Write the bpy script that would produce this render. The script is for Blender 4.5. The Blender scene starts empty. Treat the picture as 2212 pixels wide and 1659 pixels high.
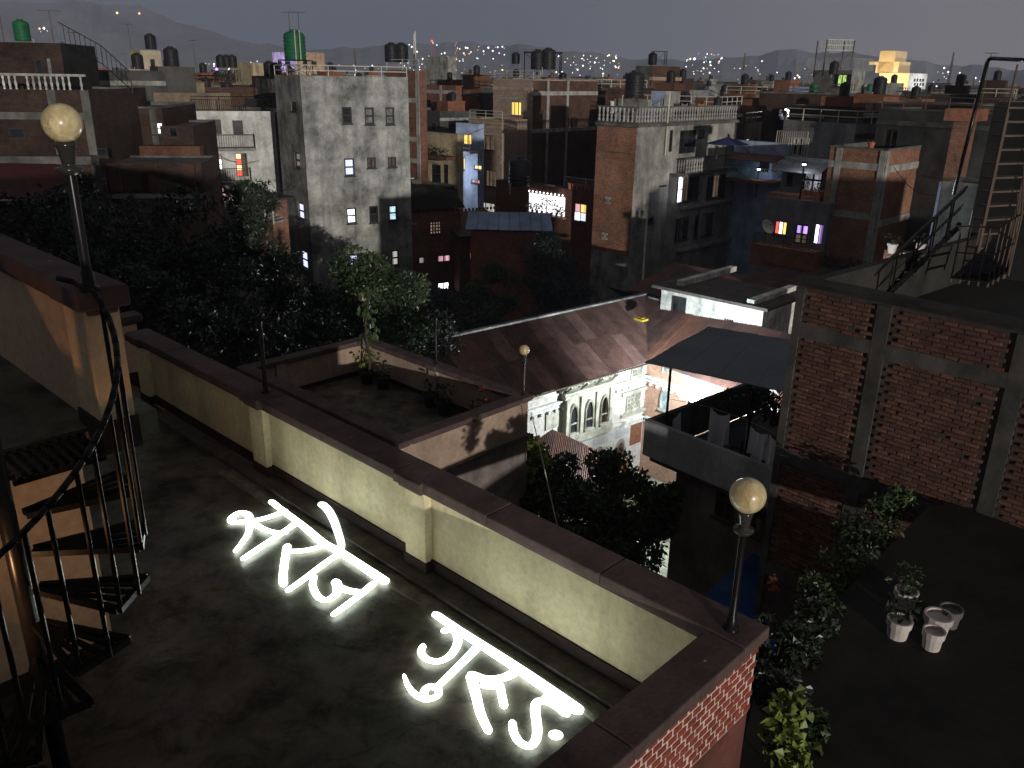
import bpy, math, random
from mathutils import Vector, Matrix
random.seed(11)
S = bpy.context.scene
V = Vector
R_ = math.radians
# ------------------------------------------------------------------ camera, sky, sun, exposure
CAMZ = 4.6
PXW, PXH, PXF = 2212.0, 1659.0, 1800.0           # pixel frame used for measuring the photograph
PITCH, ROLL = math.atan(664/1800.0), R_(0.95)
FW = V((0, math.cos(PITCH), -math.sin(PITCH)))
_u0 = V((0, math.sin(PITCH), math.cos(PITCH)))
RT = V((1, 0, 0))*math.cos(ROLL)+_u0*math.sin(ROLL)
UP = _u0*math.cos(ROLL)-V((1, 0, 0))*math.sin(ROLL)
CAM = V((0, 0, CAMZ))
cd = bpy.data.cameras.new('camera')
cam = bpy.data.objects.new('camera', cd)
S.collection.objects.link(cam)
cam.matrix_world = Matrix(((RT.x, UP.x, -FW.x, 0), (RT.y, UP.y, -FW.y, 0), (RT.z, UP.z, -FW.z, CAMZ), (0, 0, 0, 1)))
cd.sensor_width = 36.0
cd.lens = 36.0*PXF/PXW
cd.clip_start = 0.05
cd.clip_end = 9000
S.camera = cam

SUN_EL = 5.2
SUN_DIR = V((0.36, -0.933, math.tan(R_(SUN_EL)))).normalized()   # towards the light
w = bpy.data.worlds.new('World'); S.world = w; w.use_nodes = True
nt = w.node_tree; nt.nodes.clear()
def wn(t, **k):
    n = nt.nodes.new(t)
    for a, b in k.items(): setattr(n, a, b)
    return n
out = wn('ShaderNodeOutputWorld'); bg = wn('ShaderNodeBackground')
tc = wn('ShaderNodeTexCoord'); sep = wn('ShaderNodeSeparateXYZ')
nt.links.new(tc.outputs['Generated'], sep.inputs[0])
ramp = wn('ShaderNodeValToRGB')                  # lit overcast over the town: the cloud base is brighter overhead
e = ramp.color_ramp.elements
e[0].position = 0.0; e[0].color = (0.104, 0.120, 0.162, 1)
e[1].position = 1.0; e[1].color = (0.135, 0.128, 0.124, 1)
x = e.new(0.04); x.color = (0.100, 0.114, 0.148, 1)
x = e.new(0.10); x.color = (0.095, 0.107, 0.134, 1)
x = e.new(0.30); x.color = (0.104, 0.108, 0.122, 1)
nt.links.new(sep.outputs[2], ramp.inputs[0])
gl = wn('ShaderNodeMapRange', interpolation_type='SMOOTHSTEP'); gl.inputs[1].default_value = -0.15; gl.inputs[2].default_value = 0.85   # warm glow of the town to the right
nt.links.new(sep.outputs[0], gl.inputs[0])
gz = wn('ShaderNodeMapRange'); gz.inputs[1].default_value = 0.45; gz.inputs[2].default_value = 0.0
nt.links.new(sep.outputs[2], gz.inputs[0])
gm = wn('ShaderNodeMath', operation='MULTIPLY')
nt.links.new(gl.outputs[0], gm.inputs[0]); nt.links.new(gz.outputs[0], gm.inputs[1])
gmix = wn('ShaderNodeMix', data_type='RGBA'); gmix.inputs[7].default_value = (0.30, 0.26, 0.26, 1)
nt.links.new(gm.outputs[0], gmix.inputs[0]); nt.links.new(ramp.outputs[0], gmix.inputs[6])
sky = wn('ShaderNodeTexSky', sky_type='NISHITA'); sky.sun_disc = False
sky.sun_elevation = R_(-6); sky.sun_rotation = math.atan2(SUN_DIR.x, SUN_DIR.y)
skm = wn('ShaderNodeMix', data_type='RGBA', blend_type='ADD'); skm.inputs[0].default_value = 0.05
nt.links.new(gmix.outputs[2], skm.inputs[6]); nt.links.new(sky.outputs[0], skm.inputs[7])
nt.links.new(skm.outputs[2], bg.inputs[0]); bg.inputs[1].default_value = 1.0
nt.links.new(bg.outputs[0], out.inputs[0])

sl = bpy.data.lights.new('sun', 'SUN'); sl.energy = 2.3; sl.angle = R_(0.5); sl.color = (1.0, 0.95, 0.86)
so = bpy.data.objects.new('sun', sl); S.collection.objects.link(so)
so.rotation_euler = SUN_DIR.to_track_quat('Z', 'Y').to_euler()
S.view_settings.view_transform = 'Standard'; S.view_settings.look = 'None'
S.view_settings.exposure = 0.0; S.view_settings.gamma = 1.0; S.view_settings.use_curve_mapping = False
S.render.engine = 'CYCLES'
S.cycles.use_denoising = True
S.cycles.max_bounces = 4; S.cycles.diffuse_bounces = 2; S.cycles.glossy_bounces = 2
S.cycles.transmission_bounces = 3; S.cycles.caustics_reflective = False; S.cycles.caustics_refractive = False
S.cycles.sample_clamp_indirect = 2.0; S.cycles.sample_clamp_direct = 30.0
S.cycles.use_light_tree = True
S.cycles.use_adaptive_sampling = True; S.cycles.adaptive_threshold = 0.02; S.cycles.volume_bounces = 0

# ------------------------------------------------------------------ measuring helpers
G = -13.5                                          # street level below our terrace
AX = V((0.721, -0.693, 0)).normalized()            # the town's street grid: along our long parapet ...
BX = V((-AX.y, AX.x, 0))                           # ... and across it
YAW = math.degrees(math.atan2(BX.y, BX.x))
def L(a, b, z=0.0): return AX*a+BX*b+V((0, 0, z))
def ray(px, py): return FW+RT*((px-PXW/2)/PXF)-UP*((py-PXH/2)/PXF)
def atz(px, py, z):
    d = ray(px, py); return CAM+d*((z-CAMZ)/d.z)
def atR(px, py, r):                                # point seen at (px, py), r metres away on the map
    d = ray(px, py); return CAM+d*(r/math.hypot(d.x, d.y))
def proj(p):
    d = p-CAM; z = max(d.dot(FW), 1e-3)
    return PXW/2+PXF*d.dot(RT)/z, PXH/2-PXF*d.dot(UP)/z

# ------------------------------------------------------------------ materials
MATS = {}
def newmat(name):
    m = bpy.data.materials.new(name); m.use_nodes = True
    n = m.node_tree; n.nodes.clear()
    o = n.nodes.new('ShaderNodeOutputMaterial'); p = n.nodes.new('ShaderNodeBsdfPrincipled')
    n.links.new(p.outputs[0], o.inputs[0]); MATS[name] = m
    return m, n, p
def N(n, t, **k):
    q = n.nodes.new(t)
    for a, b in k.items(): setattr(q, a, b)
    return q
def pos(n): return N(n, 'ShaderNodeNewGeometry').outputs['Position']
def noise(n, vec, scale, detail=4, rough=0.6, dist=0.0, sc=None):
    if sc:
        mp = N(n, 'ShaderNodeMapping'); mp.inputs['Scale'].default_value = sc
        n.links.new(vec, mp.inputs[0]); vec = mp.outputs[0]
    q = N(n, 'ShaderNodeTexNoise'); q.inputs['Scale'].default_value = scale
    q.inputs['Detail'].default_value = detail; q.inputs['Roughness'].default_value = rough
    q.inputs['Distortion'].default_value = dist
    n.links.new(vec, q.inputs['Vector']); return q.outputs[0]
def ramp2(n, fac, a, b, p0=0.35, p1=0.65):
    r = N(n, 'ShaderNodeValToRGB'); e = r.color_ramp.elements
    e[0].position = p0; e[1].position = p1; e[0].color = (*a, 1); e[1].color = (*b, 1)
    n.links.new(fac, r.inputs[0]); return r.outputs[0]
def mix(n, fac, a, b, mode='MIX'):
    q = N(n, 'ShaderNodeMix', data_type='RGBA', blend_type=mode)
    for s, v in ((0, fac), (6, a), (7, b)):
        if isinstance(v, (int, float)): q.inputs[s].default_value = v
        elif isinstance(v, tuple): q.inputs[s].default_value = (*v, 1)
        else: n.links.new(v, q.inputs[s])
    return q.outputs[2]
def bump(n, p, h, st=0.3, d=0.02):
    b = N(n, 'ShaderNodeBump'); b.inputs['Strength'].default_value = st; b.inputs['Distance'].default_value = d
    n.links.new(h, b.inputs['Height']); n.links.new(b.outputs[0], p.inputs['Normal'])
def stained(name, c, dark=0.45, scale=0.6, rough=0.9, light=1.25, streak=0.5, grain=9.0, dist=0.25):
    """plaster, concrete, paint: blotches, rain streaks and fine grain round one colour"""
    if name in MATS: return MATS[name]
    m, n, p = newmat(name); v = pos(n)
    lo = tuple(x*dark for x in c); hi = tuple(min(x*light, 0.9) for x in c)
    a = ramp2(n, noise(n, v, scale, 9, 0.68, dist), lo, hi, 0.32, 0.66)
    s = ramp2(n, noise(n, v, scale*2.2, 5, 0.65, 0.2, (1, 1, 0.14)), (0.35,)*3, (1,)*3, 0.30, 0.55)
    col = mix(n, streak, a, s, 'MULTIPLY')
    g = ramp2(n, noise(n, v, grain, 4, 0.7), (0.72,)*3, (1.12,)*3, 0.3, 0.7)
    col = mix(n, 0.7, col, g, 'MULTIPLY')
    n.links.new(col, p.inputs['Base Color']); p.inputs['Roughness'].default_value = rough
    p.inputs['Specular IOR Level'].default_value = 0.25
    bump(n, p, noise(n, v, grain*1.5, 5, 0.7), 0.25, 0.02)
    return m
def brickmat(name, c1, c2, mortar, bw=0.24, bh=0.085, dirt=0.6):
    """courses of brick on faces whose UVs are in metres"""
    if name in MATS: return MATS[name]
    m, n, p = newmat(name); v = pos(n)
    uv = N(n, 'ShaderNodeUVMap').outputs[0]
    b = N(n, 'ShaderNodeTexBrick'); b.offset = 0.5
    b.inputs['Color1'].default_value = (*c1, 1); b.inputs['Color2'].default_value = (*c2, 1); b.inputs['Mortar'].default_value = (*mortar, 1)
    b.inputs['Scale'].default_value = 1.0; b.inputs['Brick Width'].default_value = bw; b.inputs['Row Height'].default_value = bh
    b.inputs['Mortar Size'].default_value = 0.012; b.inputs['Mortar Smooth'].default_value = 0.3; b.inputs['Bias'].default_value = -0.1
    wob = noise(n, v, 3.0, 3); wv = N(n, 'ShaderNodeVectorMath', operation='SCALE')
    cx = N(n, 'ShaderNodeCombineXYZ'); n.links.new(wob, cx.inputs[0]); n.links.new(wob, cx.inputs[1])
    n.links.new(cx.outputs[0], wv.inputs[0]); wv.inputs['Scale'].default_value = 0.035
    ad = N(n, 'ShaderNodeVectorMath', operation='ADD'); n.links.new(uv, ad.inputs[0]); n.links.new(wv.outputs[0], ad.inputs[1])
    n.links.new(ad.outputs[0], b.inputs['Vector'])
    d = ramp2(n, noise(n, v, 0.55, 7, 0.7, 0.5), (0.28,)*3, (1.15,)*3, 0.30, 0.62)
    col = mix(n, dirt, b.outputs[0], d, 'MULTIPLY')
    f = ramp2(n, noise(n, v, 6.0, 5, 0.7), (0.55,)*3, (1.2,)*3, 0.3, 0.7)
    col = mix(n, 0.8, col, f, 'MULTIPLY')
    n.links.new(col, p.inputs['Base Color']); p.inputs['Roughness'].default_value = 0.95; p.inputs['Specular IOR Level'].default_value = 0.15
    bump(n, p, b.outputs[1], 0.5, -0.012)
    return m
def paint(name, c, rough=0.5, metal=0.0, var=0.25, scale=3.0, spec=0.3):
    if name in MATS: return MATS[name]
    m, n, p = newmat(name); v = pos(n)
    q = ramp2(n, noise(n, v, scale, 6, 0.65), tuple(x*(1-var) for x in c), tuple(min(1, x*(1+var)) for x in c), 0.3, 0.7)
    n.links.new(q, p.inputs['Base Color']); p.inputs['Metallic'].default_value = metal
    rr = ramp2(n, noise(n, v, scale*2.3, 4), (rough*0.8,)*3, (min(1, rough*1.2),)*3)
    n.links.new(rr, p.inputs['Roughness'])
    p.inputs['Specular IOR Level'].default_value = spec
    return m
def glow(name, c, s, stripes=None, vary=0.0, casts=False):
    """lit room seen through a pane: emission with curtain folds or uneven light"""
    if name in MATS: return MATS[name]
    m, n, p = newmat(name); n.nodes.remove(p)
    m.cycles.emission_sampling = 'FRONT' if casts else 'NONE'
    e = N(n, 'ShaderNodeEmission'); v = pos(n)
    col = N(n, 'ShaderNodeRGB'); col.outputs[0].default_value = (*c, 1); col = col.outputs[0]
    if stripes:
        wv = N(n, 'ShaderNodeTexNoise'); mp = N(n, 'ShaderNodeMapping'); mp.inputs['Scale'].default_value = (stripes, stripes, 0.05)
        n.links.new(v, mp.inputs[0]); n.links.new(mp.outputs[0], wv.inputs['Vector']); wv.inputs['Scale'].default_value = 1.0; wv.inputs['Detail'].default_value = 2
        col = mix(n, 1.0, col, ramp2(n, wv.outputs[0], (0.22,)*3, (1.25,)*3, 0.36, 0.58), 'MULTIPLY')
    if vary:
        col = mix(n, vary, col, ramp2(n, noise(n, v, 2.2, 3), (0.12, 0.1, 0.1), (1.2,)*3, 0.38, 0.6), 'MULTIPLY')
    n.links.new(col, e.inputs[0]); e.inputs[1].default_value = s
    n.links.new(e.outputs[0], n.nodes['Material Output'].inputs[0])
    return m
def glass(name, c=(0.012, 0.013, 0.016), rough=0.12):
    if name in MATS: return MATS[name]
    m, n, p = newmat(name)
    p.inputs['Base Color'].default_value = (*c, 1); p.inputs['Roughness'].default_value = rough
    v = pos(n)
    n.links.new(ramp2(n, noise(n, v, 1.3, 3), tuple(x*0.5 for x in c), tuple(x*1.8 for x in c)), p.inputs['Base Color'])
    return m
def leafmat(name, c, rough=0.45, vary=0.5):
    if name in MATS: return MATS[name]
    m, n, p = newmat(name); v = pos(n)
    q = ramp2(n, noise(n, v, 1.1, 4), tuple(x*(1-vary) for x in c), tuple(x*(1+vary) for x in c))
    r = ramp2(n, noise(n, v, 23, 2), (0.6,)*3, (1.3,)*3, 0.35, 0.65)
    n.links.new(mix(n, 1.0, q, r, 'MULTIPLY'), p.inputs['Base Color']); p.inputs['Roughness'].default_value = rough
    p.inputs['Specular IOR Level'].default_value = 0.4
    return m

CONC = stained('concrete_grey', (0.27, 0.27, 0.25), 0.30, 0.85, 0.92, 1.45, 0.65, 9, 0.12)
CONC_D = stained('concrete_dark', (0.13, 0.125, 0.115), 0.4, 0.8, 0.92)
CONC_L = stained('concrete_frame', (0.34, 0.33, 0.31), 0.5, 0.9, 0.92)
CREAM = stained('cream_plaster', (0.67, 0.58, 0.38), 0.74, 0.9, 0.9, 1.06, 0.42, 14)
PEACH = stained('peach_plaster', (0.50, 0.36, 0.25), 0.8, 0.9, 0.9, 1.1, 0.15, 14)
def coping_mat():
    m = stained('maroon_coping', (0.085, 0.055, 0.052), 0.55, 1.5, 0.8, 1.45, 0.2, 18); n = m.node_tree; p = n.nodes['Principled BSDF']; v = pos(n)
    src = p.inputs['Base Color'].links[0].from_socket
    vo = N(n, 'ShaderNodeTexVoronoi'); vo.inputs['Scale'].default_value = 5.5; n.links.new(v, vo.inputs['Vector'])
    sp = ramp2(n, vo.outputs['Distance'], (1,)*3, (0,)*3, 0.045, 0.065); gate = ramp2(n, noise(n, v, 2.1, 3), (0,)*3, (1,)*3, 0.50, 0.56)
    n.links.new(mix(n, mix(n, 1.0, sp, gate, 'MULTIPLY'), src, (0.33, 0.30, 0.28)), p.inputs['Base Color']); return m
MAROON = coping_mat()
SKIRT = stained('dark_maroon_skirting', (0.030, 0.018, 0.017), 0.6, 2.0, 0.85, 1.2, 0.2, 14)
def floor_mat():
    m = stained('terrace_concrete', (0.076, 0.071, 0.061), 0.30, 0.9, 0.5, 1.6, 0.0, 6); n = m.node_tree; p = n.nodes['Principled BSDF']; v = pos(n)
    src = p.inputs['Base Color'].links[0].from_socket
    blot = ramp2(n, noise(n, v, 2.4, 8, 0.72, 0.5), (0.28,)*3, (1.15,)*3, 0.38, 0.52); c = mix(n, 0.8, src, blot, 'MULTIPLY')
    moss = ramp2(n, noise(n, v, 0.7, 5), (0.93, 1.03, 0.88), (1.06, 0.97, 0.90), 0.4, 0.6); c = mix(n, 1.0, c, moss, 'MULTIPLY')
    vo = N(n, 'ShaderNodeTexVoronoi'); vo.feature = 'DISTANCE_TO_EDGE'; vo.inputs['Scale'].default_value = 0.55; wv = N(n, 'ShaderNodeVectorMath', operation='ADD')
    q = N(n, 'ShaderNodeTexNoise'); q.inputs['Scale'].default_value = 3.0; n.links.new(v, q.inputs['Vector']); n.links.new(v, wv.inputs[0]); n.links.new(q.outputs[1], wv.inputs[1]); n.links.new(wv.outputs[0], vo.inputs['Vector'])
    crack = ramp2(n, vo.outputs['Distance'], (0.5,)*3, (1,)*3, 0.003, 0.009); c = mix(n, 0.8, c, crack, 'MULTIPLY')
    pale = ramp2(n, noise(n, v, 11, 4, 0.7), (0,)*3, (1,)*3, 0.66, 0.72); c = mix(n, mix(n, 1.0, pale, (0.35,)*3, 'MULTIPLY'), c, (0.17, 0.165, 0.14))
    n.links.new(c, p.inputs['Base Color'])
    n.links.new(ramp2(n, noise(n, v, 1.3, 6, 0.7), (0.30,)*3, (0.85,)*3, 0.40, 0.58), p.inputs['Roughness']); return m
FLOOR = floor_mat()
WHITE = stained('white_plaster', (0.62, 0.62, 0.60), 0.45, 0.7, 0.9, 1.15, 0.6)
WHITE_M = stained('mouldy_white_plaster', (0.78, 0.78, 0.70), 0.42, 1.6, 0.9, 1.1, 0.6)
BLUEW = stained('pale_blue_plaster', (0.36, 0.42, 0.60), 0.6, 0.8)
OCHRE = stained('ochre_plaster', (0.42, 0.34, 0.22), 0.55, 0.8)
TAN = stained('tan_band', (0.36, 0.27, 0.20), 0.6, 0.8)
BRICK = brickmat('red_brick', (0.25, 0.105, 0.062), (0.17, 0.075, 0.048), (0.10, 0.085, 0.075))
BRICK_T = brickmat('tan_brick', (0.33, 0.22, 0.16), (0.26, 0.17, 0.13), (0.42, 0.38, 0.33), 0.24, 0.11, 0.35)
BRICK_D = brickmat('dark_brick', (0.13, 0.065, 0.045), (0.10, 0.05, 0.036), (0.07, 0.06, 0.05), dirt=0.8)
BRICK_F = brickmat('orange_red_brick', (0.36, 0.17, 0.10), (0.27, 0.125, 0.078), (0.13, 0.11, 0.095), 0.24, 0.10)
BRICK_S = brickmat('sooty_brick', (0.062, 0.034, 0.026), (0.048, 0.028, 0.022), (0.042, 0.037, 0.032), dirt=0.8)
BRICK_P = brickmat('whitewashed_brick', (0.68, 0.62, 0.55), (0.60, 0.55, 0.48), (0.60, 0.58, 0.52), 0.21, 0.07, 0.35)
BRICK_O = brickmat('orange_brick', (0.50, 0.25, 0.14), (0.42, 0.2, 0.12), (0.45, 0.4, 0.34), 0.21, 0.07, 0.4)
CARVED = stained('weathered_carved_wood', (0.40, 0.39, 0.31), 0.45, 2.5, 0.85, 1.3, 0.4, 12)
IRON = paint('black_iron', (0.008, 0.0075, 0.0075), 0.28, 0.0, 0.3, spec=0.18)
IRON_R = paint('rusty_iron', (0.10, 0.07, 0.055), 0.7)
RAILW = paint('pale_rail_paint', (0.45, 0.43, 0.36), 0.6)
TEAL = paint('teal_rail_paint', (0.12, 0.42, 0.33), 0.5)
TANKB = paint('black_tank_plastic', (0.016, 0.016, 0.018), 0.45)
TANKG = paint('green_tank_plastic', (0.012, 0.10, 0.045), 0.5)
WOOD = paint('dark_window_wood', (0.045, 0.03, 0.022), 0.6)
ALU = paint('pale_window_frame', (0.5, 0.5, 0.5), 0.5)
FRAMEB = paint('black_window_frame', (0.02, 0.019, 0.018), 0.5)
GLASS = glass('dark_pane')
CURT = stained('curtained_pane', (0.22, 0.21, 0.20), 0.35, 3.0, 0.3, 1.2, 0.9, 5)
G_WHITE = glow('lit_white_pane', (0.90, 0.92, 1.0), 3.2)
G_LILAC = glow('lit_lilac_pane', (0.62, 0.64, 1.0), 1.5)
G_PALE = glow('lit_curtain_pane', (0.72, 0.70, 0.62), 0.55, 6)
G_CYAN = glow('lit_cyan_pane', (0.62, 0.90, 1.0), 1.1, None, 0.5)
G_WARM = glow('lit_yellow_pane', (1.0, 0.66, 0.16), 1.5, 5)
G_AMBER = glow('lit_amber_pane', (0.9, 0.42, 0.10), 0.8, 5, 0.3)
G_PINK = glow('lit_pink_pane', (1.0, 0.5, 0.62), 0.8, 5)
G_RED = glow('lit_red_pane', (1.0, 0.12, 0.09), 1.4)
G_YEL = glow('lit_cream_pane', (1.0, 0.78, 0.40), 1.5)
G_VIO = glow('lit_violet_pane', (0.55, 0.35, 1.0), 1.2, 5)
G_DIM = glow('dim_lit_pane', (0.85, 0.62, 0.42), 0.12, 4, 0.4)
LEAF_D = leafmat('dark_leaves', (0.020, 0.027, 0.018), 0.38)
LEAF_G = leafmat('green_leaves', (0.028, 0.046, 0.015), 0.45)
LEAF_Y = leafmat('yellow_green_leaves', (0.12, 0.15, 0.028), 0.5)
BARK = stained('bark', (0.06, 0.05, 0.042), 0.5, 4.0)
TERRA = paint('terracotta', (0.36, 0.13, 0.08), 0.8)
POTW = paint('pale_pot', (0.48, 0.42, 0.40), 0.7)
SOIL = paint('pot_soil', (0.03, 0.024, 0.02), 0.95)

# ------------------------------------------------------------------ mesh builder
class MB:
    def __init__(s): s.v = []; s.f = []; s.m = []; s.uv = {}
    def quad(s, a, b, c, d, m=0, uv=None):
        i = len(s.v); s.v += [tuple(a), tuple(b), tuple(c), tuple(d)]
        if uv: s.uv[len(s.f)] = uv
        s.f.append((i, i+1, i+2, i+3)); s.m.append(m)
    def tri(s, a, b, c, m=0):
        i = len(s.v); s.v += [tuple(a), tuple(b), tuple(c)]; s.f.append((i, i+1, i+2)); s.m.append(m)
    def hexa(s, p, m=0):
        """p: 4 bottom corners then 4 top corners, counter-clockwise seen from above"""
        i = len(s.v); s.v += [tuple(q) for q in p]
        for f in ((3, 2, 1, 0), (4, 5, 6, 7), (0, 1, 5, 4), (1, 2, 6, 5), (2, 3, 7, 6), (3, 0, 4, 7)):
            s.f.append(tuple(i+k for k in f)); s.m.append(m)
    def obox(s, o, x, y, z, m=0):
        """box from corner o spanned by vectors x, y, z"""
        if x.cross(y).dot(z) < 0: x, y = y, x
        s.hexa([o, o+x, o+x+y, o+y, o+z, o+x+z, o+x+y+z, o+y+z], m)
    def lbox(s, a0, a1, b0, b1, z0, z1, m=0):
        s.obox(L(a0, b0, z0), AX*(a1-a0), BX*(b1-b0), V((0, 0, z1-z0)), m)
    def cyl(s, p, q, r, r2=None, n=8, m=0, caps=True):
        r2 = r if r2 is None else r2
        d = (q-p); 
        if d.length < 1e-6: return
        d.normalize(); x = d.orthogonal().normalized(); y = d.cross(x)
        i = len(s.v)
        for k in range(n):
            c, t = math.cos(2*math.pi*k/n), math.sin(2*math.pi*k/n); e = x*c+y*t
            s.v += [tuple(p+e*r), tuple(q+e*r2)]
        for k in range(n):
            a, b = i+2*k, i+2*((k+1) % n); s.f.append((a, b, b+1, a+1)); s.m.append(m)
        if caps:
            s.f.append(tuple(i+2*k for k in reversed(range(n)))); s.m.append(m)
            s.f.append(tuple(i+2*k+1 for k in range(n))); s.m.append(m)
    def path(s, pts, r, n=6, m=0):
        for a, b in zip(pts, pts[1:]): s.cyl(V(a), V(b), r, None, n, m)
    def lathe(s, c, prof, n=14, m=0):
        """prof: (radius, height) pairs"""
        i = len(s.v); k = len(prof)
        for j in range(n):
            t = 2*math.pi*j/n
            for r, z in prof: s.v.append((c[0]+r*math.cos(t), c[1]+r*math.sin(t), c[2]+z))
        for j in range(n):
            for q in range(k-1):
                a = i+j*k+q; b = i+((j+1) % n)*k+q
                s.f.append((a, b, b+1, a+1)); s.m.append(m)
    def build(s, name, mats, parent=None, smooth=False):
        me = bpy.data.meshes.new(name); me.from_pydata(s.v, [], s.f)
        if not isinstance(mats, (list, tuple)): mats = [mats]
        for q in mats: me.materials.append(q)
        if len(mats) > 1: me.polygons.foreach_set('material_index', s.m)
        if s.uv:
            ul = me.uv_layers.new(name='UVMap').data
            for fi, uv in s.uv.items():
                st = me.polygons[fi].loop_start
                for k, q in enumerate(uv): ul[st+k].uv = q
        if smooth:
            me.polygons.foreach_set('use_smooth', [True]*len(me.polygons))
        me.update()
        return link(name, me, parent)
def link(name, me, parent=None):
    o = bpy.data.objects.new(name, me); S.collection.objects.link(o)
    if parent: put(o, parent)
    return o
KIDS = {}
def put(o, parent):
    o.parent = parent; KIDS.setdefault(parent.name, []).append(o)
    t = parent; w_ = Matrix.Identity(4); chain = []
    while t: chain.append(t); t = t.parent
    for t in reversed(chain): w_ = w_ @ t.matrix_parent_inverse @ Matrix.LocRotScale(t.location, t.rotation_euler, t.scale)
    o.matrix_parent_inverse = w_.inverted()
def tag(o, label=None, cat=None, group=None, kind=None):
    if label: o['label'] = label
    if cat: o['category'] = cat
    if group: o['group'] = group
    if kind: o['kind'] = kind
    return o
def thing(name, label, cat, loc, group=None):
    o = bpy.data.objects.new(name, None); S.collection.objects.link(o)
    o.location = loc; o.empty_display_size = 0.2
    return tag(o, label, cat, group)
def copy_tree(o, parent=None, delta=None):
    c = o.copy(); S.collection.objects.link(c); mpi = o.matrix_parent_inverse.copy()
    if parent: c.parent = parent; c.matrix_parent_inverse = mpi
    if delta is not None: c.location = V(o.location)+delta
    for ch in KIDS.get(o.name, []): KIDS.setdefault(c.name, []).append(copy_tree(ch, c))
    return c
def structure(name, mb, mat, parent=None):
    o = mb.build(name, mat, parent); o['kind'] = 'structure'; return o
# ------------------------------------------------------------------ buildings
class Face:
    """a wall plane: s runs along U from the corner, z is height, N points outwards"""
    def __init__(f, o, u, n, w): f.o = V((o.x, o.y, 0)); f.u = u; f.n = n; f.w = w; f.holes = []
    def pt(f, s, z, d=0.0): return f.o+f.u*s+f.n*d+V((0, 0, z))
    def uv(f, px, py):
        d = ray(px, py); t = (f.o-CAM).dot(f.n)/d.dot(f.n); p = CAM+d*t
        return (p-f.o).dot(f.u), p.z
    def box(f, px0, py0, px1, py1):
        cx, cy = (px0+px1)/2, (py0+py1)/2
        a = f.uv(px0, cy)[0]; b = f.uv(px1, cy)[0]; t = f.uv(cx, py0)[1]; u = f.uv(cx, py1)[1]
        return min(a, b), max(a, b), min(t, u), max(t, u)
def wall_quads(mb, f, z0, z1, m=0, depth=0.14, s0=0.0, s1=None):
    s1 = f.w if s1 is None else s1
    H = [h for h in f.holes if h[1] > s0 and h[0] < s1]
    xs = sorted(set([s0, s1]+[min(max(q, s0), s1) for h in H for q in h[:2]]))
    zs = sorted(set([z0, z1]+[min(max(q, z0), z1) for h in H for q in h[2:4]]))
    flip = f.u.cross(V((0, 0, 1))).dot(f.n) < 0
    def q(a, b, c, d, uv):
        if flip: mb.quad(d, c, b, a, m, uv[::-1])
        else: mb.quad(a, b, c, d, m, uv)
    for x0, x1 in zip(xs, xs[1:]):
        for y0, y1 in zip(zs, zs[1:]):
            cx, cy = (x0+x1)/2, (y0+y1)/2
            if any(h[0] < cx < h[1] and h[2] < cy < h[3] for h in H): continue
            q(f.pt(x0, y0), f.pt(x1, y0), f.pt(x1, y1), f.pt(x0, y1), [(x0, y0), (x1, y0), (x1, y1), (x0, y1)])
    for h in H:                                     # reveals
        a, b, c, d = h[:4]
        for (p0, p1) in (((a, c), (a, d)), ((a, d), (b, d)), ((b, d), (b, c)), ((b, c), (a, c))):
            q(f.pt(*p0), f.pt(*p1), f.pt(*p1, -depth), f.pt(*p0, -depth), [p0, p1, p1, p0])
def window(f, parent, s0, s1, z0, z1, pane=None, frame=None, cols=1, rows=1, depth=0.09, t=0.05, name='window', sill=True, cut=True, split=True):
    """frame with mullions set in an opening, each pane a sub-part"""
    if cut: f.holes.append((s0, s1, z0, z1))
    frame = frame or FRAMEB; pane = pane or GLASS
    mb = MB(); U = f.u; Z = V((0, 0, 1)); D = f.n*0.06
    def bar(a, b, c, d): mb.obox(f.pt(a, c, -depth), U*(b-a), D, Z*(d-c))
    bar(s0, s1, z1-t, z1); bar(s0, s1, z0, z0+t); bar(s0, s0+t, z0+t, z1-t); bar(s1-t, s1, z0+t, z1-t)
    for k in range(1, cols): x = s0+(s1-s0)*k/cols; bar(x-t/2, x+t/2, z0+t, z1-t)
    for k in range(1, rows): y = z0+(z1-z0)*k/rows; bar(s0+t, s1-t, y-t/2, y+t/2)
    if sill: mb.obox(f.pt(s0-0.06, z0-0.07, -0.02), U*(s1-s0+0.12), f.n*0.09, Z*0.066)
    w_ = mb.build(name, frame, parent)
    panes = pane if isinstance(pane, list) else [pane]
    k = 0; xs = [s0+(s1-s0)*i/cols for i in range(cols+1)]; zs = [z0+(z1-z0)*i/rows for i in range(rows+1)]
    if not split: xs = [s0, s1]; zs = [z0, z1]
    for i in range(len(xs)-1):
        for j in range(len(zs)-1):
            p = MB(); p.obox(f.pt(xs[i]+0.003, zs[j]+0.003, -depth+0.012), U*(xs[i+1]-xs[i]-0.006), f.n*0.012, Z*(zs[j+1]-zs[j]-0.006))
            p.build('pane', panes[k % len(panes)], w_); k += 1
    return w_
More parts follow.
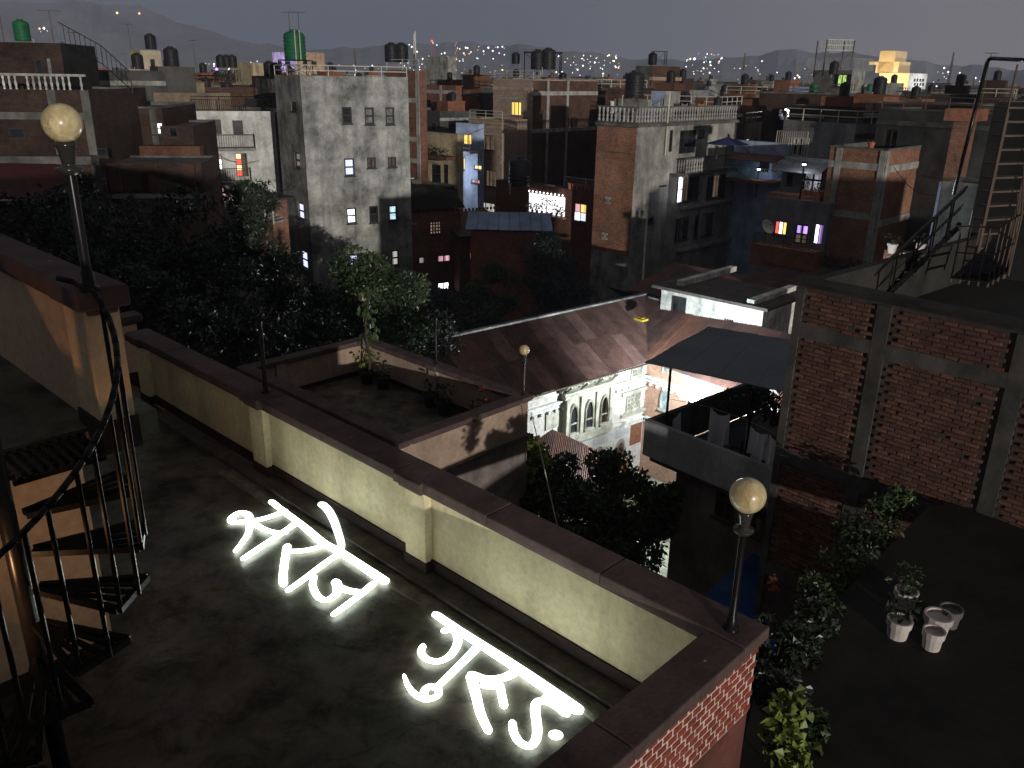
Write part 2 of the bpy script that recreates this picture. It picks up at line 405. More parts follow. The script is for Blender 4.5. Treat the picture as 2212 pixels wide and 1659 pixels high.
def railing(parent, pts, h=0.9, mat=None, step=0.14, posts=1.5, rails=2, r=0.018, name='railing', bars=True):
    """one run of railing along pts (world points at foot level)"""
    mat = mat or IRON_R; mb = MB(); Z = V((0, 0, 1))
    for a, b in zip(pts, pts[1:]):
        d = b-a; n = max(1, int(d.length/posts))
        for k in range(n+1): mb.cyl(a+d*(k/n), a+d*(k/n)+Z*h, r*1.3, None, 5)
        for k in range(rails):
            z = h*(k+1)/rails if not bars else (h if k == 0 else 0.08)
            mb.cyl(a+Z*z, b+Z*z, r*1.2, None, 5)
        if bars:
            n = max(2, int(d.length/step))
            for k in range(1, n): mb.cyl(a+d*(k/n)+Z*0.08, a+d*(k/n)+Z*h, r*0.75, None, 4, caps=False)
    return mb.build(name, mat, parent)
class Bld:
    def __init__(b, name, label, cat='building', px=None, py=None, r=None, lpx=None, rpx=None, yaw=YAW, wl=8.0, wr=8.0,
                 corner=None, ztop=None, zbot=G, matL=None, matR=None, group=None, par=0.6):
        b.ur = V((math.cos(R_(yaw)), math.sin(R_(yaw)), 0)); b.ul = V((-b.ur.y, b.ur.x, 0))
        if corner is None: corner = atR(px, py, r)
        b.zt = corner.z if ztop is None else ztop; b.zb = zbot; b.c = V((corner.x, corner.y, 0)); b.par = par
        def solve(u, target, sgn, dflt):
            if target is None: return dflt
            for k in range(1, 900):
                x = proj(b.c+u*(k*0.05)+V((0, 0, b.zt)))[0]
                if (x-target)*sgn >= 0: return k*0.05
            return dflt
        b.wr = solve(b.ur, rpx, 1, wr); b.wl = solve(b.ul, lpx, -1, wl)
        b.R = Face(b.c, b.ur, -b.ul, b.wr); b.Lf = Face(b.c, b.ul, -b.ur, b.wl)
        b.root = thing(name, label, cat, b.c+V((0, 0, b.zb)), group)
        b.mL = matL or CONC; b.mR = matR or b.mL
    def P(b, s, t, z): return b.c+b.ur*s+b.ul*t+V((0, 0, z))
    def finish(b, roofmat=None, coping=None):
        """walls with their openings, roof slab, parapet"""
        for f, m in ((b.R, b.mR), (b.Lf, b.mL)):
            mb = MB(); wall_quads(mb, f, b.zb, b.zt)
            # thickness of the parapet and the far edge
            o = mb.build('wall', m, b.root)
        mb = MB()
        mb.quad(b.P(b.wr, 0, b.zb), b.P(b.wr, b.wl, b.zb), b.P(b.wr, b.wl, b.zt), b.P(b.wr, 0, b.zt), 0, [(0, b.zb), (b.wl, b.zb), (b.wl, b.zt), (0, b.zt)])
        mb.quad(b.P(b.wr, b.wl, b.zb), b.P(0, b.wl, b.zb), b.P(0, b.wl, b.zt), b.P(b.wr, b.wl, b.zt), 0, [(0, b.zb), (b.wr, b.zb), (b.wr, b.zt), (0, b.zt)])
        mb.build('back_wall', b.mL, b.root)
        t = 0.14; mb = MB(); zr = b.zt-b.par; W, D = b.wr, b.wl
        i = [b.P(t, t, 0), b.P(W-t, t, 0), b.P(W-t, D-t, 0), b.P(t, D-t, 0)]
        o = [b.P(0, 0, 0), b.P(W, 0, 0), b.P(W, D, 0), b.P(0, D, 0)]
        zt = V((0, 0, b.zt)); zz = V((0, 0, zr))
        mb.quad(*[q+zz for q in i])
        for k in range(4):
            j = (k+1) % 4
            mb.quad(o[k]+zt, o[j]+zt, i[j]+zt, i[k]+zt); mb.quad(i[k]+zt, i[j]+zt, i[j]+zz, i[k]+zz)
        mb.build('roof', roofmat or CONC_D, b.root)
        if coping:
            mb = MB(); h = V((0, 0, 0.09))
            for k in range(4):
                j = (k+1) % 4
                d = (o[j]-o[k]).normalized(); n = V((d.y, -d.x, 0))
                mb.obox(o[k]+n*0.05+zt+V((0, 0, 0.003*(k+1)))-d*0.05, (o[j]-o[k])+d*0.1, -n*0.24, h)
            mb.build('coping', coping, b.root)
        return b
    def win(b, face, px0, py0, px1, py1, **k): return window(face, b.root, *face.box(px0, py0, px1, py1), **k)
    def band(b, face, z, h=0.25, proud=0.06, mat=None, s0=0.0, s1=None, name='floor_band'):
        mb = MB(); s1 = face.w if s1 is None else s1
        mb.obox(face.pt(s0, z, -0.02), face.u*(s1-s0), face.n*(proud+0.02), V((0, 0, h))); return mb.build(name, mat or CONC_L, b.root)
    def post(b, face, s, w_=0.3, z0=None, z1=None, proud=0.05, mat=None, name='column'):
        mb = MB(); z0 = b.zb if z0 is None else z0; z1 = b.zt-0.004 if z1 is None else z1
        mb.obox(face.pt(s, z0, -0.02), face.u*w_, face.n*(proud+0.02), V((0, 0, z1-z0))); return mb.build(name, mat or CONC_L, b.root)

# ------------------------------------------------------------------ rooftop things, built once and copied
PROTO = {}
def water_tank(p, label, green=False, s=1.0, group='roof water tanks', stand=0.0):
    key = 'g' if green else 'b'
    if key not in PROTO:
        m = TANKG if green else TANKB
        prof = [(0.0, 0.0), (0.50, 0.0), (0.52, 0.04)]
        for k in range(6):
            z = 0.10+k*0.17; prof += [(0.50, z), (0.53, z+0.04), (0.53, z+0.08), (0.50, z+0.12)]
        prof += [(0.50, 1.12), (0.46, 1.20), (0.36, 1.26), (0.20, 1.31), (0.19, 1.31)]
        t = thing('water_tank', label, 'water tank', p, group)
        mb = MB(); mb.lathe(p, prof, 16); mb.build('tank_body', m, t, True)
        mb = MB(); mb.lathe(V(p)+V((0, 0, 1.31)), [(0.21, -0.02), (0.22, 0.03), (0.19, 0.07), (0.0, 0.08)], 12); mb.build('lid', m, t, True)
        mb = MB(); mb.path([V(p)+V((0.53, 0, 0.12)), V(p)+V((0.62, 0, 0.12)), V(p)+V((0.62, 0, -0.3*s))], 0.025); mb.build('pipe', RAILW, t)
        PROTO[key] = t
    else:
        t = copy_tree(PROTO[key]); t.location = p; tag(t, label, 'water tank', group)
    t.scale = (s, s, s); t.rotation_euler.z = random.uniform(0, 6.28)
    return t
def tank_stand(p, label, h=1.6, w_=1.3, group='steel tank stands'):
    t = thing('tank_stand', label, 'stand', p, group); Z = V((0, 0, 1))
    cs = [V((sx*w_/2, sy*w_/2, 0)) for sx, sy in ((-1, -1), (1, -1), (1, 1), (-1, 1))]
    for c in cs:
        mb = MB(); mb.cyl(V(p)+c, V(p)+c+Z*(h-0.06), 0.035, None, 5); mb.build('leg', IRON, t)
    for k in range(4):
        mb = MB(); a, b = V(p)+cs[k], V(p)+cs[(k+1) % 4]
        mb.cyl(a+Z*0.1, b+Z*(h-0.1), 0.018, None, 4); mb.cyl(b+Z*0.1, a+Z*(h-0.1), 0.018, None, 4); mb.build('brace', IRON, t)
    mb = MB(); mb.obox(V(p)+cs[0]*1.06+Z*(h-0.06), V((w_*1.06, 0, 0)), V((0, w_*1.06, 0)), Z*0.06); mb.build('platform', IRON, t)
    return t
def antenna(p, label, h=2.5, group='thin roof antennas'):
    t = thing('antenna', label, 'antenna', p, group); Z = V((0, 0, 1)); p = V(p)
    mb = MB(); mb.cyl(p, p+Z*h, 0.03, 0.02, 5); mb.build('mast', IRON_R, t)
    mb = MB(); d = V((random.uniform(-1, 1), random.uniform(-1, 1), 0)).normalized(); e = V((-d.y, d.x, 0))
    mb.cyl(p+Z*h-d*0.5, p+Z*h+d*0.5, 0.015, None, 4)
    for k in range(5): c = p+Z*h+d*(0.22*k-0.44); mb.cyl(c-e*0.3, c+e*0.3, 0.01, None, 4)
    mb.build('aerial', IRON_R, t); return t
def dish(p, label, r=0.4, aim=None, group='satellite dishes'):
    t = thing('satellite_dish', label, 'satellite dish', p, group); p = V(p); Z = V((0, 0, 1))
    mb = MB(); mb.cyl(p, p+Z*0.7, 0.03, None, 6); mb.build('post', IRON_R, t)
    d = (aim or V((0.4, -0.7, 0.5))).normalized(); x = d.orthogonal().normalized(); y = d.cross(x); c = p+Z*0.8
    mb = MB(); rings = [(0.02, 0), (r*0.5, 0.03), (r*0.8, 0.09), (r, 0.15)]; n = 14; i0 = 0
    for rr, h in rings:
        for k in range(n): t_ = 2*math.pi*k/n; mb.v.append(tuple(c+x*(rr*math.cos(t_))+y*(rr*math.sin(t_))+d*h))
    for q in range(len(rings)-1):
        for k in range(n): mb.f.append((q*n+k, q*n+(k+1) % n, (q+1)*n+(k+1) % n, (q+1)*n+k)); mb.m.append(0)
    mb.build('reflector', RAILW, t, True)
    mb = MB(); mb.cyl(c-y*r*0.8+d*0.1, c+d*0.42, 0.012, None, 4); mb.cyl(c+d*0.38, c+d*0.46, 0.035, None, 6); mb.build('feed_arm', IRON_R, t)
    return t
def pot(p, label, r=0.16, h=0.28, mat=None, plant=None, group='potted plants', leaves=60, ph=0.5, leaf=0.09, cat='plant pot', spread=0.3):
    t = thing('flower_pot', label, cat, p, group)
    mb = MB(); mb.lathe(p, [(0, 0), (r*0.68, 0), (r*0.95, h*0.82), (r*1.08, h*0.82), (r*1.1, h), (r*0.92, h), (r*0.88, h*0.88), (0, h*0.86)], 14)
    mb.build('pot', mat or TERRA, t, False)
    if plant:
        mb = MB()
        for k in range(6):
            q = V(p)+V((0, 0, h*0.86)); e = q+V((random.uniform(-1, 1)*spread*0.6, random.uniform(-1, 1)*spread*0.6, ph*random.uniform(0.5, 0.9))); mb.cyl(q, e, 0.008, 0.004, 4)
        mb.build('stem', BARK, t)
        mb = MB(); foliage(mb, V(p)+V((0, 0, h+ph*0.55)), (spread, spread, ph*0.55), leaves, leaf); mb.build('foliage', plant, t)
    return t
def leafquad(mb, p, d, n, l, w_, m=0):
    """one folded leaf: two triangles either side of the midrib, tip bent down"""
    s = d.cross(n).normalized(); i = len(mb.v); mid = p+d*(l*0.55); tip = p+d*l-n*(l*0.12)
    mb.v += [tuple(p), tuple(mid+s*w_+n*w_*0.35), tuple(tip), tuple(mid-s*w_+n*w_*0.35)]
    mb.f.append((i, i+1, i+2, i+3)); mb.m.append(m)
def rv():
    z = random.uniform(-1, 1); t = random.uniform(0, 6.2832); r = math.sqrt(1-z*z); return V((r*math.cos(t), r*math.sin(t), z))
def foliage(mb, c, rad, n, leaf, aspect=0.3, m=0, rosette=0, shell=0.35, droop=0.15):
    for _ in range(n):
        q = rv(); k = (random.random()*(1-shell**3)+shell**3)**(1/3)
        p = c+V((q.x*rad[0]*k, q.y*rad[1]*k, q.z*rad[2]*k))
        if rosette:
            ax = (q+V((0, 0, 0.7))).normalized()
            for j in range(rosette):
                d = (rv()+ax*0.9).normalized(); l = leaf*random.uniform(0.7, 1.2); nn = (ax+rv()*0.3).normalized()
                leafquad(mb, p, d, nn, l, l*aspect, m)
        else:
            d = (rv()+q*0.6-V((0, 0, droop))).normalized(); l = leaf*random.uniform(0.45, 1.45)
            leafquad(mb, p, d, (rv()+V((0, 0, 0.8))).normalized(), l, l*aspect, m)
def tree(name, label, blobs, leaf, mat, trunk, group='trees in the garden hollow', aspect=0.28, rosette=0, cat='tree', bark=None, zg=G):
    """blobs: (centre, radii, leaf count). trunk and limbs reach every blob"""
    base = V((trunk[0], trunk[1], zg)); t = thing(name, label, cat, base, group)
    top = V((trunk[0], trunk[1], trunk[2])); r0 = trunk[3]
    mb = MB(); steps = 5; prev = base
    for k in range(1, steps+1):
        q = base.lerp(top, k/steps)+V((random.uniform(-1, 1), random.uniform(-1, 1), 0))*r0*0.8; mb.cyl(prev, q, r0*(1-0.12*(k-1)), r0*(1-0.12*k), 8); prev = q
    mb.build('trunk', bark or BARK, t, True)
    mb = MB()
    for c, rad, n in blobs:
        a = prev; b = V(c)-V((0, 0, rad[2]*0.25)); mid = a.lerp(b, 0.5)+rv()*0.3
        mb.cyl(a, mid, r0*0.4, r0*0.28, 6); mb.cyl(mid, b, r0*0.28, r0*0.12, 6)
        for _ in range(5):
            e = V(c)+V((random.uniform(-1, 1)*rad[0], random.uniform(-1, 1)*rad[1], random.uniform(-.6, .8)*rad[2]))*0.75; mb.cyl(b, e, r0*0.10, r0*0.03, 4, caps=False)
    mb.build('limbs', bark or BARK, t)
    mb = MB()
    for c, rad, n in blobs:
        k = 7                                          # clumps inside each blob give light and dark masses
        sub = []
        for _ in range(k):
            q = rv(); sub.append((V(c)+V((q.x*rad[0], q.y*rad[1], q.z*rad[2]))*random.uniform(0.45, 0.8), random.uniform(0.34, 0.55)))
        for sc, sr in sub: foliage(mb, sc, (rad[0]*sr, rad[1]*sr, rad[2]*sr*0.8), int(n/k/(rosette or 1)), leaf, aspect, 0, rosette, 0.3)
    mb.build('crown', mat, t)
    return t
# ------------------------------------------------------------------ ground
mb = MB(); mb.quad(V((-3500, -300, G)), V((3500, -300, G)), V((3500, 6000, G)), V((-3500, 6000, G)))
structure('ground', mb, stained('dark_earth', (0.05, 0.045, 0.038), 0.5, 0.2))

# ------------------------------------------------------------------ our own building: terrace, parapets, upper deck
T = 1.07                                            # top of coping
house = thing('terrace_building', 'plastered house whose dark roof terrace fills the foreground', 'building', L(-7, 0, G))
mb = MB()
for a0, a1, b0, b1, z1 in ((-12.75, -2.12, -8, 4.68, -0.012),):
    mb.lbox(a0, a1, b0, b1, G, z1)
mb.build('lower_storeys', stained('plain_red_wall', (0.12, 0.045, 0.035), 0.7, 1.2), house)
mb = MB(); mb.quad(L(-12.7, -8, 0), L(-2.2, -8, 0), L(-2.2, 4.6, 0), L(-12.7, 4.6, 0)); mb.build('terrace_floor', FLOOR, house)
# gutter ledge along the long parapet: step, channel and rounded lip
mb = MB(); mb.lbox(-11.2, -2.36, 4.30, 4.56, -0.005, 0.055); mb.build('gutter_ledge', stained('ledge_concrete', (0.11, 0.105, 0.09), 0.45, 3.0), house)
mb = MB(); n = 40
for k in range(n):
    a0, a1 = -8.9+6.53*k/n, -8.9+6.53*(k+1)/n; w0 = 0.012*math.sin(k*1.7); w1 = 0.012*math.sin((k+1)*1.7)
    pr = [(4.12, 0.0), (4.135, 0.018), (4.16, 0.032), (4.19, 0.036), (4.22, 0.030), (4.25, 0.012), (4.30, 0.006)]
    for (b0, z0), (b1, z1) in zip(pr, pr[1:]):
        mb.quad(L(a0, b0+w0, z0), L(a1, b0+w1, z0), L(a1, b1+w1, z1), L(a0, b1+w0, z1))
mb.build('gutter_lip', stained('lip_concrete', (0.17, 0.165, 0.13), 0.4, 5.0), house, True)

def coping_run(name, a0, a1, b0, b1, z, parent, h=0.10, mat=None):
    """coping slab with a small drip moulding under its edge"""
    mb = MB(); mb.lbox(a0+0.035, a1-0.035, b0+0.035, b1-0.035, z-h-0.045, z-h+0.001, 0); la, lb_ = a1-a0, b1-b0
    n = max(1, int(max(la, lb_)/1.15)); r_ = random.Random(int(a0*31+b0*17+n))     # cast in lengths, never quite level
    for k in range(n):
        e0 = 0.0025 if k else 0.0; e1 = 0.0025 if k < n-1 else 0.0; dz = r_.uniform(-0.004, 0.0); ds = r_.uniform(-0.004, 0.004)
        if la > lb_: mb.lbox(a0+la*k/n+e0, a0+la*(k+1)/n-e1, b0+ds, b1+ds, z-h, z+dz)
        else: mb.lbox(a0+ds, a1+ds, b0+lb_*k/n+e0, b0+lb_*(k+1)/n-e1, z-h, z+dz)
    o = mb.build(name, mat or MAROON, parent)
    bv = o.modifiers.new('bevel', 'BEVEL'); bv.width = 0.012; bv.segments = 2; bv.limit_method = 'ANGLE'
    return o
pw = thing('long_parapet', 'long cream parapet with maroon coping beside the glowing writing', 'parapet', L(-7, 4.6, 0))
mb = MB(); mb.lbox(-11.85, -2.1, 4.54, 4.68, 0, 0.93); mb.build('wall_panel', CREAM, pw)
mb = MB(); mb.lbox(-11.85, -2.36, 4.522, 4.5395, 0.055, 0.185); mb.build('skirting', SKIRT, pw)
mb = MB(); mb.lbox(-11.2, -2.36, 4.515, 4.5395, 0.865, 0.925); mb.build('moulding', CREAM, pw)
for a in (-11.84, -8.62, -5.70):
    mb = MB(); mb.lbox(a, a+0.30, 4.455, 4.539, 0.16, 0.925); mb.build('pillar', CREAM, pw)
    mb = MB(); mb.lbox(a-0.012, a+0.312, 4.443, 4.5215, 0.056, 0.17); mb.build('pillar_base', SKIRT, pw)
    coping_run('pillar_cap', a-0.05, a+0.35, 4.36, 4.50, T-0.003, pw)
coping_run('coping', -11.95, -2.036, 4.40, 4.73, T, pw)
ew = thing('end_parapet', 'short parapet with red tile cladding at the lower right corner', 'parapet', L(-2.2, 2, 0))
mb = MB(); mb.lbox(-2.30, -2.10, -3, 4.535, 0, 0.93); mb.build('wall_panel', CREAM, ew)
coping_run('coping', -2.345, -2.036, -3, 4.397, T-0.004, ew)
# brick tiles on the outer face, each a piece of its own over a pale mortar bed
mb = MB(); mb.lbox(-2.10, -2.083, 0.8, 4.665, 0.36, 0.925); mb.build('mortar_bed', stained('pale_mortar', (0.66, 0.52, 0.46), 0.8, 6.0, 0.9, 1.1, 0.1), ew)
mb = MB(); mb.lbox(-2.10, -2.086, -3, 4.66, -2.6, 0.358); mb.build('plain_lower_face', stained('plain_red_wall', (0.12, 0.045, 0.035)), ew)
tile = stained('glazed_red_tile', (0.23, 0.055, 0.036), 0.62, 5.0, 0.6, 1.35, 0.15, 30)
tme = None
for r_ in range(9):
    z = 0.372+r_*0.062
    for k in range(-1, 36):
        b0 = 0.85+k*0.110+(0.055 if r_ % 2 else 0)
        if b0 < 1.4 or b0+0.089 > 4.70: continue
        if tme is None:
            mb = MB(); i0 = [V((0, 0, 0)), AX*0.017-AX*0.003+BX*0.004]
            mb.hexa([V((0, 0, 0)), AX*0.006+BX*0.003+V((0, 0, 0.003)), AX*0.006+BX*0.086+V((0, 0, 0.003)), BX*0.089,
                     V((0, 0, 0.047)), AX*0.006+BX*0.003+V((0, 0, 0.044)), AX*0.006+BX*0.086+V((0, 0, 0.044)), BX*0.089+V((0, 0, 0.047))])
            tme = mb.build('brick', tile); put(tme, ew); tme.location = V((0, 0, 0)); tme_data = tme.data; o = tme
        else:
            o = link('brick', tme_data, ew)
        o.location = L(-2.0835+random.uniform(-0.002, 0.003), b0+random.uniform(-0.004, 0.004), z+random.uniform(-0.002, 0.002))
# cross wall that closes the terrace at its far left end
cw = thing('cross_wall', 'dim cream wall closing the far left end of terrace', 'wall', L(-13, 4.9, 0))
mb = MB(); mb.lbox(-13.0, -12.85, 3.2, 4.92, -0.3, 0.90); mb.build('wall_panel', PEACH, cw)
mb = MB(); mb.lbox(-12.849, -12.835, 3.2, 4.92, -0.3, 0.14); mb.build('skirting', SKIRT, cw)
coping_run('coping', -13.08, -12.78, 3.1, 5.0, T-0.01, cw)

# upper deck on the left, its parapet and the storey under it
DK = 2.55
dk = thing('upper_deck', 'upper roof deck on the left above a peach wall', 'roof deck', L(-7, 0, 0))
mb = MB(); mb.lbox(-12.7, -5.1, -8, 2.0, DK-0.16, DK); mb.build('slab', FLOOR, dk)
mb = MB(); mb.lbox(-12.6, -6.45, -8, 1.9, 0, DK-0.161); mb.build('storey_wall', PEACH, dk)
mb = MB(); mb.lbox(-6.449, -6.435, -8, 1.9, 0.002, 0.13); mb.build('skirting', SKIRT, dk)
up = thing('deck_parapet', 'dark maroon capped parapet of upper deck with orange lit end pillar', 'parapet', L(-8, 1.75, DK))
mb = MB(); mb.lbox(-12.6, -5.2, 1.63, 1.75, DK, 3.33); mb.build('wall_panel', PEACH, up)
mb = MB(); mb.lbox(-5.20, -4.86, 1.585, 1.775, DK+0.08, 3.335); mb.build('end_pillar', stained('pillar_cream', (0.62, 0.47, 0.30), 0.85, 1.0, 0.9, 1.05, 0.1, 14), up)
mb = MB(); mb.lbox(-5.215, -4.845, 1.57, 1.79, DK-0.10, DK+0.10); mb.build('pillar_base', SKIRT, up)
coping_run('coping', -12.6, -4.80, 1.56, 1.80, 3.46, up, 0.12)
mb = MB(); mb.lbox(-5.26, -4.795, 1.535, 1.825, 3.336, 3.455)
o = mb.build('pillar_cap', MAROON, up); bv = o.modifiers.new('bevel', 'BEVEL'); bv.width = 0.012; bv.segments = 2

# unseen rest of our house, heightened behind the camera to throw shade
bk = thing('house_back_block', 'rear block of the house behind the viewpoint', 'building', L(1, -4, 0))
mb = MB(); mb.lbox(-1.9, 5.5, -8, -0.75, -2.6, 4.0); mb.build('wall', PEACH, bk)
mb = MB(); mb.lbox(-2.0, 5.6, -8.1, -0.65, 4.002, 4.1); mb.build('coping', MAROON, bk)

# ------------------------------------------------------------------ globe lamp posts
GLOBE = None
def globe_mat():
    m, n, p = newmat('stained_milk_glass'); v = N(n, 'ShaderNodeTexCoord').outputs['Object']
    c = ramp2(n, noise(n, v, 7, 6, 0.7, 0.4), (0.36, 0.27, 0.13), (0.62, 0.52, 0.30), 0.36, 0.56)
    s = ramp2(n, noise(n, v, 16, 5, 0.7, 0.2, (1, 1, 0.35)), (0.25, 0.17, 0.08), (1, 1, 1), 0.30, 0.40)
    n.links.new(mix(n, 0.75, c, s, 'MULTIPLY'), p.inputs['Base Color'])
    p.inputs['Roughness'].default_value = 0.3; p.inputs['Subsurface Weight'].default_value = 0.25; p.inputs['Subsurface Radius'].default_value = (0.05, 0.04, 0.02)
    return m
GM = globe_mat(); CLEAR = paint('smoky_collar', (0.03, 0.028, 0.025), 0.15)
def lamp_post(p, h, label, globe=True, group='globe lamp posts', gs=1.0):
    t = thing('lamp_post', label, 'lamp', p, group); p = V(p); Z = V((0, 0, 1))
    mb = MB(); mb.lathe(p, [(0.055, 0), (0.055, 0.012), (0.035, 0.02), (0.033, 0.10), (0.026, 0.11), (0.026, h)], 12); mb.build('pole', IRON, t, True)
    if not globe: return t
    mb = MB(); mb.lathe(p+Z*h, [(0.026, -0.16), (0.05, -0.155), (0.068, -0.135), (0.068, -0.12), (0.03, -0.115), (0.034, -0.10), (0.042, -0.04), (0.05, -0.01), (0.05, 0.012), (0.0, 0.012)], 16); mb.build('collar', CLEAR, t, True)
    mb = MB(); prof = [(max(0.001, 0.117*math.sin(math.pi*k/14)), 0.122-0.117*math.cos(math.pi*k/14)) for k in range(15)]
    mb.lathe(V((0, 0, 0)), prof, 24); o = mb.build('globe', GM, None, True); o.location = p+Z*h; o.scale = (gs, gs, gs); put(o, t)
    return t
lamp_post(L(-2.22, 4.52, T), 0.90, 'globe lamp post on the maroon corner above red tile cladding')
lamp_post(L(-8.44, 4.60, T), 0.86, 'bare black post without globe on the long parapet', False)
lp = atR(193, 625, 5.08); lamp_post(V((lp.x, lp.y, 3.455)), 0.78, 'largest globe lamp post, on the upper deck parapet at left', gs=0.84)

# ------------------------------------------------------------------ spiral stair
st = thing('spiral_stair', 'black iron spiral staircase from terrace to upper deck', 'staircase', L(-4.67, 0.965, 0))
PC = (-4.67, 0.965); RS = 0.655
def SP(ang, r, z): return L(PC[0]+r*math.cos(R_(ang)), PC[1]+r*math.sin(R_(ang)), z)
mb = MB(); mb.cyl(L(*PC, 0), L(*PC, 3.5), 0.048, None, 14); mb.build('centre_pole', IRON, st, True)
rise, turn = 0.213, 24.5
tz = [(2.31+rise*k, 89+turn*k) for k in range(-10, 1)]
for z, ang in tz:
    mb = MB(); h = turn*0.56
    p0, p1, p2, p3 = SP(ang-h, 0.09, z), SP(ang-h, RS, z), SP(ang+h, RS, z), SP(ang+h, 0.09, z)
    Z = V((0, 0, 0.035))
    for a, b in ((p0, p1), (p1, p2), (p2, p3)):
        d = (b-a).normalized(); nn = V((-d.y, d.x, 0))*0.018
        mb.hexa([a-nn, b-nn, b+nn, a+nn, a-nn+Z, b-nn+Z, b+nn+Z, a+nn+Z])
    tr = mb.build('tread', IRON, st)
    for k in range(1, 4):
        q = -h+2*h*k/4; a, b = SP(ang+q, 0.09, z+0.02), SP(ang+q, RS*0.97, z+0.02); d = (b-a).normalized(); nn = V((-d.y, d.x, 0))*0.016; Z2 = V((0, 0, 0.012))
        mb = MB(); mb.hexa([a-nn, b-nn, b+nn, a+nn, a-nn+Z2, b-nn+Z2, b+nn+Z2, a+nn+Z2]); mb.build('slat', IRON, tr)
    mb = MB(); a, b = SP(ang-h, RS*0.55, z+0.006), SP(ang+h, RS*0.55, z+0.006); mb.cyl(a, b, 0.012, None, 5); mb.build('cross_bar', IRON, tr)
    for q in (-h*0.9, h*0.15):
        a = SP(ang+q, RS, z); mb = MB(); mb.cyl(a, a+V((0, 0, 1.06+rise*(q/turn))), 0.013, None, 6); mb.build('baluster', IRON, st)
mb = MB(); pts = [SP(89+turn*k, RS, 2.31+rise*k+1.08) for k in [x/4 for x in range(-40, 2)]]+[SP(108, RS*0.95, 3.50), L(-4.93, 1.50, 3.52)]
mb.path(pts, 0.017, 8); mb.build('handrail', IRON, st, True)
mb = MB(); pts = [SP(89+turn*k, RS, 2.31+rise*k+0.55) for k in [x/4 for x in range(-40, -18)]]
mb.path(pts, 0.012, 6); mb.build('mid_rail', IRON, st, True)
# landing grid between stair and deck
ld = MB()
for k in range(9): ld.lbox(-5.12, -4.70, 1.06+k*0.055, 1.085+k*0.055, DK-0.045, DK-0.02)
for k in range(5): ld.lbox(-5.11+k*0.09, -5.085+k*0.09, 1.04, 1.53, DK-0.075, DK-0.046)
ld.build('landing_grid', IRON, st)
# assumed lamp out of view, added to warm the deck pillar and peach wall
lw = thing('porch_lamp', 'warm porch lamp on the wall left of the stair', 'lamp', L(-4.3, 0.2, 2.03))
mb = MB(); mb.lathe(L(-4.3, 0.2, 2.03), [(0.03, 0.14), (0.09, 0.02), (0.10, 0.0), (0.02, 0.0)], 12); mb.build('shade', IRON, lw)
mb = MB(); mb.lathe(L(-4.3, 0.2, 2.03), [(0.02, 0.0), (0.035, -0.03), (0.03, -0.07), (0.0, -0.08)], 10); mb.build('bulb', glow('warm_bulb', (1, 0.6, 0.28), 8), lw)
mb = MB(); mb.path([L(-4.3, 0.2, 2.16), L(-4.3, 0.2, 2.28), L(-4.3, -1.2, 2.28), L(-1.9, -1.2, 2.28)], 0.02, 6); mb.build('bracket', IRON, lw)
ll = bpy.data.lights.new('porch_bulb', 'SPOT'); ll.energy = 80; ll.color = (1.0, 0.52, 0.24); ll.shadow_soft_size = 0.05
ll.spot_size = R_(120); ll.spot_blend = 0.8
lo = bpy.data.objects.new('porch_bulb', ll); S.collection.objects.link(lo); lo.location = L(-4.3, 0.2, 1.92)
lo.rotation_euler = (L(-4.3, 0.2, 1.92)-L(-5.3, 1.15, 2.3)).to_track_quat('Z', 'Y').to_euler(); put(lo, lw)

# ------------------------------------------------------------------ glowing handwriting on the terrace floor
INK = glow('white_light', (0.90, 1.0, 0.90), 9.0, casts=True)
INK2 = glow('white_light_soft', (0.86, 1.0, 0.90), 2.6, casts=True)
def z1p(x, y): return (640+x/4.0963)*0.73733, (1420+y/4.0963)*0.73733
def z2p(x, y): return (1160+x/3.3857)*0.73733, (1760+y/3.3857)*0.73733
def smooth_pts(pts, n=6):
    if len(pts) < 3: return pts
    r = []; P = [pts[0]]+pts+[pts[-1]]
    for i in range(1, len(P)-2):
        for k in range(n):
            t = k/n; a, b, c, d = P[i-1], P[i], P[i+1], P[i+2]
            r.append(0.5*((2*b)+(c-a)*t+(2*a-5*b+4*c-d)*t*t+(3*b-a-3*c+d)*t**3))
    r.append(P[-2]); return r
STK = [0]
def stroke(parent, zf, pts, wd=0.036, w2=None, z=0.030, zs=None, ink=None):
    STK[0] += 1; z = z+0.0006*STK[0]
    P = [atz(*zf(*q), z if zs is None else zs[i]) for i, q in enumerate(pts)]
    P = smooth_pts(P, 6); w2 = wd if w2 is None else w2; n = len(P); mb = MB(); m = 10; i0 = 0
    rings = []
    for i, p in enumerate(P):
        d = (P[min(i+1, n-1)]-P[max(i-1, 0)]); d.z = 0; d.normalize(); s = V((-d.y, d.x, 0)); r = (wd+(w2-wd)*i/(n-1))*1.15
        rings.append((p, d, s, r))
    p, d, s, r = rings[0]; pre = [(p-d*r*math.sin(R_(t)), d, s, r*math.cos(R_(t))) for t in (80, 50, 25)]
    p, d, s, r = rings[-1]; post = [(p+d*r*math.sin(R_(t)), d, s, r*math.cos(R_(t))) for t in (25, 50, 80)]
    rings = pre+rings+post
    for p, d, s, r in rings:
        for k in range(m): t = 2*math.pi*k/m; mb.v.append(tuple(p+s*(r*math.cos(t))+V((0, 0, 0.010*math.sin(t)))))
    for i in range(len(rings)-1):
        for k in range(m): a = i*m+k; b = i*m+(k+1) % m; mb.f.append((a, b, b+m, a+m)); mb.m.append(0)
    mb.f.append(tuple(range(m-1, -1, -1))); mb.m.append(0); e0 = (len(rings)-1)*m; mb.f.append(tuple(range(e0, e0+m))); mb.m.append(0)
    return mb.build('stroke', ink or INK, parent, True)
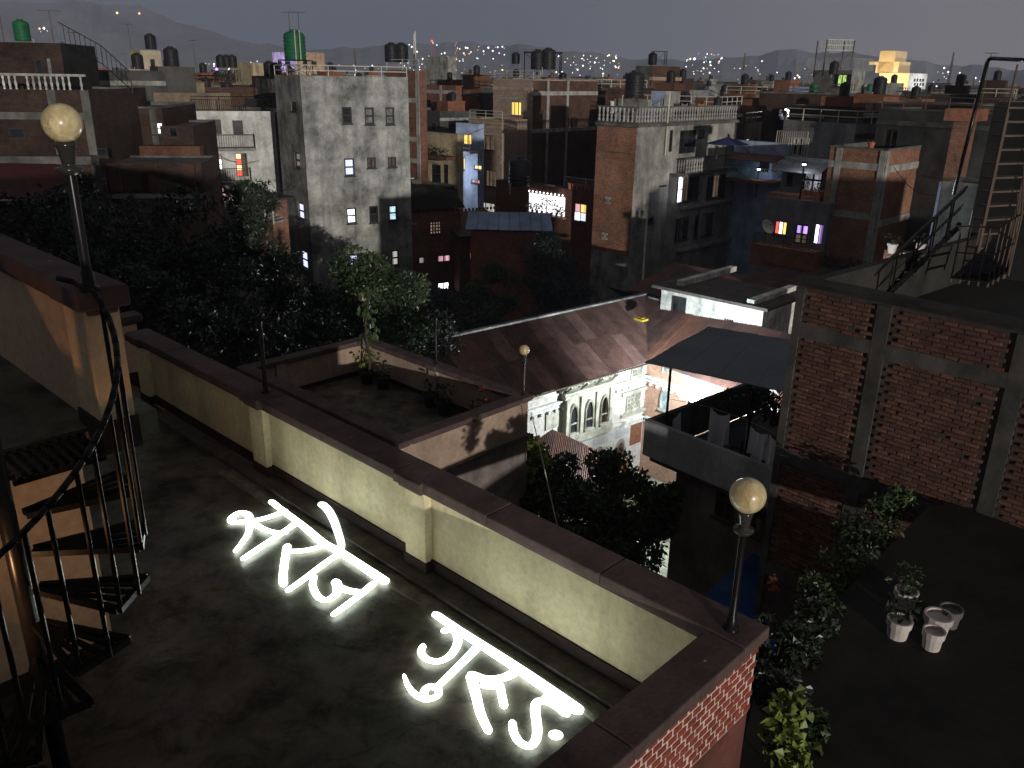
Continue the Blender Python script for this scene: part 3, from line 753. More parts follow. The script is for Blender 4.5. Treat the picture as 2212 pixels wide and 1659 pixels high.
w1 = thing('light_writing', 'first glowing white handwritten word on the terrace floor, nearer the stair', 'light writing', atz(*z1p(1050, 900), 0.0), 'glowing words on the floor')
for a in ([(640, 205), (800, 330), (1000, 480), (1250, 690), (1450, 800), (1700, 960), (1985, 1150)],):
    stroke(w1, z1p, a, 0.034, 0.048)
stroke(w1, z1p, [(385, 430), (350, 355), (255, 335), (160, 395), (175, 450), (290, 445), (430, 430), (600, 390), (790, 320)], 0.036)
stroke(w1, z1p, [(375, 450), (360, 575), (295, 680), (210, 790)], 0.032, 0.024)
stroke(w1, z1p, [(430, 470), (560, 540), (690, 575), (790, 575)], 0.033)
stroke(w1, z1p, [(935, 455), (790, 560), (540, 725), (310, 880)], 0.038, 0.034)
stroke(w1, z1p, [(825, 740), (825, 795), (980, 795), (1150, 765), (1290, 715)], 0.036, 0.032)
stroke(w1, z1p, [(815, 790), (790, 950), (775, 1100), (780, 1190)], 0.034)
stroke(w1, z1p, [(1435, 835), (1240, 970), (1050, 1115), (845, 1260)], 0.036, 0.030)
stroke(w1, z1p, [(1245, 235), (1320, 310), (1385, 430), (1440, 590), (1475, 720), (1460, 790)], 0.046, 0.030, zs=[0.13, 0.12, 0.11, 0.09, 0.06, 0.045], ink=INK2)
stroke(w1, z1p, [(1150, 1110), (1130, 1200), (1175, 1315), (1255, 1380), (1340, 1370), (1420, 1300), (1430, 1220), (1410, 1170)], 0.026, 0.040)
stroke(w1, z1p, [(1430, 1220), (1540, 1265), (1660, 1290)], 0.036, 0.040)
stroke(w1, z1p, [(1850, 1195), (1700, 1320), (1540, 1440), (1390, 1550)], 0.036, 0.028)
w2_ = thing('light_writing', 'second glowing white handwritten word with a dot, nearest the corner', 'light writing', atz(*z2p(1000, 900), 0.0), 'glowing words on the floor')
stroke(w2_, z2p, [(400, 140), (650, 310), (900, 470), (1200, 665), (1500, 870), (1790, 1075)], 0.036, 0.050)
stroke(w2_, z2p, [(490, 295), (565, 285), (615, 360), (600, 450), (530, 550), (420, 600), (310, 580), (250, 515), (265, 455)], 0.034, 0.026)
stroke(w2_, z2p, [(800, 470), (680, 590), (560, 710), (435, 830)], 0.036, 0.026)
stroke(w2_, z2p, [(410, 850), (425, 920), (370, 965), (290, 960), (285, 890), (340, 850), (400, 865)], 0.024, 0.030)
stroke(w2_, z2p, [(300, 975), (200, 935), (125, 850), (82, 745)], 0.032, 0.012)
stroke(w2_, z2p, [(1180, 710), (1060, 765), (900, 780), (760, 735)], 0.038, 0.036)
stroke(w2_, z2p, [(745, 755), (790, 920), (840, 1120), (915, 1285)], 0.037, 0.028)
stroke(w2_, z2p, [(875, 840), (960, 850), (1025, 830), (1050, 940), (1070, 1035)], 0.028, 0.028)
stroke(w2_, z2p, [(1680, 1110), (1600, 1045), (1490, 995), (1405, 1005), (1380, 1080), (1400, 1250), (1390, 1370), (1330, 1440), (1230, 1405), (1170, 1310), (1155, 1215)], 0.036, 0.026)
stroke(w2_, z2p, [(1500, 960), (1620, 985), (1760, 1060)], 0.034)
stroke(w2_, z2p, [(1578, 1330), (1592, 1332)], 0.042)
# ------------------------------------------------------------------ lower annex terrace behind the long parapet
T2, F2 = -2.30, -3.30
an = thing('annex_terrace', 'lower roof terrace with potted plants behind the long parapet', 'roof terrace', L(-15.3, 11.3, G))
A0, A1, B0, B1 = -18.55, -12.10, 9.40, 13.32
ANW = stained('annex_plaster', (0.36, 0.26, 0.20), 0.7, 0.8, 0.9, 1.15, 0.35, 10)
mb = MB(); mb.lbox(A0+0.08, A1-0.10, B0+0.08, B1-0.08, G, F2); mb.build('body', stained('annex_render', (0.20, 0.165, 0.15), 0.45, 0.8, 0.92, 1.25, 0.6), an)
mb = MB(); mb.quad(L(A0, B0, F2+0.004), L(A1, B0, F2+0.004), L(A1, B1, F2+0.004), L(A0, B1, F2+0.004)); mb.build('floor', FLOOR, an)
for nm, a0, a1, b0, b1 in (('far_wall', A0+0.08, A1-0.10, B1-0.22, B1-0.08), ('left_wall', A0+0.08, A0+0.22, B0+0.08, B1-0.221), ('near_wall', A0+0.08, A1-0.10, B0+0.08, B0+0.22), ('right_wall', A1-0.24, A1-0.10, B0+0.221, B1-0.221)):
    mb = MB(); mb.lbox(a0, a1, b0, b1, F2+0.004, T2-0.10); mb.build(nm, ANW, an)
mb = MB(); mb.lbox(A0+0.2205, A1-0.24, B1-0.236, B1-0.2205, F2+0.005, F2+0.13); mb.lbox(A0+0.2205, A0+0.236, B0+0.22, B1-0.237, F2+0.005, F2+0.13); mb.build('skirting', SKIRT, an)
for a in (-15.5,):
    mb = MB(); mb.lbox(a, a+0.3, B1-0.30, B1-0.2205, F2+0.006, T2-0.1); mb.build('pillar', ANW, an)
    coping_run('pillar_cap', a-0.05, a+0.35, B1-0.39, B1-0.2, T2-0.003, an)
mb = MB(); mb.lbox(A0+0.2365, A0+0.30, 10.3, 10.6, F2+0.006, T2-0.1); mb.build('pillar', ANW, an)
coping_run('coping', A0-0.03, A1, B1-0.35, B1, T2, an); coping_run('coping', A0-0.03, A0+0.32, B0, B1-0.352, T2-0.002, an)
coping_run('coping', A0-0.03, A1, B0-0.03, B0+0.32, T2-0.004, an); coping_run('coping', A1-0.35, A1, B0+0.322, B1-0.352, T2-0.003, an)
lamp_post(L(-18.38, 13.15, T2), 1.05, 'small globe lamp post at the far corner of annex terrace')
lamp_post(L(-12.27, 13.15, T2), 0.97, 'globe lamp post at annex corner before the maroon tin roof')
lamp_post(L(-15.33, 13.15, T2), 1.22, 'bare black post on the annex parapet between two globe lamps', False)
mb = MB(); tb = thing('low_bench', 'low dark bench on the annex terrace floor', 'bench', L(-15.4, 10.3, F2))
mb.lbox(-16.2, -14.9, 10.1, 10.5, F2+0.38, F2+0.43); mb.build('seat', WOOD, tb)
for a in (-16.1, -15.05):
    mb = MB(); mb.lbox(a, a+0.06, 10.14, 10.46, F2+0.004, F2+0.38); mb.build('leg', WOOD, tb)
for k in (0, 1, 4, 5, 7, 8):
    a = -17.6+k*0.62; q = L(a, 12.72+random.uniform(-0.1, 0.1), F2+0.004)
    names = ['tallest dark pot with drooping pale green plant in annex', 'dark flower pot second from left in annex row', 'dark flower pot third from left in annex row', 'dark bushy pot fourth from left in annex row',
             'dark flower pot left of the annex wall pillar, mid wall', 'bushy pot right of the annex wall pillar', 'pot with a red bloom, seventh in annex row', 'leafy pot with red blooms near annex lamp', 'last leafy pot in annex row nearest the lamp corner']
    p = pot(q, names[k], 0.2, 0.34, paint('black_pot', (0.02, 0.018, 0.018), 0.7), LEAF_D if k else LEAF_Y, 'pots along the annex wall', 50, 0.42 if k else 0.7, 0.11, spread=0.24)
    if k in (7, 8):
        mb = MB()
        for j in range(1): c = V(q)+V((random.uniform(-.2, .2), random.uniform(-.2, .2), 0.95+0.1*j)); foliage(mb, c, (0.04, 0.04, 0.04), 10, 0.06, 0.5)
        mb.build('bloom', paint('red_petals', (0.14, 0.012, 0.012), 0.6), p)
tp = thing('tall_plant', 'tall drooping green plant rising above annex parapet', 'plant', L(-17.6, 12.5, F2))
b0 = L(-17.3, 12.45, F2+0.3); mb = MB(); prev = b0
for k in range(1, 9):
    q = b0+V((0.05*math.sin(k), 0.04*k, 0.28*k)); mb.cyl(prev, q, 0.03, 0.025, 6); prev = q
mb.build('stem', BARK, tp); mb = MB()
for k in range(80):
    c = prev+V((random.gauss(0, 0.11), random.gauss(0, 0.11), random.uniform(-1.3, 0.1))); leafquad(mb, c, (rv()*0.6+V((0, 0, -0.9))).normalized(), rv(), random.uniform(0.14, 0.26), 0.055)
mb.build('foliage', LEAF_G, tp)

# ------------------------------------------------------------------ old courtyard house
EZ = -7.6                                            # eaves
CX = (BX*math.cos(R_(6))+AX*math.sin(R_(6))); CA = (AX*math.cos(R_(6))-BX*math.sin(R_(6)))   # the court lies a few degrees off the grid
K = atz(1401, 783, EZ)-CA*0.55+CX*0.55; K.z = 0                 # inner corner where the two lit facades meet
FL = Face(K, -CX, CA, 11.5)                          # left wing, faces right
FR = Face(K, CA, -CX, 10.5)                          # right wing, faces us
ch = thing('courtyard_house', 'old courtyard house with floodlit carved facades under maroon tin roof', 'building', V((K.x, K.y, G)))
def fpart(f, name, s0, s1, z0, z1, proud, mat, parent=None, back=0.03):
    mb = MB(); mb.obox(f.pt(s0, z0, -back), f.u*(s1-s0), f.n*(proud+back), V((0, 0, z1-z0))); return mb.build(name, mat, parent or ch)
def arch_window(f, s, z, w_, h, parent, proud=0.10, pane=None, frame=None, name='arched_window'):
    """round-headed frame, dark opening behind, sill and cross rail"""
    frame = frame or CARVED; mb = MB(); n = 10; pr = []
    for k in range(n+1): t = math.pi*k/n; pr.append((s+math.cos(t)*w_/2, z+h*0.5+math.sin(t)*h*0.5*0.9))
    pr = [(s+w_/2, z)]+pr+[(s-w_/2, z)]; o = [(s+(x-s)*1.32, z-0.02+(y-z)*1.13) for x, y in pr]
    for (a, b), (c, d) in zip(zip(pr, pr[1:]), zip(o, o[1:])):
        q = [f.pt(*a, proud), f.pt(*b, proud), f.pt(*d, proud), f.pt(*c, proud)]; mb.quad(*q); mb.quad(*q[::-1])
        mb.quad(f.pt(*a, proud), f.pt(*a, -0.12), f.pt(*b, -0.12), f.pt(*b, proud)); mb.quad(f.pt(*d, proud), f.pt(*d, 0.0), f.pt(*c, 0.0), f.pt(*c, proud))
    mb.obox(f.pt(s-w_*0.72, z-0.10, -0.02), f.u*(w_*1.44), f.n*(proud+0.08), V((0, 0, 0.09)))
    w_o = mb.build(name, frame, parent)
    mb = MB(); c = f.pt(s, z+h*0.4, 0.008)
    for (a, b) in zip(pr, pr[1:]): mb.tri(c, f.pt(*a, 0.008), f.pt(*b, 0.008))
    mb.tri(c, f.pt(*pr[-1], 0.008), f.pt(*pr[0], 0.008))
    mb.build('pane', pane or GLASS, w_o)
    mb = MB(); mb.obox(f.pt(s-w_/2, z+h*0.30, 0.012), f.u*w_, f.n*0.05, V((0, 0, 0.05))); mb.build('rail', frame, w_o)
    return w_o
# walls
mb = MB(); arch1 = FL.box(1278, 925, 1312, 985); arch2 = FL.box(1327, 908, 1357, 950)
wall_quads(mb, FL, G, EZ+0.22); mb.build('left_wing_wall', BRICK_P, ch)
mb = MB(); wall_quads(mb, FR, G, EZ+0.22); mb.build('right_wing_wall', BRICK_O, ch)
zc1 = FL.uv(1395, 815)[1]; zc2 = FL.uv(1400, 898)[1]; zc3 = zc2-0.55
for f, sfx in ((FL, 'left'), (FR, 'right')):
    mb = MB()
    for zz in (zc1, zc2): 
        mb.obox(f.pt(0.0, zz, -0.02), f.u*f.w, f.n*0.10, V((0, 0, 0.10))); mb.obox(f.pt(0.0, zz+0.102, -0.02), f.u*f.w, f.n*0.17, V((0, 0, 0.07)))
        mb.obox(f.pt(0.0, zz-0.17, -0.02), f.u*f.w, f.n*0.06, V((0, 0, 0.12)))
    mb.build('cornice', WHITE_M, ch)
    for k in range(26):
        s = 0.3+k*0.42
        if s > f.w-0.3: break
        fpart(f, 'bracket', s, s+0.11, zc1-0.30, zc1-0.172, 0.13, WHITE_M)
fpart(FL, 'white_band', 0.9, 11.4, zc2-0.62, zc2-0.175, 0.02, WHITE); 
# carved bay on the left wing
s_a = FL.uv(1213, 890)[0]; s_b = FL.uv(1312, 870)[0]; s0, s1 = min(s_a, s_b), max(s_a, s_b)
zb0 = FL.uv(1265, 925)[1]; zb1 = FL.uv(1265, 845)[1]
bay = fpart(FL, 'carved_bay', s0, s1, zb0, zb1, 0.24, CARVED)
FB = Face(FL.pt(0, 0, 0.24), FL.u, FL.n, 11)
for nm, z0_, z1_, pr in (('bay_sill', zb0-0.16, zb0-0.003, 0.33), ('bay_cornice', zb1+0.003, zb1+0.15, 0.34), ('bay_crown', zb1+0.153, zb1+0.25, 0.29), ('bay_base', zb0-0.42, zb0-0.163, 0.27)):
    fpart(FL, nm, s0-0.10, s1+0.10, z0_, z1_, pr, CARVED, bay)
wz = zb0+0.16; bw = (s1-s0)/3
for k in range(3):
    arch_window(FB, s0+bw*(k+0.5), wz, bw*0.42, (zb1-zb0)*0.72, ch, 0.09, G_DIM if k == 0 else GLASS)
for k in range(4):
    fpart(FB, 'bay_pilaster', min(max(s0+bw*k-0.09, s0), s1-0.18), min(max(s0+bw*k+0.09, s0+0.18), s1), zb0+0.01, zb1-0.01, 0.10, CARVED, bay)
# slanting carved upper windows under the eaves
zt0, zt1 = zb1+0.30, EZ-0.12
tl = MB(); i = FL.pt
tl.hexa([i(s0-0.2, zt0, -0.02), i(s1+0.2, zt0, -0.02), i(s1+0.2, zt0, 0.16), i(s0-0.2, zt0, 0.16), i(s0-0.2, zt1, -0.02), i(s1+0.2, zt1, -0.02), i(s1+0.2, zt1, 0.44), i(s0-0.2, zt1, 0.44)])
tp_ = tl.build('slanted_gallery', CARVED, ch)
for k in range(3):
    c = s0+bw*(k+0.5); mb = MB(); hz = (zt1-zt0)
    def gp(s, q, d): return FL.pt(s, zt0+hz*q, 0.16+0.28*q+d)
    for (sa, sb, qa, qb) in ((c-0.30, c+0.30, 0.22, 0.30), (c-0.30, c+0.30, 0.72, 0.80), (c-0.30, c-0.22, 0.30, 0.72), (c+0.22, c+0.30, 0.30, 0.72)):
        mb.hexa([gp(sa, qa, 0), gp(sb, qa, 0), gp(sb, qa, 0.08), gp(sa, qa, 0.08), gp(sa, qb, 0), gp(sb, qb, 0), gp(sb, qb, 0.08), gp(sa, qb, 0.08)])
    g_ = mb.build('gallery_window', CARVED, tp_)
for k in range(4):
    c = s0+bw*k; mb = MB(); mb.cyl(gp(c, -0.05, 0.05), gp(c, 1.0, 0.16), 0.055, None, 6); mb.build('roof_strut', CARVED, tp_)
for s in (0.25, 2.0, 7.9, 9.9):                      # other windows on the left wing
    pass
a0_, a1_, z0_, z1_ = FL.box(1352, 848, 1381, 884); ww = window(FL, ch, a0_, a1_, z0_, z1_, pane=stained('lattice', (0.25, 0.25, 0.2), 0.5, 6), frame=CARVED, cols=4, rows=4, depth=-0.02, t=0.07, cut=False, name='lattice_window', split=False)
fpart(FL, 'lintel', a0_-0.35, a1_+0.35, z1_+0.003, z1_+0.16, 0.14, CARVED, ww); fpart(FL, 'sill', a0_-0.35, a1_+0.35, z0_-0.2, z0_-0.073, 0.14, CARVED, ww)
a0_, a1_, z0_, z1_ = FL.box(1150, 832, 1170, 858); window(FL, ch, a0_, a1_, z0_, z1_, frame=CARVED, cols=2, depth=-0.02, t=0.06, cut=False)
a0_, a1_, z0_, z1_ = FL.box(1362, 792, 1386, 812); window(FL, ch, a0_, a1_, z0_, z1_-0.05, pane=stained('lattice', (0.25,)*3), frame=CARVED, cols=2, depth=-0.02, t=0.06, cut=False)
a0_, a1_, z0_, z1_ = FL.box(1178, 890, 1205, 925); fpart(FL, 'blind_panel', a0_, a1_, z0_, z1_, 0.06, CARVED)
for bx, nm in ((arch1, 1), (arch2, 2)):
    s = (bx[0]+bx[1])/2; wA = (bx[1]-bx[0])*0.62
    arch_window(FL, s, zc2-2.55, wA, 1.75, ch, 0.03, stained('arch_shade', (0.14, 0.08, 0.05), 0.6, 2.0), WHITE, 'ground_arch')
fpart(FL, 'timber_front', arch2[0]-0.1, arch2[1]+0.1, zc2-2.75, zc2-1.9, 0.12, stained('orange_boards', (0.55, 0.27, 0.11), 0.7, 2.0))
fpart(FL, 'bare_brick_patch', 0.05, 0.85, zc2-1.25, zc2-0.18, 0.015, BRICK)
# right wing windows
a0_, a1_, z0_, z1_ = FR.box(1422, 838, 1452, 884); arch_window(FR, (a0_+a1_)/2, z0_, (a1_-a0_)*0.5, (z1_-z0_)*0.95, ch, 0.10, G_CYAN)
for bx in ((1432, 792, 1456, 806), (1500, 806, 1530, 826), (1470, 800, 1490, 812)):
    q = FR.box(*bx); window(FR, ch, *q, pane=stained('lattice', (0.25,)*3), frame=CARVED, cols=2, depth=-0.02, t=0.07, cut=False)
# white rounded window far right of the wing
q = FR.box(1652, 842, 1690, 878); arch_window(FR, (q[0]+q[1])/2, q[2], (q[1]-q[0])*0.6, (q[3]-q[2]), ch, 0.08, stained('lattice', (0.25,)*3), WHITE)
# courtyard paving
mb = MB(); pv = stained('wet_paving', (0.36, 0.38, 0.27), 0.5, 1.2)
mb.quad(K+CA*0.02-CX*9+V((0, 0, G+0.006)), K+CA*9-CX*9+V((0, 0, G+0.006)), K+CA*9-CX*0.02+V((0, 0, G+0.006)), K+CA*0.02-CX*0.02+V((0, 0, G+0.006)))
structure('courtyard_paving', mb, pv)

Z_ = V((0, 0, 1))
# tin roofs: every corrugated sheet its own part
def tinmat(k):
    c = [(0.096, 0.054, 0.042), (0.150, 0.088, 0.072), (0.120, 0.064, 0.050), (0.074, 0.043, 0.036), (0.145, 0.068, 0.045)][k]
    return stained('tin_sheet_%d' % k, c, 0.6, 1.4, 0.62, 1.25, 0.35, 10)
def tin_sheet(parent, o, u, v, w_, l, k, lift=0.0, waves=8):
    """corrugated sheet: u along the eave, v up the slope"""
    nn = u.cross(v).normalized(); nn = nn if nn.z > 0 else -nn; mb = MB(); m = waves*4; amp = 0.024
    for i in range(m):
        s0, s1 = w_*i/m, w_*(i+1)/m; h0 = amp*math.sin(2*math.pi*i/4)+lift; h1 = amp*math.sin(2*math.pi*(i+1)/4)+lift
        mb.quad(o+u*s0+nn*h0, o+u*s1+nn*h1, o+u*s1+v*l+nn*h1, o+u*s0+v*l+nn*h0)
    return mb.build('tin_sheet', tinmat(k), parent)
def tin_roof(parent, o, u, v, width, length, rows=2, sw=0.78, pat=None, split=0.5):
    n = max(1, int(round(width/sw))); sw = width/n
    for i in range(n):
        ls = [0.0]+[split+random.uniform(-0.03, 0.03) if rows == 2 else 1.0]+([1.0] if rows == 2 else [])
        for r_ in range(rows):
            k = pat[r_][i % len(pat[r_])] if pat else random.choice((0, 0, 0, 2, 3))
            l0, l1 = length*ls[r_], length*ls[r_+1]
            tin_sheet(parent, o+u*(sw*i-0.02)+v*l0, u, v, sw+0.03, l1-l0+0.06, k, lift=0.006*(i % 2)+(0.012 if r_ else 0.0))
run, rz = 3.44, 2.0
Le = K+CA*0.55+V((0, 0, EZ))                          # eave line of the left wing
vr = (-CA*run+V((0, 0, rz))); vl = vr.length; vr.normalize()
rf = thing('tin_roof', 'large maroon corrugated tin roof over the lit courtyard facade', 'roof', V((K.x, K.y, EZ)))
tin_roof(rf, Le-CX*13.0, CX, vr, 12.45, vl, 2, 0.8, ([0, 0, 3, 0, 2, 0, 3, 0, 1, 0, 0, 1, 1, 0, 2, 1], [0, 2, 0, 3, 1, 4, 0, 1, 0, 0, 2, 1, 0, 1, 0, 0]))
rd = Le+vr*vl
for i in range(8):                                    # sheets cut to the valley
    t = 0.43*i-0.55; l0 = max(0.0, (t+0.55)/run)*vl
    if vl-l0 > 0.1: tin_sheet(rf, Le+CX*(t-0.02)+vr*l0, CX, vr, 0.45, vl-l0, (0, 2, 0, 1, 0, 0, 3, 0)[i], 0.012*(i % 2), 6)
mb = MB(); mb.obox(rd-CX*13.1-CA*0.10+V((0, 0, -0.02)), CX*16.0, CA*0.22, V((0, 0, 0.09))); mb.build('ridge_cap', CONC, rf)
mb = MB(); bk_ = rd-CA*run-V((0, 0, rz)); mb.quad(rd-CX*13.1, rd+CX*2.9, bk_+CX*2.9, bk_-CX*13.1); mb.build('rear_slope', tinmat(3), rf)
mb = MB(); mb.quad(Le-CX*13.0-CA*0.05, rd-CX*13.0, bk_-CX*13.0, bk_-CX*13.0); mb.build('gable_end', BRICK_D, rf)
mb = MB(); mb.obox(Le-CX*13.0-V((0, 0, 0.09)), CX*13, -CA*0.05, V((0, 0, 0.06))); mb.build('eave_board', WOOD, rf)
yb = thing('yellow_sack', 'small yellow sack left on the maroon tin roof by the valley', 'sack', rd)
c = atz(1385, 692, -6.12); mb = MB(); mb.obox(c-CA*0.25-CX*0.2, CA*0.5, CX*0.42, V((0, 0, 0.10))); mb.obox(c-CA*0.15-CX*0.1+V((0, 0, 0.101)), CA*0.3, CX*0.2, V((0, 0, 0.05))); mb.build('cloth', paint('yellow_cloth', (0.5, 0.38, 0.03), 0.7), yb)
rf2 = thing('tin_roof', 'dark corrugated tin roof of the right wing behind the grey awning', 'roof', V((K.x, K.y, EZ))+CA*4)
Le2 = K-CX*0.55+V((0, 0, EZ)); vb = (CX*run+V((0, 0, rz))).normalized()
run2 = 3.3; vl2 = run2*vl/run
tin_roof(rf2, Le2+CA*0.55, CA, vb, 11.0, vl2, 1, 0.9, ([4, 0, 3, 0, 2, 3, 0],))
for i in range(8):
    t = 0.43*i; l0 = min(1.0, (t+0.05)/run)*vl
    if vl2-l0 > 0.1: tin_sheet(rf2, Le2+CA*(0.55-t-0.45)+vb*l0, CA, vb, 0.45, vl2-l0, (4, 0, 3, 0, 2, 0, 0, 3)[i], 0.012*(i % 2)+0.02, 6)
mb = MB(); r2 = Le2+vb*vl2; mb.obox(r2-CA*2.5-CX*0.1, CA*4.0, CX*0.2, Z_*0.08); mb.build('ridge_cap', CONC, rf2)
mb = MB(); q2 = r2+CX*run-Z_*rz; mb.quad(r2-CA*5.5, r2+CA*10.8, q2+CA*10.8, q2-CA*5.5); mb.build('rear_slope', tinmat(3), rf2)
mb = MB(); mb.quad(K-CA*7+CX*6.5+V((0, 0, G)), K+CA*10+CX*6.5+V((0, 0, G)), K+CA*10+CX*6.5+V((0, 0, EZ)), K-CA*7+CX*6.5+V((0, 0, EZ))); mb.build('rear_wall', BRICK_D, ch)
# lean-to roof low in the court
rf3 = thing('tin_roof', 'low rusty lean-to tin roof beneath the carved bay, beside the annex', 'roof', atz(1200, 930, -10.2))
A3, B3, D3 = atz(1143, 904, -9.7), atz(1293, 973, -9.7), atz(1120, 1000, -10.4)
u3 = B3-A3; w3 = u3.length; u3.normalize(); v3 = D3-A3; l3 = v3.length; v3.normalize()
tin_roof(rf3, A3-u3*1.5, u3, v3, w3+1.5, l3, 1, 0.85, ([4, 2, 4, 0],))
for q in (A3, B3, D3, B3+v3*l3):
    mb = MB(); mb.cyl(V((q.x, q.y, G)), q-Z_*0.03, 0.06, None, 6); mb.build('post', WOOD, rf3)
# floodlight on the right wing
s_, z_ = FR.uv(1490, 852); fp = CAM.lerp(FR.pt(s_, z_), 0.905)
fl = thing('floodlight', 'blazing white floodlight shining in the old courtyard', 'floodlight', fp)
mb = MB(); mb.cyl(V((fp.x, fp.y, G)), fp-V((0, 0, 0.1)), 0.05, None, 8); mb.build('pole', IRON, fl)
aim = (FL.pt(3.5, zc2-0.5)-fp).normalized(); aim = (aim*0.5+(CAM-fp).normalized()).normalized()
x_ = aim.cross(V((0, 0, 1))).normalized(); y_ = x_.cross(aim)
mb = MB(); mb.obox(fp-x_*0.38-y_*0.26-aim*0.10, x_*0.76, y_*0.52, aim*0.098); mb.build('housing', IRON, fl)
mb = MB(); mb.obox(fp-x_*0.40-y_*0.28+aim*0.004, x_*0.80, y_*0.56, aim*0.02); mb.build('lens', glow('flood_lens', (0.92, 0.95, 1.0), 90), fl)
ll = bpy.data.lights.new('flood_bulb', 'POINT'); ll.energy = 4200; ll.color = (0.84, 0.93, 1.0); ll.shadow_soft_size = 0.12
lo = bpy.data.objects.new('flood_bulb', ll); S.collection.objects.link(lo); lo.location = fp+V((0, 0, 0.5)); put(lo, fl)
Z1 = V((0, 0, 1))
# ------------------------------------------------------------------ terrace with laundry, grey awning
QZ = -3.78                                            # top of its solid balustrade
q0 = atR(1393, 908, 20.5); q0.z = 0
lt = thing('laundry_terrace', 'grey concrete roof terrace with hanging laundry in front of courtyard', 'roof terrace', V((q0.x, q0.y, G)))
FA = V((0.66, -0.75, 0)).normalized(); FB_ = V((-FA.y, FA.x, 0))
mb = MB(); mb.obox(q0+Z1*(QZ-1.0), FA*8.0, FB_*0.14, Z1*1.0); mb.build('balustrade', stained('balustrade_render', (0.38, 0.385, 0.39), 0.65, 0.8, 0.9, 1.15, 0.2), lt)
mb = MB(); mb.obox(q0+FB_*0.141+Z1*(QZ-1.0), FA*0.14, FB_*5.5, Z1*0.995); mb.build('balustrade', CONC_D, lt)
mb = MB(); mb.obox(q0+Z1*(QZ-1.18)+FB_*0.142+FA*0.142, FA*8.0, FB_*5.4, Z1*0.16); mb.build('floor_slab', CONC_D, lt)
wall_o = q0+FA*0.9+FB_*0.35
LF = Face(wall_o, FA, -FB_, 7.5)
qw = LF.box(1545, 1040, 1590, 1125); window(LF, lt, *qw, pane=glass('dim_pane', (0.02, 0.022, 0.025)), frame=WOOD, cols=2, rows=2, t=0.09)
qw = LF.box(1622, 1075, 1672, 1165); window(LF, lt, *qw, pane=glass('dim_pane'), frame=WOOD, cols=2, rows=2, t=0.09)
mb = MB(); wall_quads(mb, LF, G, QZ-1.19); mb.build('wall', stained('dim_render', (0.15, 0.125, 0.11), 0.6, 0.8), lt)
mb = MB(); mb.quad(wall_o+Z1*G, wall_o+Z1*(QZ-1.19), wall_o+FB_*5+Z1*(QZ-1.19), wall_o+FB_*5+Z1*G); mb.build('side_wall', CONC_D, lt)
# awning
aw = thing('awning', 'wide dark grey sheet awning above the laundry terrace', 'awning', V((q0.x, q0.y, QZ)))
c0, c1, c2, c3 = atR(1392, 782, 21.2), atR(1530, 705, 26.0), atR(1790, 748, 24.2), atR(1790, 866, 17.6)
AWM = stained('grey_sheet', (0.085, 0.095, 0.12), 0.75, 0.5, 0.55, 1.2, 0.0, 6)
NS = 9
for k in range(NS):
    a0, a1 = c0.lerp(c3, k/NS), c0.lerp(c3, (k+1)/NS); b0, b1 = c1.lerp(c2, k/NS), c1.lerp(c2, (k+1)/NS)
    mb = MB(); nn = (a1-a0).cross(b0-a0).normalized(); nn = nn if nn.z > 0 else -nn; M_ = 10
    for i in range(M_):
        t0, t1 = i/M_, (i+1)/M_; s0 = -0.05*math.sin(math.pi*t0*3)*0.4; s1 = -0.05*math.sin(math.pi*t1*3)*0.4; l_ = nn*(0.006*(k % 2))
        mb.quad(a0.lerp(b0, t0)+nn*s0+l_, a1.lerp(b1, t0)+nn*s0+l_, a1.lerp(b1, t1)+nn*s1+l_, a0.lerp(b0, t1)+nn*s1+l_)
    o = mb.build('sheet', AWM, aw); sm = o.modifiers.new('thick', 'SOLIDIFY'); sm.thickness = 0.02
for px, py in ((1449, 795), (1628, 838)):
    a = atR(px, py, 21.0 if px < 1500 else 19.4); mb = MB(); mb.cyl(V((a.x, a.y, QZ-1.0)), a, 0.035, None, 8); mb.build('post', IRON, aw)
# laundry
def cloth(label, p0, p1, drop, cat='laundry', mat=None):
    t = thing('hanging_cloth', label, cat, p0, 'washing on the terrace lines'); mb = MB(); n, m = 14, 8; d = p1-p0; nn = V((-d.y, d.x, 0)).normalized()
    g = [[p0+d*(i/n)-Z1*(drop*(j/m)*(1+0.12*math.sin(i*1.3))+0.12*math.sin(math.pi*i/n))+nn*(0.06*math.sin(i*1.9)*(0.3+j/m)) for j in range(m+1)] for i in range(n+1)]
    for i in range(n):
        for j in range(m): mb.quad(g[i][j], g[i+1][j], g[i+1][j+1], g[i][j+1])
    mb.build('fabric', mat or paint('pale_cloth', (0.62, 0.62, 0.64), 0.9, 0, 0.12), t, True); return t
cloth('pale cloth hanging alone near the middle of laundry line', atR(1535, 880, 21.2), atR(1576, 895, 20.6), 0.95)
cloth('long pale sheet hanging nearest the brick wall', atR(1615, 910, 19.5), atR(1658, 938, 19.0), 0.75)
cloth('second pale sheet on the line touching the brick wall', atR(1662, 938, 18.9), atR(1712, 962, 18.4), 0.8)
cloth('crumpled pale sheet draped over the terrace edge', atR(1437, 905, 21.4), atR(1470, 890, 21.0), 0.6)
ln = thing('washing_line', 'thin washing line across the laundry terrace', 'washing line', atR(1535, 880, 21.2)); mb = MB()
mb.path([atR(1449, 862, 21.0), atR(1535, 880, 21.2), atR(1615, 908, 19.5), atR(1712, 955, 18.4)], 0.006, 4); mb.build('cord', RAILW, ln)
tb = thing('wooden_frame_bench', 'dark wooden bench frame on the laundry terrace', 'bench', atz(1620, 975, QZ-1)); mb = MB()
p = atz(1580, 965, QZ-0.6); p2 = atz(1650, 985, QZ-0.6)
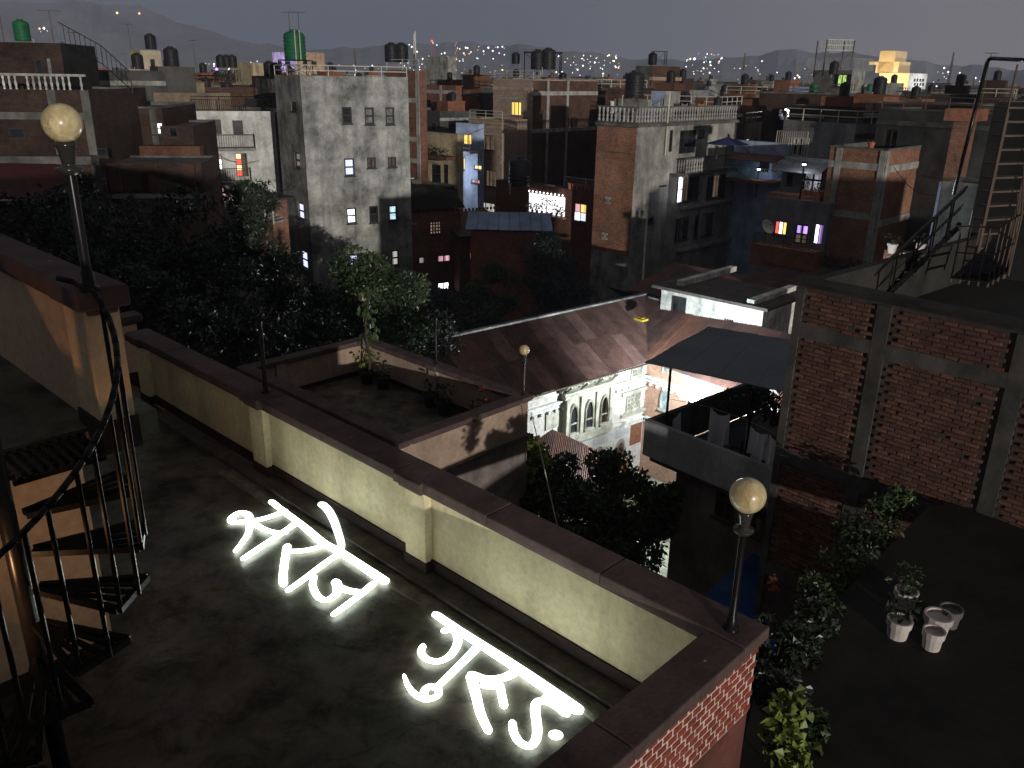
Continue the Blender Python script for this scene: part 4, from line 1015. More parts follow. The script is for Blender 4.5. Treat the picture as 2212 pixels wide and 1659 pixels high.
mb.cyl(p, p2, 0.035, None, 6); mb.cyl(p+FB_*0.5, p2+FB_*0.5, 0.035, None, 6); mb.build('rail', WOOD, tb)
for a in (p, p2, p+FB_*0.5, p2+FB_*0.5):
    mb = MB(); mb.cyl(a-Z1*0.42, a, 0.03, None, 6); mb.build('leg', WOOD, tb)
tree('climbing_plant', 'leafy climbing plant under the grey awning above the laundry', [(atR(1600, 872, 20.6), (0.5, 0.5, 0.4), 420), (atR(1655, 880, 19.8), (0.6, 0.6, 0.45), 480)], 0.13, LEAF_G, (atR(1625, 930, 20.2).x, atR(1625, 930, 20.2).y, -4.0, 0.05), 'plants on the laundry terrace', cat='plant', zg=QZ-1.0)

# ------------------------------------------------------------------ white mouldy house with flat dark roof
wh = Bld('white_house', 'low white mouldy house with flat dark roof behind courtyard', px=1650, py=668, r=37.4, lpx=1430, rpx=1722, matL=WHITE_M, matR=WHITE_M, par=0.02)
wh.win(wh.Lf, 1449, 640, 1482, 680, frame=WOOD, cols=2, t=0.07, pane=glass('dim_pane'))
wh.win(wh.Lf, 1562, 688, 1584, 704, frame=ALU, cols=4, t=0.03)
wh.finish(); 
mb = MB(); mb.obox(wh.P(-0.35, -0.35, wh.zt+0.003), wh.ur*(wh.wr+0.7), wh.ul*(wh.wl+0.7), Z1*0.14); mb.build('roof_slab', stained('roof_slab', (0.10, 0.085, 0.075), 0.5, 0.8), wh.root)
mb = MB(); mb.obox(wh.P(-0.2, 0.4, wh.zt+0.146), wh.ur*4.0, wh.ul*0.35, Z1*0.22); mb.build('kerb', WHITE_M, wh.root)
mb = MB(); mb.obox(wh.P(0.4, wh.wl-0.9, wh.zt+0.146), wh.ur*5.0, wh.ul*0.35, Z1*0.26); mb.build('kerb', WHITE_M, wh.root)
r4 = thing('tin_roof', 'rusty tin roof in front of the tall brick tower base', 'roof', atR(1450, 590, 46))
o4 = atR(1355, 625, 45.5); tin_roof(r4, o4, AX, (BX*2.6+Z1*0.5).normalized(), 7.5, 4.5, 1, 0.9, ([4, 0, 2, 3],))
mb = MB(); mb.obox(o4-Z1*4.5+BX*0.1, AX*7.3, BX*4, Z1*4.4); mb.build('brick_base', BRICK, r4)
r5 = thing('tin_roof', 'broad dark tin roof littered with planks, right of white house', 'roof', atR(1680, 600, 47))
o5 = atR(1575, 610, 50); tin_roof(r5, o5, AX, (BX*2.6+Z1*0.35).normalized(), 11, 6.5, 1, 0.95, ([3, 0, 3, 2],))
mb = MB(); mb.obox(o5-Z1*5+BX*0.1, AX*10.8, BX*6, Z1*4.9); mb.build('brick_base', BRICK_D, r5)
for k in range(5):
    t = thing('loose_plank', ['longest pale plank lying on the dark tin roof', 'second plank on dark tin roof, beside the longest', 'short plank near the edge of dark tin roof', 'plank lying crosswise on the dark tin roof', 'thin batten at right end of the dark tin roof'][k], 'plank', o5, 'planks on the tin roof'); mb = MB()
    a = o5+AX*(2+1.6*k)+BX*(1.0+0.6*(k % 3))+Z1*(0.24+0.08*(k % 3)); d = (AX*math.cos(k*1.3)+BX*math.sin(k*1.3)*0.6).normalized(); mb.obox(a, d*(2.2-0.25*k), V((-d.y, d.x, 0))*0.14, Z1*0.04); mb.build('board', RAILW, t)

# ------------------------------------------------------------------ near brick building on the right, bricks laid one by one
C0 = atR(1727, 606, 16.75); nb_z = C0.z; C0.z = 0
nf = FA; nback = FB_
NBL = 9.5
nb = thing('brick_block', 'dark brick block with grey concrete frame filling the right side', 'building', C0+V((0, 0, G)))
NF = Face(C0, nf, -nback, NBL)
DARKC = stained('sooty_concrete', (0.032, 0.030, 0.028), 0.5, 0.9)  # toned near black so roof, parapet and inner walls look shaded
MORT = stained('dark_mortar', (0.066, 0.052, 0.045), 0.6, 2.0)
mb = MB(); mb.obox(C0+Z1*G, nf*NBL, nback*0.22, Z1*(nb_z-G-0.10)); mb.build('mortar_wall', MORT, nb)
mb = MB(); mb.obox(C0+nback*0.221+Z1*G, nf*0.22, nback*8.6, Z1*(nb_z-G-0.10)); mb.obox(C0+nback*8.8+Z1*G, nf*NBL, nback*0.2, Z1*(nb_z-G-0.10)); mb.build('rear_walls', DARKC, nb)
mb = MB(); mb.obox(C0+nback*0.221+nf*0.221+Z1*(nb_z-1.25), nf*NBL, nback*8.5, Z1*0.2); mb.build('roof_slab', DARKC, nb)
mb = MB(); 
for o_, d_, n_ in ((C0, nf*NBL, nback*0.22), (C0+nback*0.221, nf*0.22, nback*8.6), (C0+nback*8.8, nf*NBL, nback*0.2)):
    mb.obox(o_+Z1*(nb_z-0.098), d_, n_, Z1*0.098)
mb.build('parapet', DARKC, nb)
mb = MB(); mb.obox(C0-nf*0.08-nback*0.10+Z1*(nb_z+0.003), nf*(NBL+0.1), nback*0.30, Z1*0.07); mb.build('coping', DARKC, nb)
zb1_ = NF.uv(1900, 755)[1]; zb2_ = NF.uv(1832, 1035)[1]
cols = [NF.uv(1880, 850)[0]-0.13, NF.uv(2185, 870)[0]-0.13]; colw = 0.27
for z in (zb1_, zb2_, zb2_-(zb1_-zb2_)):
    mb = MB(); n = 12
    for k in range(n):
        s0, s1 = NBL*k/n, NBL*(k+1)/n; w0 = 0.03*math.sin(k*2.1); mb.obox(NF.pt(s0, z-0.14+w0, 0.0), nf*(s1-s0), -nback*0.042, Z1*(0.28+0.03*math.cos(k*2.7)))
    mb.build('beam', stained('raw_concrete', (0.072, 0.067, 0.062), 0.5, 1.4, 0.93, 1.25, 0.3), nb)
for s in [0.0]+cols:
    mb = MB(); mb.obox(NF.pt(s, G, 0.0), nf*(colw if s else 0.16), -nback*0.045, Z1*(nb_z-0.13-G)); mb.build('column', stained('raw_concrete', (0.072, 0.067, 0.062)), nb)
BR = [stained('wall_brick_%d' % k, c, 0.65, 4.0, 0.95, 1.3, 0.1, 22) for k, c in enumerate(((0.115, 0.054, 0.041), (0.090, 0.043, 0.033), (0.145, 0.072, 0.052)))]
def brick_shape(l, h, d):
    mb = MB(); o = V((0, 0, 0)); n = -nback; c = 0.006
    p = [o, nf*l, nf*l+Z1*h, Z1*h]; q = [nf*c+Z1*c+n*d, nf*(l-c)+Z1*c+n*d, nf*(l-c)+Z1*(h-c)+n*d, nf*c+Z1*(h-c)+n*d]
    mb.quad(*q)
    for k in range(4): j = (k+1) % 4; mb.quad(p[k], p[j], q[j], q[k])
    return mb
BME = []
for k in range(3):
    o = brick_shape(0.225, 0.066, 0.035).build('brick', BR[k], None); BME.append(o.data); bpy.data.objects.remove(o)
spots = []
s_lim = 6.2; z = zb2_-2.9; row = 0
while z < nb_z-0.16:
    inbeam = any(abs(z+0.033-zz) < 0.155 for zz in (zb1_, zb2_, zb2_-(zb1_-zb2_)))
    if not inbeam:
        s = 0.17+(0.12 if row % 2 else 0.0)
        while s < s_lim:
            if not any(s < c+colw+0.005 and s+0.225 > c-0.005 for c in cols) and random.random() > 0.012: spots.append((s+random.uniform(-.006, .006), z+random.uniform(-.005, .005)))
            s += 0.238
    z += 0.083; row += 1
def vis(sp):
    p = NF.pt(sp[0]+0.1, sp[1]); x, y = proj(p); inside = 0 < x < PXW and 0 < y < 1150
    return (0 if inside else 1, (p-CAM).length)
spots.sort(key=vis)
rest = MB()
for i, (s, z) in enumerate(spots):
    p = NF.pt(s, z, random.uniform(-0.012, 0.010)); k = random.choice((0, 0, 1, 2))
    if i < 300:
        o = link('brick', BME[k], nb); o.location = p
    else:
        b_ = brick_shape(0.225, 0.066, 0.035); i0 = len(rest.v); rest.v += [(v_[0]+p.x, v_[1]+p.y, v_[2]+p.z) for v_ in b_.v]; rest.f += [tuple(i0+j for j in f_) for f_ in b_.f]; rest.m += [k]*len(b_.f)
o = rest.build('bricks', BR, nb); o['kind'] = 'stuff'
# metal stair and cage on its roof
sr = thing('roof_stair', 'black metal stair rising across the roof of dark brick block', 'staircase', atR(1890, 610, 20))
a = atR(1880, 640, 19.0); b = atR(2075, 455, 21.5); sd = V((0.5, 0.86, 0))*0.8
for off in (V((0, 0, 0)), sd):
    mb = MB(); mb.cyl(a+off-Z1*0.4, b+off-Z1*0.4, 0.06, None, 6); mb.build('stringer', IRON, sr)
    mb = MB(); mb.cyl(a+off+Z1*0.45, b+off+Z1*0.45, 0.03, None, 6)
    for k in range(5):
        q = a.lerp(b, (k+0.3)/5)+off; mb.cyl(q-Z1*0.4, q+Z1*0.45, 0.02, None, 5)
    mb.cyl(a+off+Z1*0.05, b+off+Z1*0.05, 0.015, None, 5); mb.build('handrail', IRON, sr)
for k in range(12):
    q = a.lerp(b, (k+0.5)/12)-Z1*0.38; mb = MB(); mb.obox(q-V((0.13, 0, 0)), V((0.26, 0, 0)), sd, Z1*0.03); mb.build('tread', IRON, sr)
cg = thing('landing_cage', 'rusty railed landing at the top of the metal roof stair', 'railing', atR(2150, 600, 20))
pts = [atR(2055, 600, 20.0), atR(2135, 610, 19.0), atR(2180, 585, 18.6), atR(2185, 480, 19.6)]
for zz in (0.0, 0.55, 1.1):
    mb = MB(); mb.path([p+Z1*zz for p in pts], 0.018, 5); mb.build('rail', IRON_R, cg)
for p0, p1 in zip(pts, pts[1:]):
    for k in range(4):
        q = p0.lerp(p1, k/4); mb = MB(); mb.cyl(q-Z1*0.1, q+Z1*1.15, 0.02, None, 5); mb.build('post', IRON_R, cg)
mb = MB(); mb.quad(pts[0], pts[1], pts[2], pts[3]); o = mb.build('grating', IRON, cg); o.modifiers.new('t', 'SOLIDIFY').thickness = 0.04
# dark tower at the right edge
DARKW = stained('soot_black_wall', (0.028, 0.025, 0.024), 0.5, 0.8, 0.95)  # near-black colour stands for missing light on the right-edge tower
dt = Bld('dark_tower', 'almost black building with outside stair at the right edge', corner=atR(2330, 300, 25)*1.0, lpx=2150, wr=6, matL=DARKW, matR=DARKW, ztop=4.2)
dt.finish()
s0_, s1_ = atR(2100, 600, 20.5), atR(2178, 235, 22.0); sw_ = V((0.93, 0.36, 0))*0.95
for k in range(13):
    q = s0_.lerp(s1_, k/12); mb = MB(); mb.obox(q, sw_, V((-0.1, 0.26, 0)), Z1*0.035); mb.build('stair_tread', IRON_R, dt.root)
for off in (V((0, 0, 0)), sw_):
    mb = MB(); mb.cyl(s0_+off-Z1*0.08, s1_+off-Z1*0.08, 0.045, None, 6); mb.cyl(s0_+off+Z1*0.9, s1_+off+Z1*0.9, 0.022, None, 6)
    for k in range(6): q = s0_.lerp(s1_, (k+0.2)/6)+off; mb.cyl(q-Z1*0.08, q+Z1*0.9, 0.016, None, 5)
    mb.build('stair_rail', IRON_R, dt.root)
fp_ = thing('pipe_frame', 'bent dark pipe frame standing against the sky at top right', 'pipe', atR(2070, 400, 30))
mb = MB(); mb.path([atR(2060, 420, 24), atR(2133, 132, 24), atR(2140, 126, 24), atR(2260, 132, 22)], 0.045, 8); mb.build('pipe', IRON, fp_, True)
tk = water_tank(V(atz(2190, 1120, -2.9)), 'huge black water tank half cut off at the right edge', s=1.25)

# ------------------------------------------------------------------ garden deck at the lower right
GZ = -2.6
gp_ = [atz(1480, 1900, GZ), atz(1600, 1640, GZ), atz(1640, 1480, GZ), atz(1800, 1330, GZ), atz(2000, 1120, GZ), atz(2500, 1080, GZ), atz(2700, 1900, GZ)]
mb = MB(); i = len(mb.v); mb.v += [tuple(q) for q in gp_]; mb.f.append(tuple(range(len(gp_)))); mb.m.append(0)
gd = structure('garden_deck', mb, stained('damp_deck', (0.018, 0.016, 0.014), 0.4, 0.8, 0.8, 1.5, 0.0, 5)); o = gd.modifiers.new('t', 'SOLIDIFY'); o.thickness = 0.25; o.offset = -1
for k, (px, py, r_, lb, pl) in enumerate(((1930, 1385, 0.15, 'pale flower pot with wiry plant, leftmost of the white pots', LEAF_D), (2013, 1375, 0.17, 'wide empty pale pot in the middle of pot cluster', None), (2003, 1410, 0.13, 'small empty pale pot in front of pot cluster', None),
        (1945, 1320, 0.15, 'pale pot with leafy plant behind the cluster', LEAF_G), (2040, 1360, 0.14, 'dark pot tucked behind the wide pale pot', None))):
    pot(atz(px, py+22, GZ+0.004), lb, r_, 0.52, POTW if k != 4 else paint('grey_pot', (0.12, 0.1, 0.1)), pl, 'pots on the garden deck', 70, 0.35, 0.09, spread=0.22)
tr_ = thing('round_tray', 'round pale basin standing behind the white pots', 'basin', atz(1962, 1320, GZ)); mb = MB(); mb.lathe(atz(1962, 1310, GZ+0.004), [(0, 0), (0.2, 0), (0.28, 0.14), (0.26, 0.14), (0.19, 0.02), (0, 0.02)], 18); mb.build('basin', POTW, tr_)
dm = thing('draped_sack', 'pale crumpled sack on the dark deck near the tank', 'sack', atz(2060, 1190, GZ)); mb = MB(); c = atz(2065, 1195, GZ+0.05)
for i in range(7):
    for j in range(4):
        f0 = lambda a_, b_: c+V((0.13*a_-0.45, 0.13*b_-0.25, 0.10*math.sin(a_*1.1+b_)*0.6+0.12))
        mb.quad(f0(i, j), f0(i+1, j), f0(i+1, j+1), f0(i, j+1))
mb.build('fabric', paint('dirty_sack', (0.22, 0.20, 0.16), 0.9), dm, True)
wb = thing('wooden_box', 'small reddish wooden box on the dark deck at right', 'box', atz(2130, 1335, GZ)); c = atz(2130, 1340, GZ+0.004)
for o_, u_, v_ in ((c, AX*0.5, BX*0.03), (c+BX*0.4, AX*0.5, BX*0.03), (c+BX*0.031, AX*0.03, BX*0.368), (c+AX*0.47+BX*0.031, AX*0.03, BX*0.368)):
    mb = MB(); mb.obox(o_, u_, v_, Z1*0.22); mb.build('plank', paint('red_wood', (0.13, 0.04, 0.025), 0.8), wb)
# hedge and planters along the deck edge
hb = [(1672, 1420, 0.30), (1690, 1500, 0.32), (1715, 1400, 0.34), (1745, 1345, 0.34), (1775, 1280, 0.36), (1830, 1215, 0.42), (1880, 1145, 0.45), (1930, 1085, 0.42)]
nm = ['dark creeper just right of the corner lamp', 'dark creeper above the bright ivy', 'dark creeper between corner lamp and white pots', 'dark shrub lowest along the deck edge, right of blue tarpaulin', 'olive shrub against the lower brick wall, nearer tarpaulin', 'olive shrub below the concrete column', 'olive shrub by the brick wall foot, right of the column', 'topmost olive shrub of deck edge by the tank']
for k, (px, py, r_) in enumerate(hb):
    c = atz(px, py, GZ+0.3); tree('deck_shrub', nm[k], [(c, (r_, r_, r_*0.8), 420), (c+rv()*0.3, (r_*0.7, r_*0.7, r_*0.7), 260)], 0.09, LEAF_G if k > 3 else LEAF_D, (c.x, c.y, GZ+0.2, 0.03), 'shrubs along the deck edge', cat='shrub', zg=GZ)
c = atz(1700, 1615, -1.9); tree('ivy', 'bright yellow green ivy at the bottom beside red cladding', [(c, (0.28, 0.3, 0.45), 300), (c+V((0.05, 0.2, 0.3)), (0.2, 0.2, 0.3), 130)], 0.085, LEAF_Y, (c.x, c.y, -2.2, 0.02), 'plants by the cladding', aspect=0.55, cat='plant', zg=GZ)
c = atz(1720, 1560, -2.2); tree('ivy', 'darker leafy plant just above the bright ivy', [(c, (0.3, 0.35, 0.35), 420)], 0.09, LEAF_G, (c.x, c.y, -2.4, 0.02), 'plants by the cladding', aspect=0.45, cat='plant', zg=GZ)
# blue tarpaulin roof and wall below it
tz_ = -6.6; tpp = [atz(1510, 1295, tz_), atz(1640, 1185, tz_+0.3), atz(1748, 1240, tz_+0.3), atz(1790, 1330, tz_), atz(1650, 1440, tz_-0.2)]
tv = thing('tarpaulin', 'blue tarpaulin spread over a low roof behind the globe lamp', 'tarpaulin', V((tpp[0].x, tpp[0].y, G)))
mb = MB(); cc = sum(tpp, V((0, 0, 0)))/5; n = 8
for k in range(5):
    a, b = tpp[k], tpp[(k+1) % 5]
    for i in range(n):
        for j in range(n):
            def g(u_, v_): 
                p = cc.lerp(a.lerp(b, v_), u_); return p+Z1*0.06*math.sin(p.x*3.1+p.y*1.7)*math.sin(p.y*2.3)
            mb.quad(g(i/n, j/n), g((i+1)/n, j/n), g((i+1)/n, (j+1)/n), g(i/n, (j+1)/n))
mb.build('sheet', paint('blue_plastic', (0.015, 0.05, 0.17), 0.5), tv, True)
mb = MB()
for k in range(5): mb.cyl(V((tpp[k].x, tpp[k].y, G)), tpp[k]-Z1*0.02, 0.05, None, 6)
mb.build('posts', WOOD, tv)
hk = thing('pole_with_rag', 'thin leaning pole with orange rag before the blue tarpaulin', 'pole', atR(1668, 1340, 12)); mb = MB()
mb.cyl(atR(1662, 1345, 11.5), atR(1676, 1240, 11.5), 0.012, None, 5); mb.build('stick', IRON_R, hk); mb = MB(); c = atR(1674, 1262, 11.5); foliage(mb, c, (0.05, 0.05, 0.13), 24, 0.09); mb.build('rag', paint('orange_rag', (0.3, 0.1, 0.05), 0.8), hk)

# odds and ends lying about on the garden deck
hs = thing('garden_hose', 'dark green hose snaking over the garden deck', 'hose', atz(1900, 1520, GZ)); mb = MB()
mb.path([atz(1850+40*k+25*math.sin(k*1.4), 1540+28*math.sin(k*0.9)-6*k, GZ+0.014) for k in range(9)], 0.012, 6); mb.build('tube', paint('hose_green', (0.02, 0.05, 0.025), 0.5), hs, True)
for k, (x0, y0, x1, y1, lb) in enumerate(((2075, 1545, 2200, 1590, 'long pale stick on the garden deck near the bottom right'), (1880, 1470, 1960, 1510, 'short stick lying left of the garden hose'), (1960, 1600, 2040, 1575, 'broken batten at the bottom of the garden deck'))):
    t = thing('stick', lb, 'stick', atz(x0, y0, GZ), 'sticks on the garden deck'); mb = MB(); mb.cyl(atz(x0, y0, GZ+0.02), atz(x1, y1, GZ+0.025), 0.014, 0.010, 5); mb.build('wood', RAILW, t)
mb = MB(); r_ = random.Random(4)
for k in range(260):
    p = atz(r_.uniform(1760, 2212), r_.uniform(1350, 1659), GZ+0.008); a_ = r_.uniform(0, 6.28); d = V((math.cos(a_), math.sin(a_), 0.12)); leafquad(mb, p, d, V((0, 0, 1)), r_.uniform(0.03, 0.07), 0.015)
o = mb.build('fallen_leaves', leafmat('dry_leaves', (0.09, 0.06, 0.03), 0.8), None); tag(o, 'fallen dry leaves scattered on the garden deck', 'leaves', None, 'stuff')
# ------------------------------------------------------------------ grey concrete tower
gt = Bld('concrete_tower', 'tall grey stained concrete tower with lit windows and green roof tank', px=648, py=163, r=51, lpx=592, rpx=880, yaw=33, matL=CONC, matR=CONC, par=0.25)
W = dict(cols=1, rows=2, t=0.09)
for bx, pn in (((739, 231, 760, 267), GLASS), ((788, 232, 808, 269), CURT), ((833, 232, 852, 269), CURT), ((744, 342, 766, 380), G_LILAC), ((749, 449, 770, 483), G_WHITE), ((798, 445, 817, 481), GLASS), ((840, 443, 858, 477), G_CYAN), ((754, 548, 775, 585), G_LILAC), ((845, 540, 862, 574), G_PALE)):
    gt.win(gt.R, *bx, pane=pn, **W)
for bx in ((793, 340, 812, 363), (838, 339, 856, 361)): gt.win(gt.R, *bx, pane=G_DIM, cols=2, t=0.08)
for bx, pn in (((645, 438, 656, 473), G_LILAC), ((652, 542, 664, 579), G_LILAC), ((629, 220, 640, 240), GLASS), ((637, 329, 648, 363), GLASS)): gt.win(gt.Lf, *bx, pane=pn, **W)
gt.finish()
for py, s0, s1 in ((322, 0.2, 6.0), (395, 0.2, 6.9), (500, 0.4, 7.0)):
    zz = gt.R.uv(700, py)[1]; mb = MB(); n = 26
    for k in range(n):
        a, b = s0+(s1-s0)*k/n, s0+(s1-s0)*(k+1)/n; mb.obox(gt.R.pt(a, zz+0.05*math.sin(k*1.7), -0.01), gt.R.u*(b-a), gt.R.n*(0.025+0.01*math.sin(k*2.3)), Z1*(0.10+0.05*math.sin(k*0.9)))
    mb.build('render_ridge', CONC, gt.root)
railing(gt.root, [gt.P(0.05, gt.wl, gt.zt), gt.P(0.05, 0.05, gt.zt), gt.P(gt.wr-0.05, 0.05, gt.zt)], 0.55, RAILW, bars=False, rails=2, posts=1.6, r=0.022)
sp = atR(640, 150, 58); sz = gt.zt-0.25
ts = tank_stand(V((sp.x, sp.y, sz)), 'tall black steel stand carrying the green tank on concrete tower', 1.15, 1.7)
tkz = sz+1.15
t_ = water_tank(V((sp.x, sp.y, tkz)), 'large ribbed green water tank on the grey concrete tower', True, 1.28)
for dx in (0.45, 0.75):
    pt_ = thing('vent_pipe', 'pale pipe running up the %s side of green tank' % ('left' if dx < 0.5 else 'right'), 'pipe', V((sp.x+dx, sp.y-0.8, sz))); mb = MB(); mb.cyl(V((sp.x+dx-0.2, sp.y-0.85, sz)), V((sp.x+dx-0.2, sp.y-0.85, tkz+1.7)), 0.035, None, 6); mb.build('pipe', RAILW, pt_)
for k, px in enumerate((628, 648)):
    antenna(atR(px, 92, 60)*1.0, 'thin T shaped antenna behind the %s edge of green tank' % ('left' if k == 0 else 'right'), 1.8)

# ------------------------------------------------------------------ left side
lb = Bld('brick_house', 'big dark brick house with white balustrade roof at far left', px=-190, py=190, r=45, rpx=189, yaw=8, wl=9, matL=BRICK_S, matR=BRICK_S, par=0.1)
lb.win(lb.R, 17, 277, 53, 299); lb.win(lb.R, 93, 228, 156, 250); lb.win(lb.R, 205, 320, 232, 338)
lb.finish()
z_ = lb.R.uv(60, 345)[1]; lb.band(lb.R, z_-0.12, 0.34, 0.9, CONC_D, 0, lb.wr, 'ledge'); z_ = lb.R.uv(60, 258)[1]; lb.band(lb.R, z_, 0.3, 0.03, CONC_D)
for px in (118, 190): lb.post(lb.R, lb.R.uv(px, 240)[0]-0.2, 0.34, None, None, 0.04, CONC_D)
mb = MB(); mb.obox(lb.R.pt(0, lb.zt+0.55, -0.05), lb.R.u*lb.wr, lb.R.n*0.18, Z1*0.10); mb.build('balustrade_rail', CONC_L, lb.root)
bal = MB(); bal.lathe(V((0, 0, 0)), [(0.05, 0), (0.05, 0.05), (0.03, 0.08), (0.065, 0.22), (0.03, 0.40), (0.05, 0.45), (0.05, 0.545)], 7); bo = bal.build('baluster', WHITE, lb.root, True); bme = bo.data; first = True
for k in range(46):
    s = 0.3+k*0.24
    if s > lb.wr-0.2: break
    if k % 9 == 8: continue
    p = lb.R.pt(s, lb.zt+0.003, 0.03)
    if first: bo.location = p; first = False
    else: link('baluster', bme, lb.root).location = p
rr = Bld('roof_room', 'dark flat roofed room with green tank above balustrade house', px=-120, py=88, r=50, rpx=128, yaw=8, wl=5, matL=DARKW, matR=BRICK_S, zbot=lb.zt-0.5, par=0.1)
rr.win(rr.R, 75, 128, 92, 165, pane=GLASS); rr.win(rr.R, 100, 124, 112, 165, pane=CURT); rr.finish()
railing(rr.root, [rr.P(rr.wr, 0.1, rr.zt), rr.P(rr.wr+1.8, 0.1, rr.zt-1.0), rr.P(rr.wr+3.0, 0.1, rr.zt-2.2)], 0.95, IRON, 0.25)
water_tank(atR(50, 86, 51)-Z1*0.05, 'dark green water tank on the roof room at far left', True, 0.72)
antenna(atR(10, 95, 52), 'tall thin antenna at the extreme left edge of skyline', 3.2); antenna(atR(116, 90, 50), 'leaning thin mast right of the left green tank', 1.4)
la = Bld('brick_house', 'dark brick house with glowing white window behind the left globe lamp', px=190, py=233, r=50, rpx=348, yaw=8, wl=8, matL=BRICK_S, matR=BRICK_S, par=0.1)
la.win(la.R, 327, 265, 352, 290, pane=[G_WHITE], cols=2, rows=2); la.win(la.R, 207, 270, 219, 280, pane=glow('green_lit_pane', (0.6, 0.9, 0.5), 0.7, 9, 0.5)); la.finish(coping=CONC_D)
la.post(la.R, la.R.uv(330, 300)[0], 0.3, None, None, 0.04, CONC_D); la.band(la.R, la.R.uv(250, 345)[1], 0.25, 0.4, CONC_D)
lc = Bld('brick_house', 'low brick house with overhanging upper wall beside the white balcony house', px=345, py=272, r=49, rpx=415, yaw=8, wl=6, matL=BRICK_S, matR=BRICK_S, par=0.1)
lc.win(lc.R, 365, 275, 383, 297); zz0, zz1 = lc.R.uv(400, 345)[1], lc.R.uv(400, 313)[1]; lc.finish()
mb = MB(); f = lc.R; mb.obox(f.pt(-1.0, zz0, -0.1), f.u*(f.uv(440, 330)[0]+1.0), f.n*0.9, Z1*(zz1-zz0)); mb.build('overhang', BRICK_D, lc.root)
lo_ = Bld('brick_house', 'brick wall with recessed panels above the dark red awning', px=100, py=352, r=44, rpx=432, yaw=8, wl=4, matL=BRICK_S, matR=BRICK_S, par=0.1)
lo_.finish()
for px in (145, 235, 320, 398): lo_.post(lo_.R, lo_.R.uv(px, 375)[0], 0.5, lo_.zt-1.3, lo_.zt-0.02, 0.15, BRICK_S)
lo_.band(lo_.R, lo_.zt-1.55, 0.2, 0.3, CONC_D)
ra = thing('red_awning', 'dark red sloping awning under the left globe lamp', 'awning', atR(60, 400, 40)); mb = MB()
for k in range(8):
    a0, a1 = atR(-200, 352, 42).lerp(atR(142, 356, 42), k/8), atR(-200, 352, 42).lerp(atR(142, 356, 42), (k+1)/8); b0, b1 = atR(-200, 432, 39).lerp(atR(152, 430, 39), k/8), atR(-200, 432, 39).lerp(atR(152, 430, 39), (k+1)/8)
    mb.quad(a0, a1, b1, b0)
o = mb.build('canopy', paint('dark_red_sheet', (0.05, 0.012, 0.011), 0.6), ra); o.modifiers.new('t', 'SOLIDIFY').thickness = 0.04
mb = MB(); mb.cyl(atR(-200, 434, 39), atR(110, 431, 39), 0.05, None, 6); mb.build('front_rail', RAILW, ra)

# white house with balconies
wb_ = Bld('white_house', 'white stained house with two balconies and red lit windows', px=412, py=240, r=59.5, rpx=592, yaw=20, wl=7, matL=WHITE, matR=WHITE, par=0.5)
f = wb_.R
wb_.win(f, 422, 258, 478, 290, pane=GLASS, frame=WOOD, sill=False); wb_.win(f, 503, 260, 525, 292, pane=GLASS, frame=WOOD, t=0.07, sill=False)
wb_.win(f, 430, 346, 446, 368, pane=[G_YEL, G_RED], rows=2, frame=WOOD); wb_.win(f, 452, 332, 480, 368, pane=[G_RED, G_PINK, G_WHITE, G_WHITE, G_WHITE, G_PINK], cols=2, rows=3, frame=WOOD)
wb_.win(f, 510, 331, 535, 381, pane=[G_RED, G_YEL, G_RED, G_YEL, G_DIM, G_DIM, G_DIM, G_DIM], cols=2, rows=4, frame=WOOD, sill=False, t=0.04)
wb_.win(f, 516, 400, 536, 424, pane=[G_DIM, G_CYAN], cols=2, frame=WOOD); wb_.win(f, 455, 405, 490, 426, pane=G_PINK, cols=3, frame=WOOD)
wb_.win(f, 452, 498, 466, 520, pane=G_WHITE, cols=2); wb_.win(f, 448, 548, 490, 575, pane=[G_WHITE, G_YEL, G_CYAN], cols=3); wb_.win(f, 520, 480, 540, 500, pane=G_DIM, cols=2)
wb_.finish()
for (x0, x1, yt, yb) in ((448, 551, 290, 316), (432, 543, 363, 388)):
    s0, s1 = f.uv(x0, yb)[0], f.uv(x1, yb)[0]; zf = f.uv((x0+x1)/2, yb+2)[1]; hh = 0.85
    mb = MB(); mb.obox(f.pt(s0, zf-0.16, 0.0), f.u*(s1-s0), f.n*1.0, Z1*0.16); bl = mb.build('balcony_slab', CONC, wb_.root)
    railing(wb_.root, [f.pt(s0+0.04, zf, 0.05), f.pt(s0+0.04, zf, 0.95), f.pt(s1-0.04, zf, 0.95), f.pt(s1-0.04, zf, 0.05)], hh, IRON_R, 0.14, name='balcony_railing')
zr_ = wb_.zt; railing(wb_.root, [wb_.P(0.1, 0.1, zr_), wb_.P(wb_.wr-0.1, 0.1, zr_)], 0.9, IRON, 0.12)
ms = thing('metal_steps', 'pale steel steps and railing below the white balcony house', 'stairs', atR(560, 450, 40)); p0, p1 = atR(505, 420, 42), atR(590, 465, 38)
mb = MB()
for zz in (0, 0.35, 0.7): mb.cyl(p0+Z1*zz, p1+Z1*zz, 0.025, None, 5)
for k in range(6): q = p0.lerp(p1, k/5); mb.cyl(q-Z1*0.4, q+Z1*0.7, 0.025, None, 5)
mb.build('railing', RAILW, ms); mb = MB()
for k in range(10): q = p0.lerp(p1, k/10)-Z1*0.4; mb.obox(q, V((0.35, -0.1, 0)), V((0.2, 0.9, 0)), Z1*0.04)
mb.build('steps', CONC, ms)
sh = Bld('shed', 'small black roofed shed at the foot of the concrete tower', px=585, py=432, r=44, lpx=545, rpx=618, wl=3, wr=2, matL=BRICK, matR=BRICK, par=0.05); sh.finish(DARKW)
mb = MB(); mb.obox(sh.P(-0.3, -0.3, sh.zt), sh.ur*(sh.wr+0.6), sh.ul*(sh.wl+0.6), Z1*0.1); mb.build('roof_slab', DARKW, sh.root)
